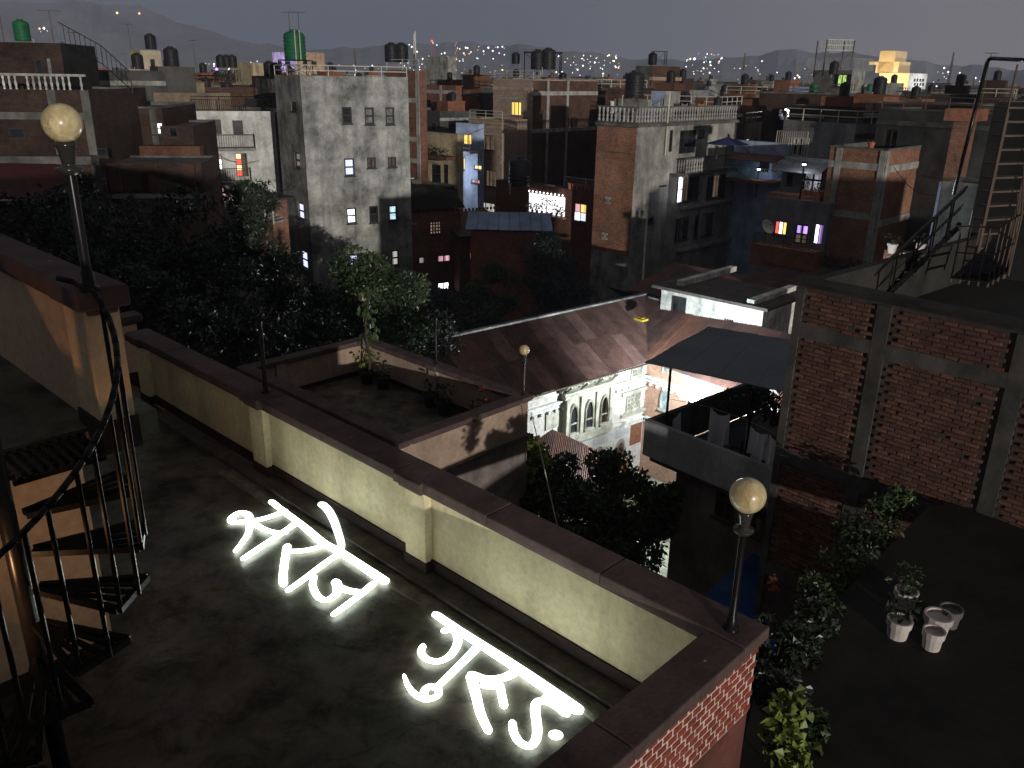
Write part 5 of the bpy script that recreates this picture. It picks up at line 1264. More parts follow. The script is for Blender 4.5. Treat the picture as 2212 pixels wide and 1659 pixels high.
bs = Bld('brick_house', 'narrow brick house glimpsed between white house and concrete tower', px=592, py=160, r=70, rpx=618, yaw=20, wl=6, matL=BRICK, matR=BRICK, par=0.3)
bs.win(bs.R, 597, 236, 606, 262, pane=G_YEL, cols=2); bs.band(bs.R, bs.R.uv(600, 320)[1], 0.3, 1.0, CONC); bs.finish()
for k, (px, mt, lb_) in enumerate(((597, TERRA, 'red pot'), (602, paint('turquoise_pot', (0.05, 0.3, 0.32)), 'turquoise pot'), (607, POTW, 'white pot'))):
    pot(atR(px, 319, 68.6), lb_+' on the ledge left of the concrete tower', 0.3, 0.6, mt, LEAF_G, 'pots on the narrow brick ledge', 30, 0.5, 0.2)

# ------------------------------------------------------------------ behind and right of the tower
bt = Bld('brick_tower', 'narrow brick tower with two black tanks just behind concrete tower', px=905, py=152, r=62, lpx=835, rpx=920, matL=BRICK, matR=BRICK, par=0.5)
for py in (222, 306, 352, 398): bt.band(bt.Lf, bt.Lf.uv(895, py)[1], 0.32, 0.04)
bt.post(bt.Lf, 0.02, 0.36); bt.finish()
for k, px in enumerate((846, 868)): water_tank(atR(px, 134, 65), 'black water tank on brick tower, %s of the pair' % ('left' if k == 0 else 'right'), s=0.95)
railing(bt.root, [bt.P(0.05, bt.wl, bt.zt), bt.P(0.05, 0.05, bt.zt)], 0.7, RAILW, bars=False)
h1 = Bld('house', 'dark house with concrete framed brick top and roof clutter right of brick tower', px=985, py=185, r=90, lpx=905, rpx=1000, matL=BRICK, par=0.4)
h1.band(h1.Lf, h1.Lf.uv(940, 202)[1], 0.35, 0.05); h1.post(h1.Lf, 2.2); h1.win(h1.Lf, 915, 215, 930, 232); h1.finish()
h2 = Bld('house', 'ochre fronted house with plant filled balcony below the brick tower', px=988, py=290, r=66, lpx=902, rpx=1000, matL=OCHRE, par=0.4)
for bx in ((912, 355, 924, 396), (932, 355, 952, 396), (958, 355, 968, 396)): h2.win(h2.Lf, *bx, pane=GLASS, frame=WOOD, cols=1, rows=2)
h2.band(h2.Lf, h2.Lf.uv(940, 340)[1], 0.25, 1.1, BRICK_D); h2.band(h2.Lf, h2.Lf.uv(940, 400)[1], 0.25, 0.3, CONC_D); h2.finish()
mb = MB()
for k in range(9): foliage(mb, h2.Lf.pt(0.3+k*0.45, h2.Lf.uv(940, 332)[1]+0.3, 0.8), (0.3, 0.3, 0.35), 40, 0.14)
mb.build('balcony_plants', LEAF_D, h2.root)
h3 = Bld('house', 'pale blue house glowing with yellow windows left of tan brick block', px=1032, py=268, r=74, lpx=985, rpx=1045, matL=BLUEW, par=0.3)
for bx, pn in (((1001, 290, 1018, 312), G_WARM), ((981, 340, 1004, 366), G_WARM), ((1024, 357, 1040, 366), G_YEL), ((1018, 388, 1036, 396), G_PINK)): h3.win(h3.Lf, *bx, pane=pn, cols=2, frame=WOOD)
h3.finish(); f = h3.Lf; zf = f.uv(1005, 325)[1]
mb = MB(); mb.obox(f.pt(0, zf-0.15, 0), f.u*f.w, f.n*0.9, Z1*0.15); mb.build('balcony_slab', WHITE, h3.root); railing(h3.root, [f.pt(0.05, zf, 0.85), f.pt(f.w-0.05, zf, 0.85)], 0.9, RAILW, bars=False, rails=3)
def street_lamp(p, label, e, col=(0.85, 0.93, 1.0), h=4.0, size=0.25):  # also serves unseen lamps assumed from lit house fronts
    t = thing('street_lamp', label, 'street lamp', V((p.x, p.y, p.z-h)), 'lamps lighting the lanes'); mb = MB(); mb.cyl(V((p.x, p.y, p.z-h)), V(p)+Z1*0.15, 0.05, None, 6); mb.build('pole', IRON, t)
    mb = MB(); mb.lathe(V(p), [(0.05, 0.16), (0.2, 0.08), (0.2, 0.03), (0.0, 0.03)], 10); mb.build('shade', IRON, t)
    mb = MB(); mb.lathe(V(p), [(0, 0.025), (0.12, 0.0), (0.1, -0.06), (0, -0.08)], 10); mb.build('bulb', glow('street_bulb', (0.95, 0.97, 1), 12), t)
    l_ = bpy.data.lights.new('street_bulb', 'POINT'); l_.energy = e; l_.color = col; l_.shadow_soft_size = size; o = bpy.data.objects.new('street_bulb', l_); S.collection.objects.link(o); o.location = V(p)-Z1*0.15; put(o, t); return t
p = h3.Lf.pt(h3.Lf.w*0.55, h3.Lf.uv(1005, 360)[1], 2.2); street_lamp(p, 'small street lamp in front of the pale blue house', 420, h=9)  # added lamp, assumed from the bright front of the house
tb_ = Bld('brick_block', 'tan brick apartment block with yellow lit window and pale bands', px=1152, py=174, r=78, lpx=1066, rpx=1292, matL=BRICK_T, matR=BRICK_D, par=0.4)
f = tb_.Lf
for bx, pn, c in (((1104, 220, 1126, 250), [G_WARM], 3), ((1104, 297, 1127, 329), G_DIM, 2)): tb_.win(f, *bx, pane=pn, cols=c, frame=WOOD)
for py in (195, 262, 275, 338, 352): tb_.band(f, f.uv(1110, py)[1], 0.28, 0.08, TAN)
for py in (214, 250, 294, 328): tb_.band(f, f.uv(1110, py)[1], 0.10, 0.04, CONC_L)
for px in (1180, 1222): tb_.post(tb_.R, tb_.R.uv(px, 260)[0], 0.3)
for py in (206, 285): tb_.band(tb_.R, tb_.R.uv(1200, py)[1], 0.35, 0.04)
tb_.finish(coping=TAN); railing(tb_.root, [tb_.P(0.1, tb_.wl, tb_.zt), tb_.P(0.1, 0.1, tb_.zt)], 0.8, RAILW, bars=False, rails=3)
t2 = Bld('brick_block', 'lower terraced wing of the tan brick block with curtained windows', px=1085, py=262, r=75.5, lpx=1014, rpx=1140, matL=BRICK_T, matR=BRICK_T, par=0.4)
f = t2.Lf
for bx, pn in (((1038, 292, 1069, 324), G_DIM), ((1049, 368, 1072, 403), G_DIM), ((1038, 438, 1068, 470), G_PALE)): t2.win(f, *bx, pane=pn, cols=3, frame=WOOD)
for py in (268, 276, 338, 350, 420, 430): t2.band(f, f.uv(1050, py)[1], 0.22, 0.08, TAN)
for py in (290, 325): t2.band(f, f.uv(1050, py)[1], 0.10, 0.04, CONC_L)
t2.finish(coping=TAN); railing(t2.root, [t2.P(0.1, t2.wl, t2.zt), t2.P(0.1, 0.1, t2.zt)], 0.8, RAILW, bars=False, rails=3)
for k, (px, py, s) in enumerate(((1161, 150, 1.25), (1184, 150, 1.35))): water_tank(atR(px, py, 82), 'tall black roof tank, %s of the braced pair over tan block' % ('left' if k == 0 else 'right'), s=s)
tank_stand(atR(1171, 172, 84), 'blue grey steel frame round the twin tanks over tan block', 2.4, 3.4)
water_tank(atR(1114, 138, 84), 'small black tank left of the twin tanks over tan block', s=0.75)
# bay window house
jb = Bld('brick_house', 'long brick house with dazzling white bay window and flower plants', px=1300, py=418, r=60.5, lpx=1072, rpx=1320, matL=BRICK, par=0.6)
f = jb.Lf
def bayfill(): return glow('bay_pane', (0.95, 0.96, 1.0), 2.0, None, 0.25)
q = f.box(1141, 420, 1221, 464); w_ = window(f, jb.root, *q, pane=bayfill(), frame=ALU, cols=2, t=0.05)
jb.win(f, 1240, 440, 1266, 478, pane=[G_LILAC, G_WARM, G_WHITE, G_PINK], cols=2, rows=2, frame=WOOD)
jb.finish(); s0, s1 = q[0], q[1]
mb = MB(); 
for k in range(10): mb.lathe(f.pt(s0+(s1-s0)*(k+0.5)/10, q[3]+0.10, 0.12), [(0.001, -0.07), (0.06, 0), (0.001, 0.07)], 6)
mb.build('string_bulbs', glow('bulb_string', (0.95, 0.95, 1.0), 6), jb.root)
for k in range(8):
    mm = [LEAF_G, LEAF_Y, leafmat('magenta_leaves', (0.32, 0.03, 0.12)), leafmat('magenta_leaves', (0.32, 0.03, 0.12)), LEAF_Y, LEAF_G, LEAF_G, LEAF_D][k]; s = s0+0.15+(s1-s0-0.3)*k/7
    lbs = ['yellow green', 'golden', 'magenta', 'second magenta', 'pale', 'green', 'small green', 'dark leaved'][k]
    pot(f.pt(s, q[2]+0.01, 0.2), lbs+' potted plant on the sill of bright bay window', 0.11, 0.24, TERRA, mm, 'plants on the bay window sill', 40, 0.5+0.5*(k in (2, 3, 4)), 0.17, spread=0.26)
mb = MB(); mb.obox(f.pt(s0-0.1, q[2]-0.1, -0.05), f.u*(s1-s0+0.2), f.n*0.4, Z1*0.098); mb.build('bay_sill', CONC, jb.root)
for k in range(6): pot(jb.P(0.12, 1.2+k*0.38, jb.zt+0.002), 'terracotta pot, %s from the right in the row above the bay window' % ['first', 'second', 'third', 'fourth', 'fifth', 'sixth'][k], 0.17, 0.42, TERRA, None, 'row of terracotta pots on brick parapet')
water_tank(atR(1122, 392, 62)-Z1*0.3, 'black water tank on the brick roof left of bay window', s=1.5)
railing(jb.root, [jb.P(1.2, 0.4, jb.zt-0.4), jb.P(1.2, 4.6, jb.zt-0.4)], 1.1, RAILW, 0.12)
br = thing('blue_roof', 'pale blue metal roof catching light below the bay window', 'roof', atR(1110, 490, 52)); o6 = atR(1005, 496, 50)
BLU = stained('blue_metal', (0.13, 0.19, 0.34), 0.5, 0.7, 0.35, 1.5, 0.0)
uu = (atR(1195, 500, 50)-o6); uw = uu.length; uu.normalize(); vv = (V((-uu.y, uu.x, 0))*2.6+Z1*0.3).normalized()
for k in range(8):
    mb = MB(); a = o6+uu*(uw*k/8); mb.obox(a, uu*(uw/8-0.02), vv*4.0, Z1*0.03); mb.obox(a+Z1*0.03, uu*0.05, vv*4.0, Z1*0.04); mb.build('roof_panel', BLU, br)
mb = MB(); mb.obox(o6-Z1*6+uu*0.3+V((0, 0.2, 0)), uu*(uw-0.6), V((-uu.y, uu.x, 0))*3.6, Z1*5.9); mb.build('wall', BRICK, br)
l1 = Bld('brick_house', 'low brick house with black humped roof right of concrete tower', px=886, py=462, r=54, rpx=994, yaw=30, wl=7, matL=BRICK, matR=BRICK, par=0.02)
f = l1.R
for bx, pn, c, r_ in (((929, 478, 953, 506), glow('beaded_pane', (0.8, 0.5, 0.4), 0.35, 14, 0.6), 4, 4), ((905, 555, 918, 570), G_PALE, 1, 1), ((945, 551, 973, 566), G_PINK, 2, 1), ((946, 610, 971, 626), G_WHITE, 2, 1)): l1.win(f, *bx, pane=pn, cols=c, rows=r_, frame=WOOD, t=0.06)
l1.finish(DARKW); mb = MB(); n = 10
for i in range(n):
    for j in range(6):
        g = lambda a, b: l1.P(-0.2+(l1.wr+0.4)*a/n, -0.3+5.2*b/6, l1.zt+0.05+1.5*math.sin(math.pi*min(1, (b+0.3)/6))*(0.55+0.45*math.sin(math.pi*(a+1)/(n+2))))
        mb.quad(g(i, j), g(i+1, j), g(i+1, j+1), g(i, j+1))
mb.build('humped_roof', stained('black_thatch', (0.018, 0.016, 0.014), 0.5, 2.0), l1.root)
mb = MB()
for k in range(24): mb.obox(f.pt(0.1+k*0.27, l1.zt-0.05, -0.02), f.u*0.14, f.n*0.08, Z1*0.16)
mb.build('brick_teeth', BRICK, l1.root)
l2 = Bld('brick_house', 'smaller brick house with one orange lit window under the blue roof', px=992, py=512, r=54.5, rpx=1110, yaw=30, wl=6, matL=BRICK, matR=BRICK, par=0.02)
l2.win(l2.R, 1015, 544, 1036, 560, pane=[G_AMBER, G_WHITE], cols=2, frame=WOOD); l2.finish(DARKW)
mb = MB(); mb.hexa([l2.P(-0.2, -0.4, l2.zt+0.02), l2.P(l2.wr, -0.4, l2.zt+0.02), l2.P(l2.wr, 4, l2.zt+0.9), l2.P(-0.2, 4, l2.zt+0.9), l2.P(-0.2, -0.4, l2.zt+0.1), l2.P(l2.wr, -0.4, l2.zt+0.1), l2.P(l2.wr, 4, l2.zt+0.98), l2.P(-0.2, 4, l2.zt+0.98)]); mb.build('sloped_roof', tinmat(3), l2.root)

# ------------------------------------------------------------------ tall brick and concrete tower in the middle right
kt = Bld('brick_tower', 'tall house with blank brick side, stained concrete front and carved balustrades', px=1377, py=268, r=57, lpx=1291, rpx=1588, matL=BRICK_F, matR=stained('stained_front', (0.33, 0.32, 0.29), 0.35, 0.5, 0.9, 1.3, 0.7), par=0.1)
f = kt.R
kt.win(f, 1468, 281, 1503, 331, pane=GLASS, frame=WOOD, cols=2, sill=False); kt.win(f, 1508, 281, 1522, 297, pane=CURT, cols=1); kt.win(f, 1446, 281, 1453, 328, pane=GLASS, frame=WOOD, sill=False)
kt.win(f, 1400, 470, 1412, 482, pane=GLASS); kt.win(f, 1424, 400, 1440, 404, pane=GLASS, sill=False); kt.finish()
zb_ = kt.Lf.uv(1330, 548)[1]; mb = MB(); mb.obox(kt.Lf.pt(0, G, 0.0), kt.Lf.u*kt.wl, kt.Lf.n*0.03, Z1*(zb_-G)); mb.build('rendered_base', CONC, kt.root)
for py, s0, s1 in ((330, 0.1, 0.98), (405, 0.4, 0.75), (484, 0, 0.5), (506, 0.5, 0.95)): kt.band(kt.Lf, kt.Lf.uv(1330, py)[1], 0.07, 0.02, CONC_D, kt.wl*s0, kt.wl*s1)
for k, (px, py) in enumerate(((1313, 433), (1306, 510))):
    s, z = kt.Lf.uv(px, py); mb = MB(); 
    for i in range(3):
        for j in range(3):
            if (i+j) % 2 == 0 or i == 1: mb.obox(kt.Lf.pt(s-0.25+i*0.17, z-0.25+j*0.17, 0.0), kt.Lf.u*0.15, kt.Lf.n*0.05, Z1*0.15)
    mb.build('vent_block', CONC_L, kt.root)
def carved_balustrade(parent, a, b, h=0.95, mat=None, n=None):
    d = b-a; n = n or int(d.length/0.32); mb = MB(); w_ = V((-d.y, d.x, 0)).normalized()*0.12; mb.obox(a+Z1*h, d, w_, Z1*0.1); mb.obox(a, d, w_, Z1*0.08); mb.build('top_rail', mat or CONC_D, parent)
    me = None
    for k in range(n):
        p = a+d*((k+0.5)/n)
        if me is None:
            mb = MB(); pr = [(0.09, 0.085), (0.10, 0.2), (0.05, 0.3), (0.10, 0.42), (0.04, 0.55), (0.08, 0.75), (0.11, h)]; mb.lathe(V((0, 0, 0)), pr, 6); o = mb.build('baluster', CONC_L, parent); me = o.data
        else: o = link('baluster', me, parent)
        o.location = p+w_*0.5
zt = kt.zt
carved_balustrade(kt.root, kt.P(-0.1, kt.wl, zt+0.01), kt.P(-0.1, -0.1, zt+0.01)); carved_balustrade(kt.root, kt.P(-0.1, -0.12, zt+0.01), kt.P(kt.wr, -0.12, zt+0.01))
mb = MB(); mb.obox(kt.P(-0.25, -0.3, zt-0.2), kt.ur*(kt.wr+0.3), kt.ul*(kt.wl+0.3), Z1*0.199); mb.build('roof_cornice', CONC_D, kt.root)
# projecting window bay
sB0, sB1 = f.uv(1446, 420)[0]-0.2, f.wr if hasattr(f, 'wr') else f.w; zB = f.uv(1500, 368)[1]; pr_ = 1.1
BF = Face(f.pt(0, 0, pr_), f.u, f.n, sB1)
for bx, pn in (((1465, 379, 1510, 435), None), ((1527, 377, 1567, 427), None), ((1459, 471, 1487, 519), None), ((1500, 462, 1540, 511), None)):
    q = BF.box(*bx); 
    if bx[0] == 1465:
        window(BF, kt.root, q[0], q[0]+(q[1]-q[0])*0.24, q[2], q[3], pane=G_WHITE, frame=WOOD, rows=2); window(BF, kt.root, q[0]+(q[1]-q[0])*0.25, q[1], q[2], q[3], pane=[G_DIM, GLASS, GLASS], frame=WOOD, cols=3, t=0.08)
    else: window(BF, kt.root, *q, pane=[GLASS, G_DIM, GLASS] if bx[0] == 1527 else [GLASS, CURT, GLASS], frame=WOOD, cols=3, t=0.08)
mb = MB(); wall_quads(mb, BF, G, zB, s0=sB0, s1=sB1); mb.quad(f.pt(sB0, G), BF.pt(sB0, G), BF.pt(sB0, zB), f.pt(sB0, zB)); mb.quad(BF.pt(sB0, zB), BF.pt(sB1, zB), f.pt(sB1, zB), f.pt(sB0, zB)); mb.quad(BF.pt(sB1, G), f.pt(sB1, G), f.pt(sB1, zB), BF.pt(sB1, zB))
mb.build('window_bay', stained('stained_front', (0.33, 0.32, 0.29)), kt.root)
for py in (447, 535): z = BF.uv(1500, py)[1]; mb = MB(); mb.obox(BF.pt(sB0-0.1, z, -0.05), BF.u*(sB1-sB0+0.1), BF.n*0.35, Z1*0.2); mb.build('floor_ledge', CONC_L, kt.root)
s = BF.uv(1516, 400)[0]; mb = MB(); mb.obox(BF.pt(s, BF.uv(1516, 520)[1], 0), BF.u*0.32, BF.n*0.12, Z1*(zB-BF.uv(1516, 520)[1])); mb.build('pilaster', CONC_L, kt.root)
carved_balustrade(kt.root, BF.pt(sB0+0.3, zB+0.01, 0.0), BF.pt(sB1+0.8, zB+0.01, 0.0)); mb = MB(); mb.obox(f.pt(sB0, zB-0.2, 0), f.u*(sB1-sB0+0.9), f.n*(pr_+0.15), Z1*0.199); mb.build('balcony_slab', CONC_D, kt.root)
dp = thing('drain_pipe', 'pale drain pipe down the front of the tall brick and concrete house', 'pipe', f.pt(2, zt)); mb = MB(); s = f.uv(1436, 300)[0]; mb.cyl(f.pt(s, f.uv(1436, 335)[1], 0.12), f.pt(s, zt+2.0, 0.12), 0.06, None, 8); mb.build('pipe', RAILW, dp)
water_tank(atR(1370, 205, 62)-Z1*0.2, 'big dark grey tank above the carved roof balustrade', s=1.3)
rm = Bld('roof_room', 'small whitewashed roof room under the big dark tank', px=1400, py=215, r=61, lpx=1328, rpx=1410, matL=CONC, zbot=zt, par=0.05); rm.finish()
rb = Bld('roof_room', 'pale blue roof room with tiny window beside the drain pipe', px=1436, py=197, r=63, lpx=1408, rpx=1470, matL=BLUEW, matR=CONC, zbot=zt-1, par=0.05); rb.win(rb.Lf, 1424, 214, 1434, 230, frame=ALU, cols=2, t=0.05); rb.finish()
for k in range(4): cloth(['dark cloth', 'grey cloth', 'brown cloth', 'orange cloth'][k]+' drying on the rooftop right of the blue roof room', atR(1455+k*18, 222, 64), atR(1468+k*18, 222, 64), 0.9, mat=paint('roof_cloth_%d' % k, [(0.03, 0.03, 0.03), (0.2, 0.2, 0.2), (0.12, 0.08, 0.06), (0.45, 0.2, 0.08)][k], 0.9))
um = thing('blue_parasol', 'dark blue parasol on the balcony of the tall brick and concrete house', 'parasol', atR(1570, 330, 60)); c = atR(1572, 296, 60); mb = MB(); n = 8
for k in range(n):
    a, b = 2*math.pi*k/n, 2*math.pi*(k+1)/n; mb.tri(c, c+V((1.5*math.cos(a), 1.5*math.sin(a), -0.45)), c+V((1.5*math.cos(b), 1.5*math.sin(b), -0.45)))
mb.build('canopy', paint('navy_cloth', (0.02, 0.03, 0.12), 0.7), um); mb = MB(); mb.cyl(c-Z1*2.2, c, 0.03, None, 6); mb.build('pole', IRON, um)

# ------------------------------------------------------------------ brick frame house and its neighbours
mt_ = Bld('brick_house', 'orange brick house with pale concrete frame, unlit and windowless', px=1917, py=326, r=53, lpx=1796, rpx=2040, matL=BRICK_F, matR=BRICK_F, par=0.5)
for fc in (mt_.Lf, mt_.R):
    px = 1860 if fc is mt_.Lf else 1960
    for py in (370, 478): mt_.band(fc, fc.uv(px, py-8)[1]-0.1, 0.38, 0.05)
    mt_.post(fc, 0.0, 0.34, proud=0.08)
mt_.post(mt_.Lf, mt_.wl-0.75, 0.34, proud=0.08); mt_.post(mt_.R, mt_.R.uv(1990, 420)[0], 0.2)
mt_.finish(coping=CONC_D)
pot(mt_.P(0.1, 1.0, mt_.zt+0.1), 'orange pot on the roof edge of the brick frame house', 0.2, 0.3, TERRA, LEAF_D, 'pots on brick frame house roof', 20, 0.3, 0.12)
mb = MB(); fo = mt_.Lf
for k in range(14): foliage(mb, fo.pt(0.3+k*0.35, fo.uv(1850, 560)[1]-0.3, 0.4), (0.4, 0.4, 0.4), 60, 0.15)
o = mb.build('wall_foot_moss', LEAF_D, None); tag(o, 'dark ferns growing at the foot of brick frame house', 'plants', None, 'stuff')
n1 = Bld('house', 'grey house with tall lit glazed doors left of brick frame house', px=1806, py=345, r=56, lpx=1695, rpx=1815, matL=stained('grey_paint', (0.17, 0.17, 0.18), 0.6, 0.8), par=0.1)
n1.win(n1.Lf, 1735, 362, 1777, 416, pane=[glow('curtain_glow', (0.62, 0.60, 0.72), 0.6, 3, 0.5)], cols=2, rows=2, t=0.12, sill=False); n1.win(n1.Lf, 1792, 365, 1800, 402, pane=G_CYAN); n1.win(n1.Lf, 1700, 355, 1714, 400, pane=GLASS, frame=WOOD); n1.finish()
f = n1.Lf; z = f.uv(1750, 352)[1]; mb = MB(); mb.hexa([f.pt(0.2, z, 0), f.pt(f.w, z, 0), f.pt(f.w, z-0.5, 1.6), f.pt(0.2, z-0.5, 1.6), f.pt(0.2, z+0.06, 0), f.pt(f.w, z+0.06, 0), f.pt(f.w, z-0.44, 1.6), f.pt(0.2, z-0.44, 1.6)]); mb.build('porch_roof', stained('porch_sheet', (0.2, 0.21, 0.23), 0.5, 1.0), n1.root)
z = f.uv(1750, 418)[1]; n1.band(f, z-1.0, 1.0, 1.5, BRICK, 0, f.w, 'terrace_front')
for k, px in enumerate((1758, 1770, 1782, 1790)): pot(f.pt(f.uv(px, 410)[0], z+0.003, 1.25), 'terracotta pot on the grey house ledge, %s in the row' % ['first', 'second', 'third', 'last'][k], 0.2, 0.36, TERRA, LEAF_G, 'red pots before the grey house doors', 30, 0.4+0.3*(k < 2), 0.14)
street_lamp(f.pt(f.uv(1825, 348)[0]+1.6, f.uv(1790, 352)[1], 2.0), 'bright bulb under the porch of the grey house', 60, h=2.2)
n2 = Bld('house', 'low house with violet and amber lit windows below the grey house', px=1793, py=440, r=53.5, lpx=1655, rpx=1800, matL=stained('violet_grey', (0.2, 0.19, 0.2), 0.6, 0.8), par=0.05)
n2.win(n2.Lf, 1673, 478, 1699, 507, pane=[G_WARM, G_WHITE, G_RED], cols=3, frame=WOOD); n2.win(n2.Lf, 1716, 484, 1746, 528, pane=[G_DIM, G_VIO], cols=2, rows=2, frame=WOOD, t=0.1, sill=False); n2.win(n2.Lf, 1758, 484, 1778, 528, pane=[G_VIO, G_WHITE], cols=2, frame=WOOD, sill=False); n2.finish()
z = n2.Lf.uv(1720, 532)[1]; n2.band(n2.Lf, z-1.3, 1.3, 1.2, BRICK, 0, n2.wl, 'terrace_front'); railing(n2.root, [n2.Lf.pt(0.1, z, 1.1), n2.Lf.pt(n2.wl-0.1, z, 1.1)], 0.7, IRON, 0.16)
n3 = Bld('house', 'blue painted house with teal balcony railing', px=1702, py=310, r=64, lpx=1588, rpx=1712, matL=BLUEW, par=0.3)
f = n3.Lf; n3.win(f, 1640, 345, 1662, 372, pane=GLASS, frame=WOOD, sill=False); n3.win(f, 1668, 345, 1680, 372, pane=G_DIM, frame=WOOD, sill=False); n3.finish()
z = f.uv(1650, 387)[1]; mb = MB(); mb.obox(f.pt(0, z-0.2, 0), f.u*f.w, f.n*1.4, Z1*0.2); mb.build('balcony_slab', BRICK, n3.root); railing(n3.root, [f.pt(0.05, z, 1.35), f.pt(f.w, z, 1.35)], 0.85, TEAL, 0.15, name='teal_railing')
z = f.uv(1650, 335)[1]; mb = MB(); mb.hexa([f.pt(0, z, 0), f.pt(f.w, z, 0), f.pt(f.w, z-0.35, 1.7), f.pt(0, z-0.35, 1.7), f.pt(0, z+0.05, 0), f.pt(f.w, z+0.05, 0), f.pt(f.w, z-0.3, 1.7), f.pt(0, z-0.3, 1.7)]); mb.build('porch_roof', tinmat(4), n3.root)
street_lamp(f.pt(f.w*0.35, f.uv(1640, 362)[1], 1.0), 'dim lamp under the red porch of the blue house', 16, (0.7, 0.8, 1.0), 2.0)
n4 = Bld('shed', 'dark red metal rooftop shed with shiny foil roll', px=1790, py=236, r=78, lpx=1700, rpx=1800, matL=stained('oxblood_metal', (0.09, 0.012, 0.012), 0.7, 0.6, 0.5), par=0.02); n4.finish()
fz = thing('foil_roll', 'crumpled shiny foil sheet on the red rooftop shed', 'foil', n4.Lf.pt(4, 0)); mb = MB(); ff = n4.Lf
g = [[ff.pt(2.4+i*0.17, ff.uv(1725, 260)[1]+j*0.14, 0.25+0.10*math.sin(i*2.1+j)*math.cos(j*1.7+i*0.6)) for j in range(7)] for i in range(12)]
for i in range(11):
    for j in range(6): mb.quad(g[i][j], g[i+1][j], g[i+1][j+1], g[i][j+1])
mb.build('foil', paint('silver_foil', (0.8, 0.8, 0.82), 0.18, 1.0), fz, True)
street_lamp(ff.pt(3.2, ff.uv(1725, 236)[1], 1.2), 'bulb glinting on the foil by the red shed', 40, h=2.0)
n5 = Bld('house', 'pale blue rooftop house above the dark red shed', px=1757, py=188, r=88, lpx=1706, rpx=1765, matL=BLUEW, par=0.2); n5.win(n5.Lf, 1718, 216, 1732, 236, frame=WOOD); n5.finish()
wf = thing('white_fence', 'white metal fence and gate on roof above the grey house', 'fence', atR(1710, 340, 60)); railing(wf, [atR(1676, 312, 62), atR(1742, 316, 60)], 0.9, RAILW, 0.2); railing(wf, [atR(1700, 340, 60), atR(1742, 344, 59)], 1.3, RAILW, 0.2)
o1 = Bld('house', 'grey concrete house with orange brick stack near the right edge', px=2165, py=402, r=43, lpx=2040, rpx=2200, matL=CONC_D, par=0.2); o1.win(o1.Lf, 2095, 455, 2125, 490, frame=ALU); o1.finish()
o2 = Bld('brick_stack', 'orange brick stack with overhanging cap near the right edge', px=2092, py=262, r=46, lpx=2062, rpx=2110, matL=BRICK, par=0.05, zbot=-3); o2.finish(); mb = MB(); mb.obox(o2.P(-0.35, -0.35, o2.zt), o2.ur*(o2.wr+0.7), o2.ul*(o2.wl+0.7), Z1*0.55); mb.build('cap', BRICK, o2.root)
o3_ = Bld('blue_wall_house', 'tall narrow pale blue wall right of brick frame house', px=2062, py=395, r=47, lpx=2030, rpx=2070, matL=BLUEW, par=0.1); o3_.finish()
o4_ = Bld('brick_wall', 'low brick wall with white strip behind the metal roof stair', px=2050, py=560, r=38, lpx=1912, rpx=2060, matL=BRICK, par=0.05, wr=0.4); o4_.post(o4_.Lf, o4_.Lf.uv(1975, 575)[0], 0.6, None, None, 0.03, WHITE); o4_.finish()
for k, px in enumerate((1925, 1985, 2030)): pot(atR(px, 548, 38.5)+Z1*0.02, '%s potted plant on low brick wall by metal stair' % ['leftmost', 'middle', 'rightmost'][k], 0.2, 0.4, POTW, LEAF_D, 'pots on the low brick wall', 30, 0.4, 0.14)
dish(atR(1652, 520, 52), 'pale satellite dish beside the violet lit house', 0.45); dish(atR(1600, 310, 75), 'satellite dish on the dark roofs right of drain pipe', 0.6)
# ------------------------------------------------------------------ trees
def blob(px, py, r, rp, n, sq=0.85):
    c = atR(px, py, r); m = rp*r*1.07/PXF; return (c, (m, m, m*sq), n)
t1 = [blob(500, 470, 30, 95, 2600), blob(410, 520, 29, 105, 2800), blob(300, 500, 31, 110, 2400), blob(560, 590, 29, 80, 2200), blob(450, 630, 27, 115, 3000), blob(330, 640, 27, 120, 2800), blob(230, 560, 30, 100, 2000), blob(545, 705, 26, 85, 2400), blob(430, 730, 24, 100, 2600), blob(610, 660, 28, 55, 1300), blob(560, 455, 30, 45, 900)]
tree('broadleaf_tree', 'huge dark broad leaved tree before the white balcony house', t1, 0.23, LEAF_D, (atR(410, 700, 28).x, atR(410, 700, 28).y, -4.5, 0.28), rosette=7, aspect=0.17)
tree('broadleaf_tree', 'black tree mass at the left edge behind deck parapet', [blob(60, 500, 33, 110, 1800), blob(160, 470, 34, 90, 1600), blob(-60, 520, 33, 110, 1000), blob(150, 560, 32, 100, 1500)], 0.24, LEAF_D, (atR(80, 560, 33).x, atR(80, 560, 33).y, -4, 0.25), rosette=6, aspect=0.2)
tree('garden_tree', 'green tree at the foot of concrete tower, centre left', [blob(800, 590, 34, 70, 3000), blob(760, 650, 33, 75, 2800), blob(850, 640, 34, 75, 3000), blob(895, 690, 33, 60, 2200), blob(790, 720, 32, 75, 2600), blob(870, 735, 31, 60, 1800), blob(735, 590, 35, 40, 900)], 0.17, LEAF_G, (atR(810, 720, 33).x, atR(810, 720, 33).y, -7, 0.2), aspect=0.26)
tree('garden_tree', 'dim tree between the big dark tree and the tower tree', [blob(670, 640, 33, 55, 1600), blob(640, 720, 30, 70, 2000), blob(700, 720, 30, 65, 1800), blob(660, 780, 27, 60, 1200)], 0.17, LEAF_D, (atR(670, 740, 31).x, atR(670, 740, 31).y, -7, 0.16))
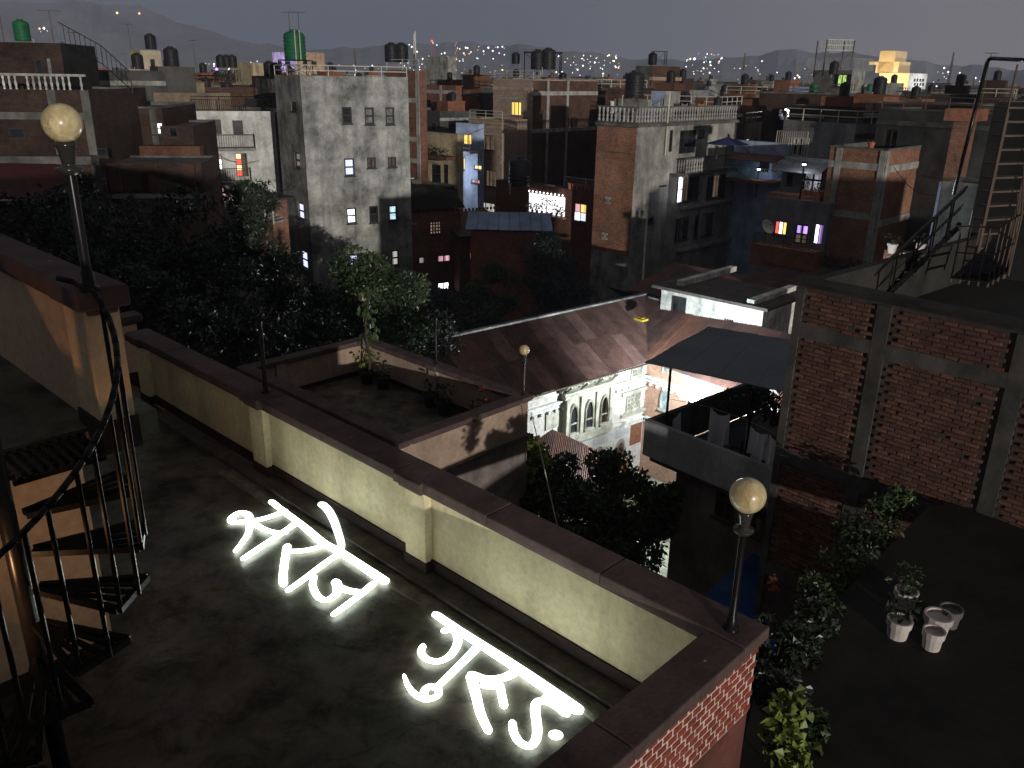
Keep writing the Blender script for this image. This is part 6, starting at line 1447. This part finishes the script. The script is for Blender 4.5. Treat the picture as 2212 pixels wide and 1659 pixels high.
tree('garden_tree', 'rounded green tree left of the ferny tree, above tin roof', [blob(1055, 615, 44, 55, 2600), blob(1020, 660, 43, 50, 2000), blob(1080, 665, 42, 45, 1800), blob(985, 700, 40, 50, 1600), blob(1040, 705, 40, 50, 1500)], 0.16, LEAF_G, (atR(1040, 690, 43).x, atR(1040, 690, 43).y, -9, 0.18))
tree('ferny_tree', 'dark fine leaved tree against the tall brick tower base', [blob(1185, 545, 46, 60, 3200), blob(1145, 600, 45, 60, 2600), blob(1230, 590, 46, 55, 2600), blob(1185, 650, 44, 70, 2600), blob(1250, 640, 45, 40, 1500)], 0.15, LEAF_D, (atR(1185, 640, 45).x, atR(1185, 640, 45).y, -9, 0.18), aspect=0.2)
tree('garden_tree', 'low dark bushes in the hollow behind the annex terrace', [blob(930, 735, 33, 70, 1500), blob(720, 780, 27, 60, 1200), blob(960, 660, 40, 45, 1000)], 0.16, LEAF_D, (atR(900, 740, 33).x, atR(900, 740, 33).y, -9, 0.14))
tree('court_tree', 'leafy dark tree in the lane before the lit courtyard', [blob(1150, 1030, 19, 62, 2200), blob(1235, 1050, 19.5, 75, 2600), blob(1330, 1030, 20, 70, 2600), blob(1190, 1120, 18, 85, 2600), blob(1310, 1120, 18.5, 95, 3200), blob(1400, 1090, 19.5, 65, 2000), blob(1260, 1200, 17, 95, 2600), blob(1370, 1170, 18, 80, 2400), blob(1430, 1150, 19, 55, 1400), blob(1335, 985, 20, 34, 700), blob(1290, 1260, 16.5, 80, 1800), blob(1420, 1075, 19.6, 48, 1700), blob(1180, 1060, 18.8, 60, 1800), blob(1270, 1130, 18.2, 90, 2600), blob(1440, 1110, 19.3, 40, 1100)], 0.14, LEAF_G, (atR(1270, 1180, 18.5).x, atR(1270, 1180, 18.5).y, -8.5, 0.16), aspect=0.24)
tree('creeper', 'bright green creeper at the annex wall corner above the court tree', [blob(1135, 965, 19, 28, 700), blob(1120, 1020, 18.5, 32, 700), blob(1165, 985, 19, 26, 500)], 0.13, LEAF_Y, (atR(1130, 1050, 19).x, atR(1130, 1050, 19).y, -7, 0.06), 'plants at the annex corner', aspect=0.4, cat='plant')
mb = MB(); 
for k in range(9): foliage(mb, atR(1711, 700, 42)+V((random.uniform(-.6, .6), random.uniform(-.5, .5), random.uniform(-.8, .8))), (0.4, 0.4, 0.4), 60, 0.3, 0.08)
o = mb.build('weeds', LEAF_Y, None); tag(o, 'pale weeds in the gap between white house and brick block', 'plants', None, 'stuff')
sw = thing('steel_wire', 'thin steel stay wire hanging before the court tree', 'wire', atR(1147, 880, 17.5)); mb = MB(); mb.path([atR(1147, 890, 17.3), atR(1170, 985, 17.0), atR(1200, 1120, 16.5), atR(1215, 1180, 16.3)], 0.012, 5); mb.build('wire', RAILW, sw)
for k, (px, py, r) in enumerate(((1390, 1127, 19.8), (957, 680, 41), (950, 686, 41), (690, 690, 36), (716, 1015, 34), (765, 560, 40))):
    if k == 0:
        lw_ = thing('lit_doorway', 'small lit doorway shining through the court tree leaves', 'doorway', atR(px, py, r)); mb = MB(); p = atR(px, py, r+0.6); mb.obox(p-FA*0.15-Z1*0.3, FA*0.3, FB_*0.05, Z1*0.6); mb.build('pane', G_WHITE, lw_); mb = MB(); mb.obox(p-FA*0.2-Z1*0.35+FB_*0.051, FA*0.4, FB_*0.05, Z1*0.7); mb.build('frame', WOOD, lw_)

# ------------------------------------------------------------------ town behind: rows of houses
NTH = ['first', 'second', 'third', 'fourth', 'fifth', 'sixth', 'seventh', 'eighth', 'ninth', 'tenth', 'eleventh', 'twelfth', 'thirteenth', 'fourteenth', 'fifteenth', 'sixteenth', 'seventeenth', 'eighteenth', 'nineteenth', 'twentieth', 'twenty-first', 'twenty-second', 'twenty-third', 'twenty-fourth', 'twenty-fifth', 'twenty-sixth', 'twenty-seventh', 'twenty-eighth', 'twenty-ninth', 'thirtieth']
FARM = [(BRICK_D, 'brown brick'), (BRICK_S, 'sooty brick'), (stained('far_concrete', (0.15, 0.15, 0.145), 0.45, 0.5), 'grey concrete'), (stained('far_dark', (0.075, 0.072, 0.068), 0.5, 0.6), 'dark concrete'), (stained('far_ochre', (0.24, 0.19, 0.12), 0.55, 0.8), 'ochre'), (stained('dull_white', (0.24, 0.24, 0.235), 0.5, 0.5), 'dull white'), (stained('far_tan', (0.20, 0.15, 0.11), 0.6, 0.8), 'tan'), (stained('rust_paint', (0.19, 0.085, 0.05), 0.5, 0.6), 'rust coloured')]
LITS = [G_WHITE, G_WHITE, G_WARM, G_YEL, G_YEL, G_PALE, G_AMBER, G_CYAN]
def hz(px): return 165+0.0166*(px-1106)
def far_house(px, py, r, wl, wr, k, row, idx, yaw=None, cat='house'):
    m, mn = FARM[k]; yaw = YAW+random.uniform(-14, 14) if yaw is None else yaw
    desc = '%s house, %s from left in the %s row of rooftops' % (mn, NTH[idx], row)
    b = Bld('house', desc, cat, px=px, py=py, r=r, wl=wl, wr=wr, matL=m, matR=m if random.random() < .6 else random.choice(FARM)[0], group='houses of the %s row' % row, yaw=yaw, par=0.5)
    nf_ = 3 if r < 160 else 2
    for f in (b.Lf, b.R):
        n = max(1, int(f.w/2.2)); 
        for fl_ in range(nf_):
            for j in range(n):
                if random.random() < 0.45: continue
                s = (j+0.5)*f.w/n; z = b.zt-1.1-2.8*fl_-1.3; ww = random.uniform(0.35, 0.6)
                if s-ww < 0.1 or s+ww > f.w-0.1: continue
                lit = random.random() < (0.20 if r < 120 else 0.22)
                window(f, b.root, s-ww, s+ww, z, z+1.25, pane=random.choice(LITS) if lit else GLASS, frame=random.choice((WOOD, ALU, FRAMEB)), cols=2, t=0.07, split=False, sill=r < 120)
        if random.random() < .6:
            for fl_ in range(2): b.band(f, b.zt-0.9-2.8*fl_, 0.28, 0.08, random.choice((CONC_L, CONC_D, m)))
    b.finish(coping=random.choice((None, None, CONC_D)))
    # clutter on the roof, each thing on its own
    q = random.random(); zr = b.zt-0.5
    if q < 0.55:
        c = b.P(b.wr*random.uniform(.3, .7), b.wl*random.uniform(.3, .7), zr); h = random.uniform(1.0, 2.2)
        mb = MB(); mb.obox(c-b.ur*1.2-b.ul*1.0, b.ur*2.4, b.ul*2.2, Z1*h); mb.build('stair_head', random.choice((m, CONC, BRICK)), b.root)
        water_tank(c+Z1*h, 'black tank raised on the %s house of the %s rooftop row' % (NTH[idx], row), s=random.uniform(.62, .95))
    elif q < 0.8:
        c = b.P(b.wr*random.uniform(.2, .8), b.wl*random.uniform(.1, .5), zr); water_tank(c+Z1*0.35, 'tank standing low on the %s house of the %s rooftop row' % (NTH[idx], row), green=random.random() < .12, s=random.uniform(.62, .95))
        mb = MB(); mb.obox(c-b.ur*0.6-b.ul*0.6, b.ur*1.2, b.ul*1.2, Z1*0.35); mb.build('tank_plinth', CONC, b.root)
    if random.random() < 0.45 and r < 220: railing(b.root, [b.P(0.1, b.wl-0.1, b.zt), b.P(0.1, 0.1, b.zt), b.P(b.wr-0.1, 0.1, b.zt)], 0.8, random.choice((IRON, RAILW, IRON_R)), bars=False, rails=2, posts=1.3, r=0.02+r*0.00012)
    if random.random() < 0.4 and r < 260: antenna(b.P(b.wr*.3, b.wl*.4, b.zt), 'thin antenna on the %s house of the %s rooftop row' % (NTH[idx], row), random.uniform(1.5, 3.5))
    return b
# gap-filling houses at chosen places (px of the near corner, roof line, distance, widths, colour)
mid = [(250, 178, 66, 9, 6, 1), (330, 200, 62, 7, 5, 3), (400, 188, 70, 8, 6, 3), (470, 205, 72, 7, 7, 1), (545, 185, 78, 7, 7, 0), (575, 215, 68, 6, 5, 3), (150, 150, 60, 7, 6, 3),
       (950, 240, 84, 8, 6, 3), (1240, 208, 100, 9, 8, 1), (1300, 190, 92, 8, 8, 0), (1490, 195, 84, 9, 7, 0), (1560, 232, 74, 8, 6, 3), (1610, 268, 70, 7, 5, 3), (1640, 215, 82, 8, 7, 7),
       (1820, 205, 80, 7, 6, 1), (1875, 232, 68, 6, 5, 1), (1955, 244, 66, 6, 5, 0), (2030, 266, 68, 5, 6, 1), (2110, 230, 62, 7, 6, 1), (1850, 268, 62, 6, 5, 5), (2215, 250, 55, 9, 6, 3)]
mid.sort()
for i, (px, py, r, wl, wr, k) in enumerate(mid): far_house(px, py, r, wl, wr, k, 'nearest dark', i)
rows = [('middle', 112, 24, 30, 85), ('second middle', 150, 15, 26, 84), ('far', 205, 9, 20, 80), ('farther', 290, 3, 14, 76), ('farthest', 430, -2, 8, 76)]
for rn, r, lo, hi, step in rows:
    px = -40+random.uniform(0, 40); i = 0
    while px < 2260 and i < 30:
        py = hz(px)+random.uniform(lo, hi)
        rj = r*random.uniform(0.9, 1.12); wm = step*1.1*rj/PXF*random.uniform(0.55, 0.95)
        far_house(px, py, rj, wm*0.95, wm*0.75, random.choice((0, 1, 1, 2, 3, 3, 3, 4, 5, 6, 7)), rn, i); i += 1; px += step*random.uniform(0.75, 1.25)

# ------------------------------------------------------------------ skyline landmarks
cb = Bld('house', 'cream stepped house standing out on the left skyline', px=302, py=108, r=88, lpx=280, rpx=346, matL=OCHRE, matR=stained('cream_far', (0.45, 0.38, 0.28), 0.75, 0.6), par=0.3); cb.win(cb.R, 325, 128, 335, 145); cb.win(cb.Lf, 288, 124, 294, 132); cb.finish()
antenna(atR(283, 108, 90), 'angled antenna arm on the cream stepped house', 2.2); water_tank(atR(327, 106, 92), 'reddish dark tank on the cream stepped house', s=1.0)
ob = Bld('house', 'tall dull house with orange block on the left skyline', px=545, py=135, r=120, lpx=505, rpx=585, matL=OCHRE, par=0.4); ob.finish()
for k, px in enumerate((478, 491, 503)): water_tank(atR(px, 146, 100), 'upright black tank, %s of three left of green tank' % ['left', 'middle', 'right'][k], s=0.95); tank_stand(atR(px, 152, 101)-Z1*1.2, 'steel stand under the %s of three skyline tanks' % ['left', 'middle', 'right'][k], 1.2, 1.2)
pu = Bld('hotel', 'violet lit white hotel behind the green tank', px=640, py=112, r=300, lpx=588, rpx=700, matL=WHITE, matR=TAN, par=0.6); 
for x in (600, 618, 655, 675): pu.win(pu.Lf if x < 640 else pu.R, x, 132, x+9, 143, pane=GLASS)
pu.finish(); pt_ = pu.Lf.pt(pu.wl*0.6, pu.zt-6, 9); street_lamp(pt_, 'violet flood lamp before the white hotel', 5200, (0.55, 0.35, 1.0), 14, 0.5); pt_ = pu.R.pt(pu.wr*0.5, pu.zt-7, 10); street_lamp(pt_, 'amber flood lamp before the tan side of violet hotel', 1500, (1.0, 0.7, 0.45), 14, 0.5)  # unseen flood lamps, assumed from the coloured light on the hotel
gc = Bld('house', 'pale concrete house beside the phone mast', px=968, py=122, r=170, lpx=918, rpx=985, matL=CONC, par=0.5); gc.finish()
ho = Bld('hotel', 'stepped hotel floodlit in glowing cream on the right skyline', px=1965, py=158, r=250, lpx=1900, rpx=2004, matL=stained('hotel_cream', (0.62, 0.47, 0.28), 0.85, 0.3, 0.9, 1.05, 0.1), matR=WHITE, par=0.6)
for i in range(4):
    for j in range(2): ho.win(ho.R, 1974+i*6, 170+j*9, 1978+i*6, 176+j*9, pane=GLASS)
ho.finish(); f = ho.Lf
for s0, s1, h in ((3.2, 9.0, 2.8), (4.5, 8.5, 5.4)):
    mb = MB(); mb.obox(ho.P(0.3, s0, ho.zt-0.02), ho.ul*(s1-s0), ho.ur*8, Z1*h); mb.build('stepped_storey', stained('hotel_cream', (0.62, 0.47, 0.28)), ho.root)
mb = MB(); mb.obox(ho.P(-0.6, 8.4, ho.zt+2.0), ho.ul*2.2, ho.ur*6, Z1*0.7); mb.build('roof_fin', stained('hotel_cream', (0.62, 0.47, 0.28)), ho.root)
for k, s in enumerate((2.5, 6.5)): street_lamp(f.pt(s, ho.zt-3.0, 7), 'warm flood lamp before the %s half of cream hotel' % ('right' if k == 0 else 'left'), 5200, (1.0, 0.78, 0.45), 12, 0.4)  # unseen lamps assumed from the warm glow on the hotel front
street_lamp(ho.R.pt(ho.wr*0.5, ho.zt-3, 5), 'white flood lamp beside the white end of cream hotel', 2600, (0.95, 0.97, 1.0), 12, 0.4)  # unseen lamp added to light the white end
wt = thing('roof_scaffold', 'tall mesh topped steel frame on the right skyline', 'frame', atR(1795, 165, 120)); c = atR(1795, 168, 120); w_ = 1.7; h = 4.4
for sx, sy in ((-1, -1), (1, -1), (1, 1), (-1, 1)):
    mb = MB(); mb.cyl(c+V((sx*w_, sy*w_, 0)), c+V((sx*w_, sy*w_, h)), 0.09, None, 5); mb.build('leg', IRON_R, wt)
mb = MB()
for k in range(8): a = -w_+2*w_*k/7; mb.cyl(c+V((a, -w_, h-1.2)), c+V((a, -w_, h)), 0.05, None, 4); mb.cyl(c+V((a, w_, h-1.2)), c+V((a, w_, h)), 0.05, None, 4)
for z in (h-1.2, h-0.6, h): mb.cyl(c+V((-w_, -w_, z)), c+V((w_, -w_, z)), 0.06, None, 4)
mb.build('mesh_panel', RAILW, wt); mb = MB(); mb.cyl(c+V((-w_, -w_, 0)), c+V((w_, -w_, h-1.2)), 0.06, None, 4); mb.cyl(c+V((w_, -w_, 0)), c+V((-w_, -w_, h-1.2)), 0.06, None, 4); mb.build('brace', IRON_R, wt)
gh = Bld('house', 'dark house with green lit stairwell under the mesh steel frame', px=1842, py=152, r=118, lpx=1760, rpx=1870, matL=CONC_D, matR=CONC, par=0.4); gh.win(gh.Lf, 1800, 160, 1838, 188, pane=[GLASS, glow('green_stair', (0.6, 0.9, 0.25), 0.9, None, 0.6), glow('green_stair', (0.6, 0.9, 0.25), 0.9), GLASS], cols=4, t=0.12); gh.finish(); water_tank(atR(1800, 160, 116), 'black tank inside the mesh steel frame', s=1.1); railing(gh.root, [gh.P(0, 6, gh.zt), gh.P(0, 0, gh.zt), gh.P(6, 0, gh.zt)], 1.4, RAILW, 0.3)
tt = Bld('house', 'shabby brick top with broken roofline on the centre right skyline', px=1405, py=142, r=105, lpx=1374, rpx=1470, matL=CONC_D, matR=BRICK_D, par=0.5); tt.band(tt.R, tt.zt-1.6, 0.4, 0.3, TAN); tt.finish(); water_tank(atR(1409, 140, 107), 'black tank leaning on the shabby brick top', s=1.0); tank_stand(atR(1422, 142, 107), 'little cage frame beside the leaning skyline tank', 1.6, 1.6)
for k, (px, py, hgt, kind) in enumerate(((895, 148, 5.3, 0), (934, 140, 22, 1), (983, 148, 20, 2), (1606, 152, 1.6, 3), (2048, 182, 24, 4), (768, 150, 2.6, 5), (2100, 195, 7, 5))):
    r = (180, 900, 700, 90, 800, 120, 500)[k]
    p = atR(px, py, r); lbm = ['phone mast with white panel antennas on the skyline', 'slim mast with red light left of the lattice tower', 'red and white lattice tower full of dishes on skyline', 'small round cage on a pole, right of centre skyline', 'thin lattice mast on the far right skyline', 'plain pole standing behind the concrete tower rail', 'faint far pole right of the lattice mast'][k]
    t = thing('radio_mast', lbm, 'mast', p, 'masts on the skyline'); mb = MB(); w0 = hgt*0.045
    for a in range(3):
        q = V((math.cos(a*2.094), math.sin(a*2.094), 0)); mb.cyl(p+q*w0, p+q*w0*0.3+Z1*hgt, r*0.0004, None, 4)
    n = 10
    for j in range(n):
        for a in range(3):
            z0, z1 = hgt*j/n, hgt*(j+1)/n; qa = V((math.cos(a*2.094), math.sin(a*2.094), 0)); qb = V((math.cos((a+1)*2.094), math.sin((a+1)*2.094), 0)); mb.cyl(p+qa*w0*(1-0.7*j/n)+Z1*z0, p+qb*w0*(1-0.7*(j+1)/n)+Z1*z1, r*0.0003, None, 3)
    mb.build('lattice', paint('mast_red', (0.30, 0.12, 0.10), 0.6) if kind in (1, 2) else IRON_R, t)
    if kind in (0, 2):
        mb = MB()
        for j in range(7):
            a = j*2.2; z = hgt*(0.35+0.09*j); q = V((math.cos(a), math.sin(a), 0))*w0; mb.obox(p+q+Z1*z, V((r*0.0012, 0, 0)), V((0, r*0.0012, 0)), Z1*(hgt*0.07 if kind == 2 else 2.2))
        mb.build('panel_antenna', WHITE, t)
    if kind == 1:
        mb = MB(); mb.lathe(p+Z1*hgt, [(0.001, -1.2), (1.1, 0), (0.001, 1.2)], 6); mb.build('red_light', glow('red_beacon', (1, 0.06, 0.04), 5), t)

# ------------------------------------------------------------------ hills and their scattered lights
HR = 2600
ridge = [(-500, 20), (-100, 8), (150, 2), (300, 14), (430, 62), (560, 96), (700, 108), (850, 94), (1000, 92), (1130, 98), (1250, 112), (1400, 130), (1560, 128), (1700, 108), (1850, 116), (2000, 135), (2212, 150), (2700, 150)]
def ry(px):
    for (a, b), (c, d) in zip(ridge, ridge[1:]):
        if a <= px <= c: return b+(d-b)*(px-a)/(c-a)
    return 150
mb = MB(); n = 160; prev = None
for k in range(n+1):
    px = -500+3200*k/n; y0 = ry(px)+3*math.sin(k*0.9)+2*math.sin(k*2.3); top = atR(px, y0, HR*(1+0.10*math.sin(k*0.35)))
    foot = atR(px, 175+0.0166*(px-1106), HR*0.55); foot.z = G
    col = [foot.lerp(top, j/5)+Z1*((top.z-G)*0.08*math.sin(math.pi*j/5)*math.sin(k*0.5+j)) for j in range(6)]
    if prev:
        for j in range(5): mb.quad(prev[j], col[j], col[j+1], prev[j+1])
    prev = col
structure('hills', mb, stained('night_forest', (0.325, 0.335, 0.375), 0.97, 0.0016, 1.0, 1.1, 0.0, 0.01))  # hill colour paled towards the sky; distant haze put into the colour
bounds = [(840, 1000, 95, 160, 60), (1000, 1100, 98, 160, 26), (1180, 1340, 118, 165, 60), (1480, 1560, 115, 160, 34), (430, 600, 128, 165, 40), (690, 830, 138, 165, 14), (60, 110, 58, 72, 4), (2020, 2090, 145, 175, 8), (1580, 1760, 140, 175, 16), (1880, 2200, 165, 190, 14)]
groups = {0: MB(), 1: MB(), 2: MB(), 3: MB()}
def dot(m, p, s): m.lathe(p, [(0.001, -s), (s, 0), (0.001, s)], 5)
for x0, x1, y0, y1, n in bounds:
    for _ in range(n):
        px, py = random.uniform(x0, x1), random.uniform(y0, y1); r = 1250; k = random.choices((0, 1, 2, 3), (6, 2, 2, 1.5 if x0 == 430 else .3))[0]
        dot(groups[k], atR(px, py, r), random.choice((0.5, 0.5, 0.7, 0.9, 1.3)))
for px, py, s, k in ((253, 28, 1.6, 1), (301, 29, 1.4, 1), (95, 61, 1.6, 0), (1055, 103, 1.5, 0), (1075, 102, 1.2, 0), (1085, 101, 1.2, 0), (850, 104, 1.7, 0), (880, 112, 1.2, 0), (1190, 115, 1.6, 0), (1500, 127, 2.0, 0), (1534, 134, 1.5, 0), (1646, 132, 1.0, 0), (468, 150, 2.4, 3), (520, 152, 2.4, 3), (548, 157, 2.0, 2), (935, 93, 1.0, 1)):
    dot(groups[k], atR(px, py, 1250), s)
for k, (nm, c, lb_) in enumerate((('white', (0.85, 0.9, 1.0), 'scattered cold white lights of far hillside houses'), ('orange', (1.0, 0.5, 0.2), 'scattered orange lamps on the far hillside'), ('yellow', (1.0, 0.82, 0.45), 'scattered yellow windows on the far hillside'), ('violet', (0.75, 0.25, 1.0), 'violet and pink lights of the far town at left'))):
    o = groups[k].build('hillside_lights', glow('far_light_'+nm, c, 3.5)); tag(o, lb_, 'distant lights', None, 'stuff')

# ------------------------------------------------------------------ overhead cables
for k, (x0, y0, r0, x1, y1, r1, sag) in enumerate(((592, 388, 56, 640, 400, 51, .5), (880, 250, 62, 1060, 268, 76, 1.2), (905, 330, 64, 1014, 330, 75, 1.0), (1250, 240, 78, 1292, 262, 57, .4), (1588, 300, 60, 1800, 348, 56, 1.3), (1588, 365, 60, 1700, 372, 64, .8), (1640, 300, 66, 1917, 322, 53, 1.5), (1330, 225, 61, 1436, 212, 63, .5), (1436, 205, 63, 1640, 232, 82, 1.2), (2040, 420, 52, 1930, 360, 53, .6), (420, 300, 52, 592, 330, 62, 1.0), (1000, 470, 55, 1140, 455, 60, .7))):
    t = thing('cable', ['short cable left of concrete tower', 'sagging cable right of brick tower tanks', 'cable crossing before the pale blue house', 'cable meeting the carved roof balustrade', 'long cable above the blue painted house', 'cable at the teal balcony', 'cable reaching the brick frame house roof', 'cable under the big dark tank', 'cable over the drying cloths', 'cable on the brick frame house corner', 'cable crossing the white balcony house', 'cable above the light blue metal roof'][k], 'cable', atR(x0, y0, r0), 'overhead cables'); mb = MB()
    a, b = atR(x0, y0, r0), atR(x1, y1, r1); mb.path([a.lerp(b, i/8)-Z1*(sag*math.sin(math.pi*i/8)) for i in range(9)], 0.018, 4); mb.build('wire', IRON, t)
# ------------------------------------------------------------------ unseen houses added behind the viewpoint as shadow casters
for k, (x0, x1, y0, y1, zt) in enumerate(((9, 15.5, -9, -3, -1.9), (24, 35, -14, -2, -5.5), (37.0, 44.5, -15, -3, 4.4), (45.5, 62, -16, -4, 2.2), (-30, -14, -20, -8, 1.0))):
    t = thing('neighbour_house', ['brick neighbour house right behind the viewpoint', 'second neighbour house to the right behind the viewpoint', 'tallest neighbour house behind the viewpoint', 'last neighbour house at right behind the viewpoint', 'neighbour house at left behind the viewpoint'][k], 'house', V((x0, y0, G)), 'houses behind the viewpoint')
    mb = MB(); mb.obox(V((x0, y0, G)), V((x1-x0, 0, 0)), V((0, y1-y0, 0)), Z1*(zt-G)); mb.build('wall', BRICK_D, t)
    mb = MB(); mb.obox(V((x0-0.1, y0-0.1, zt+0.003)), V((x1-x0+0.2, 0, 0)), V((0, y1-y0+0.2, 0)), Z1*0.12); mb.build('coping', CONC_D, t)

# ------------------------------------------------------------------ night haze over the valley
mb = MB(); mb.obox(V((-2900, -60, G-1)), V((5800, 0, 0)), V((0, 3300, 0)), Z1*300)
hzm = bpy.data.materials.new('haze'); hzm.use_nodes = True; hn = hzm.node_tree; hn.nodes.clear()
ho_ = hn.nodes.new('ShaderNodeOutputMaterial'); hv = hn.nodes.new('ShaderNodeVolumePrincipled'); hn.links.new(hv.outputs[0], ho_.inputs['Volume'])
hv.inputs['Color'].default_value = (0.62, 0.68, 0.88, 1); hv.inputs['Density'].default_value = 0.0002
hb_ = mb.build('haze', hzm); hb_['kind'] = 'stuff'; hb_['label'] = 'pale night haze filling the valley air'; hb_['category'] = 'haze'
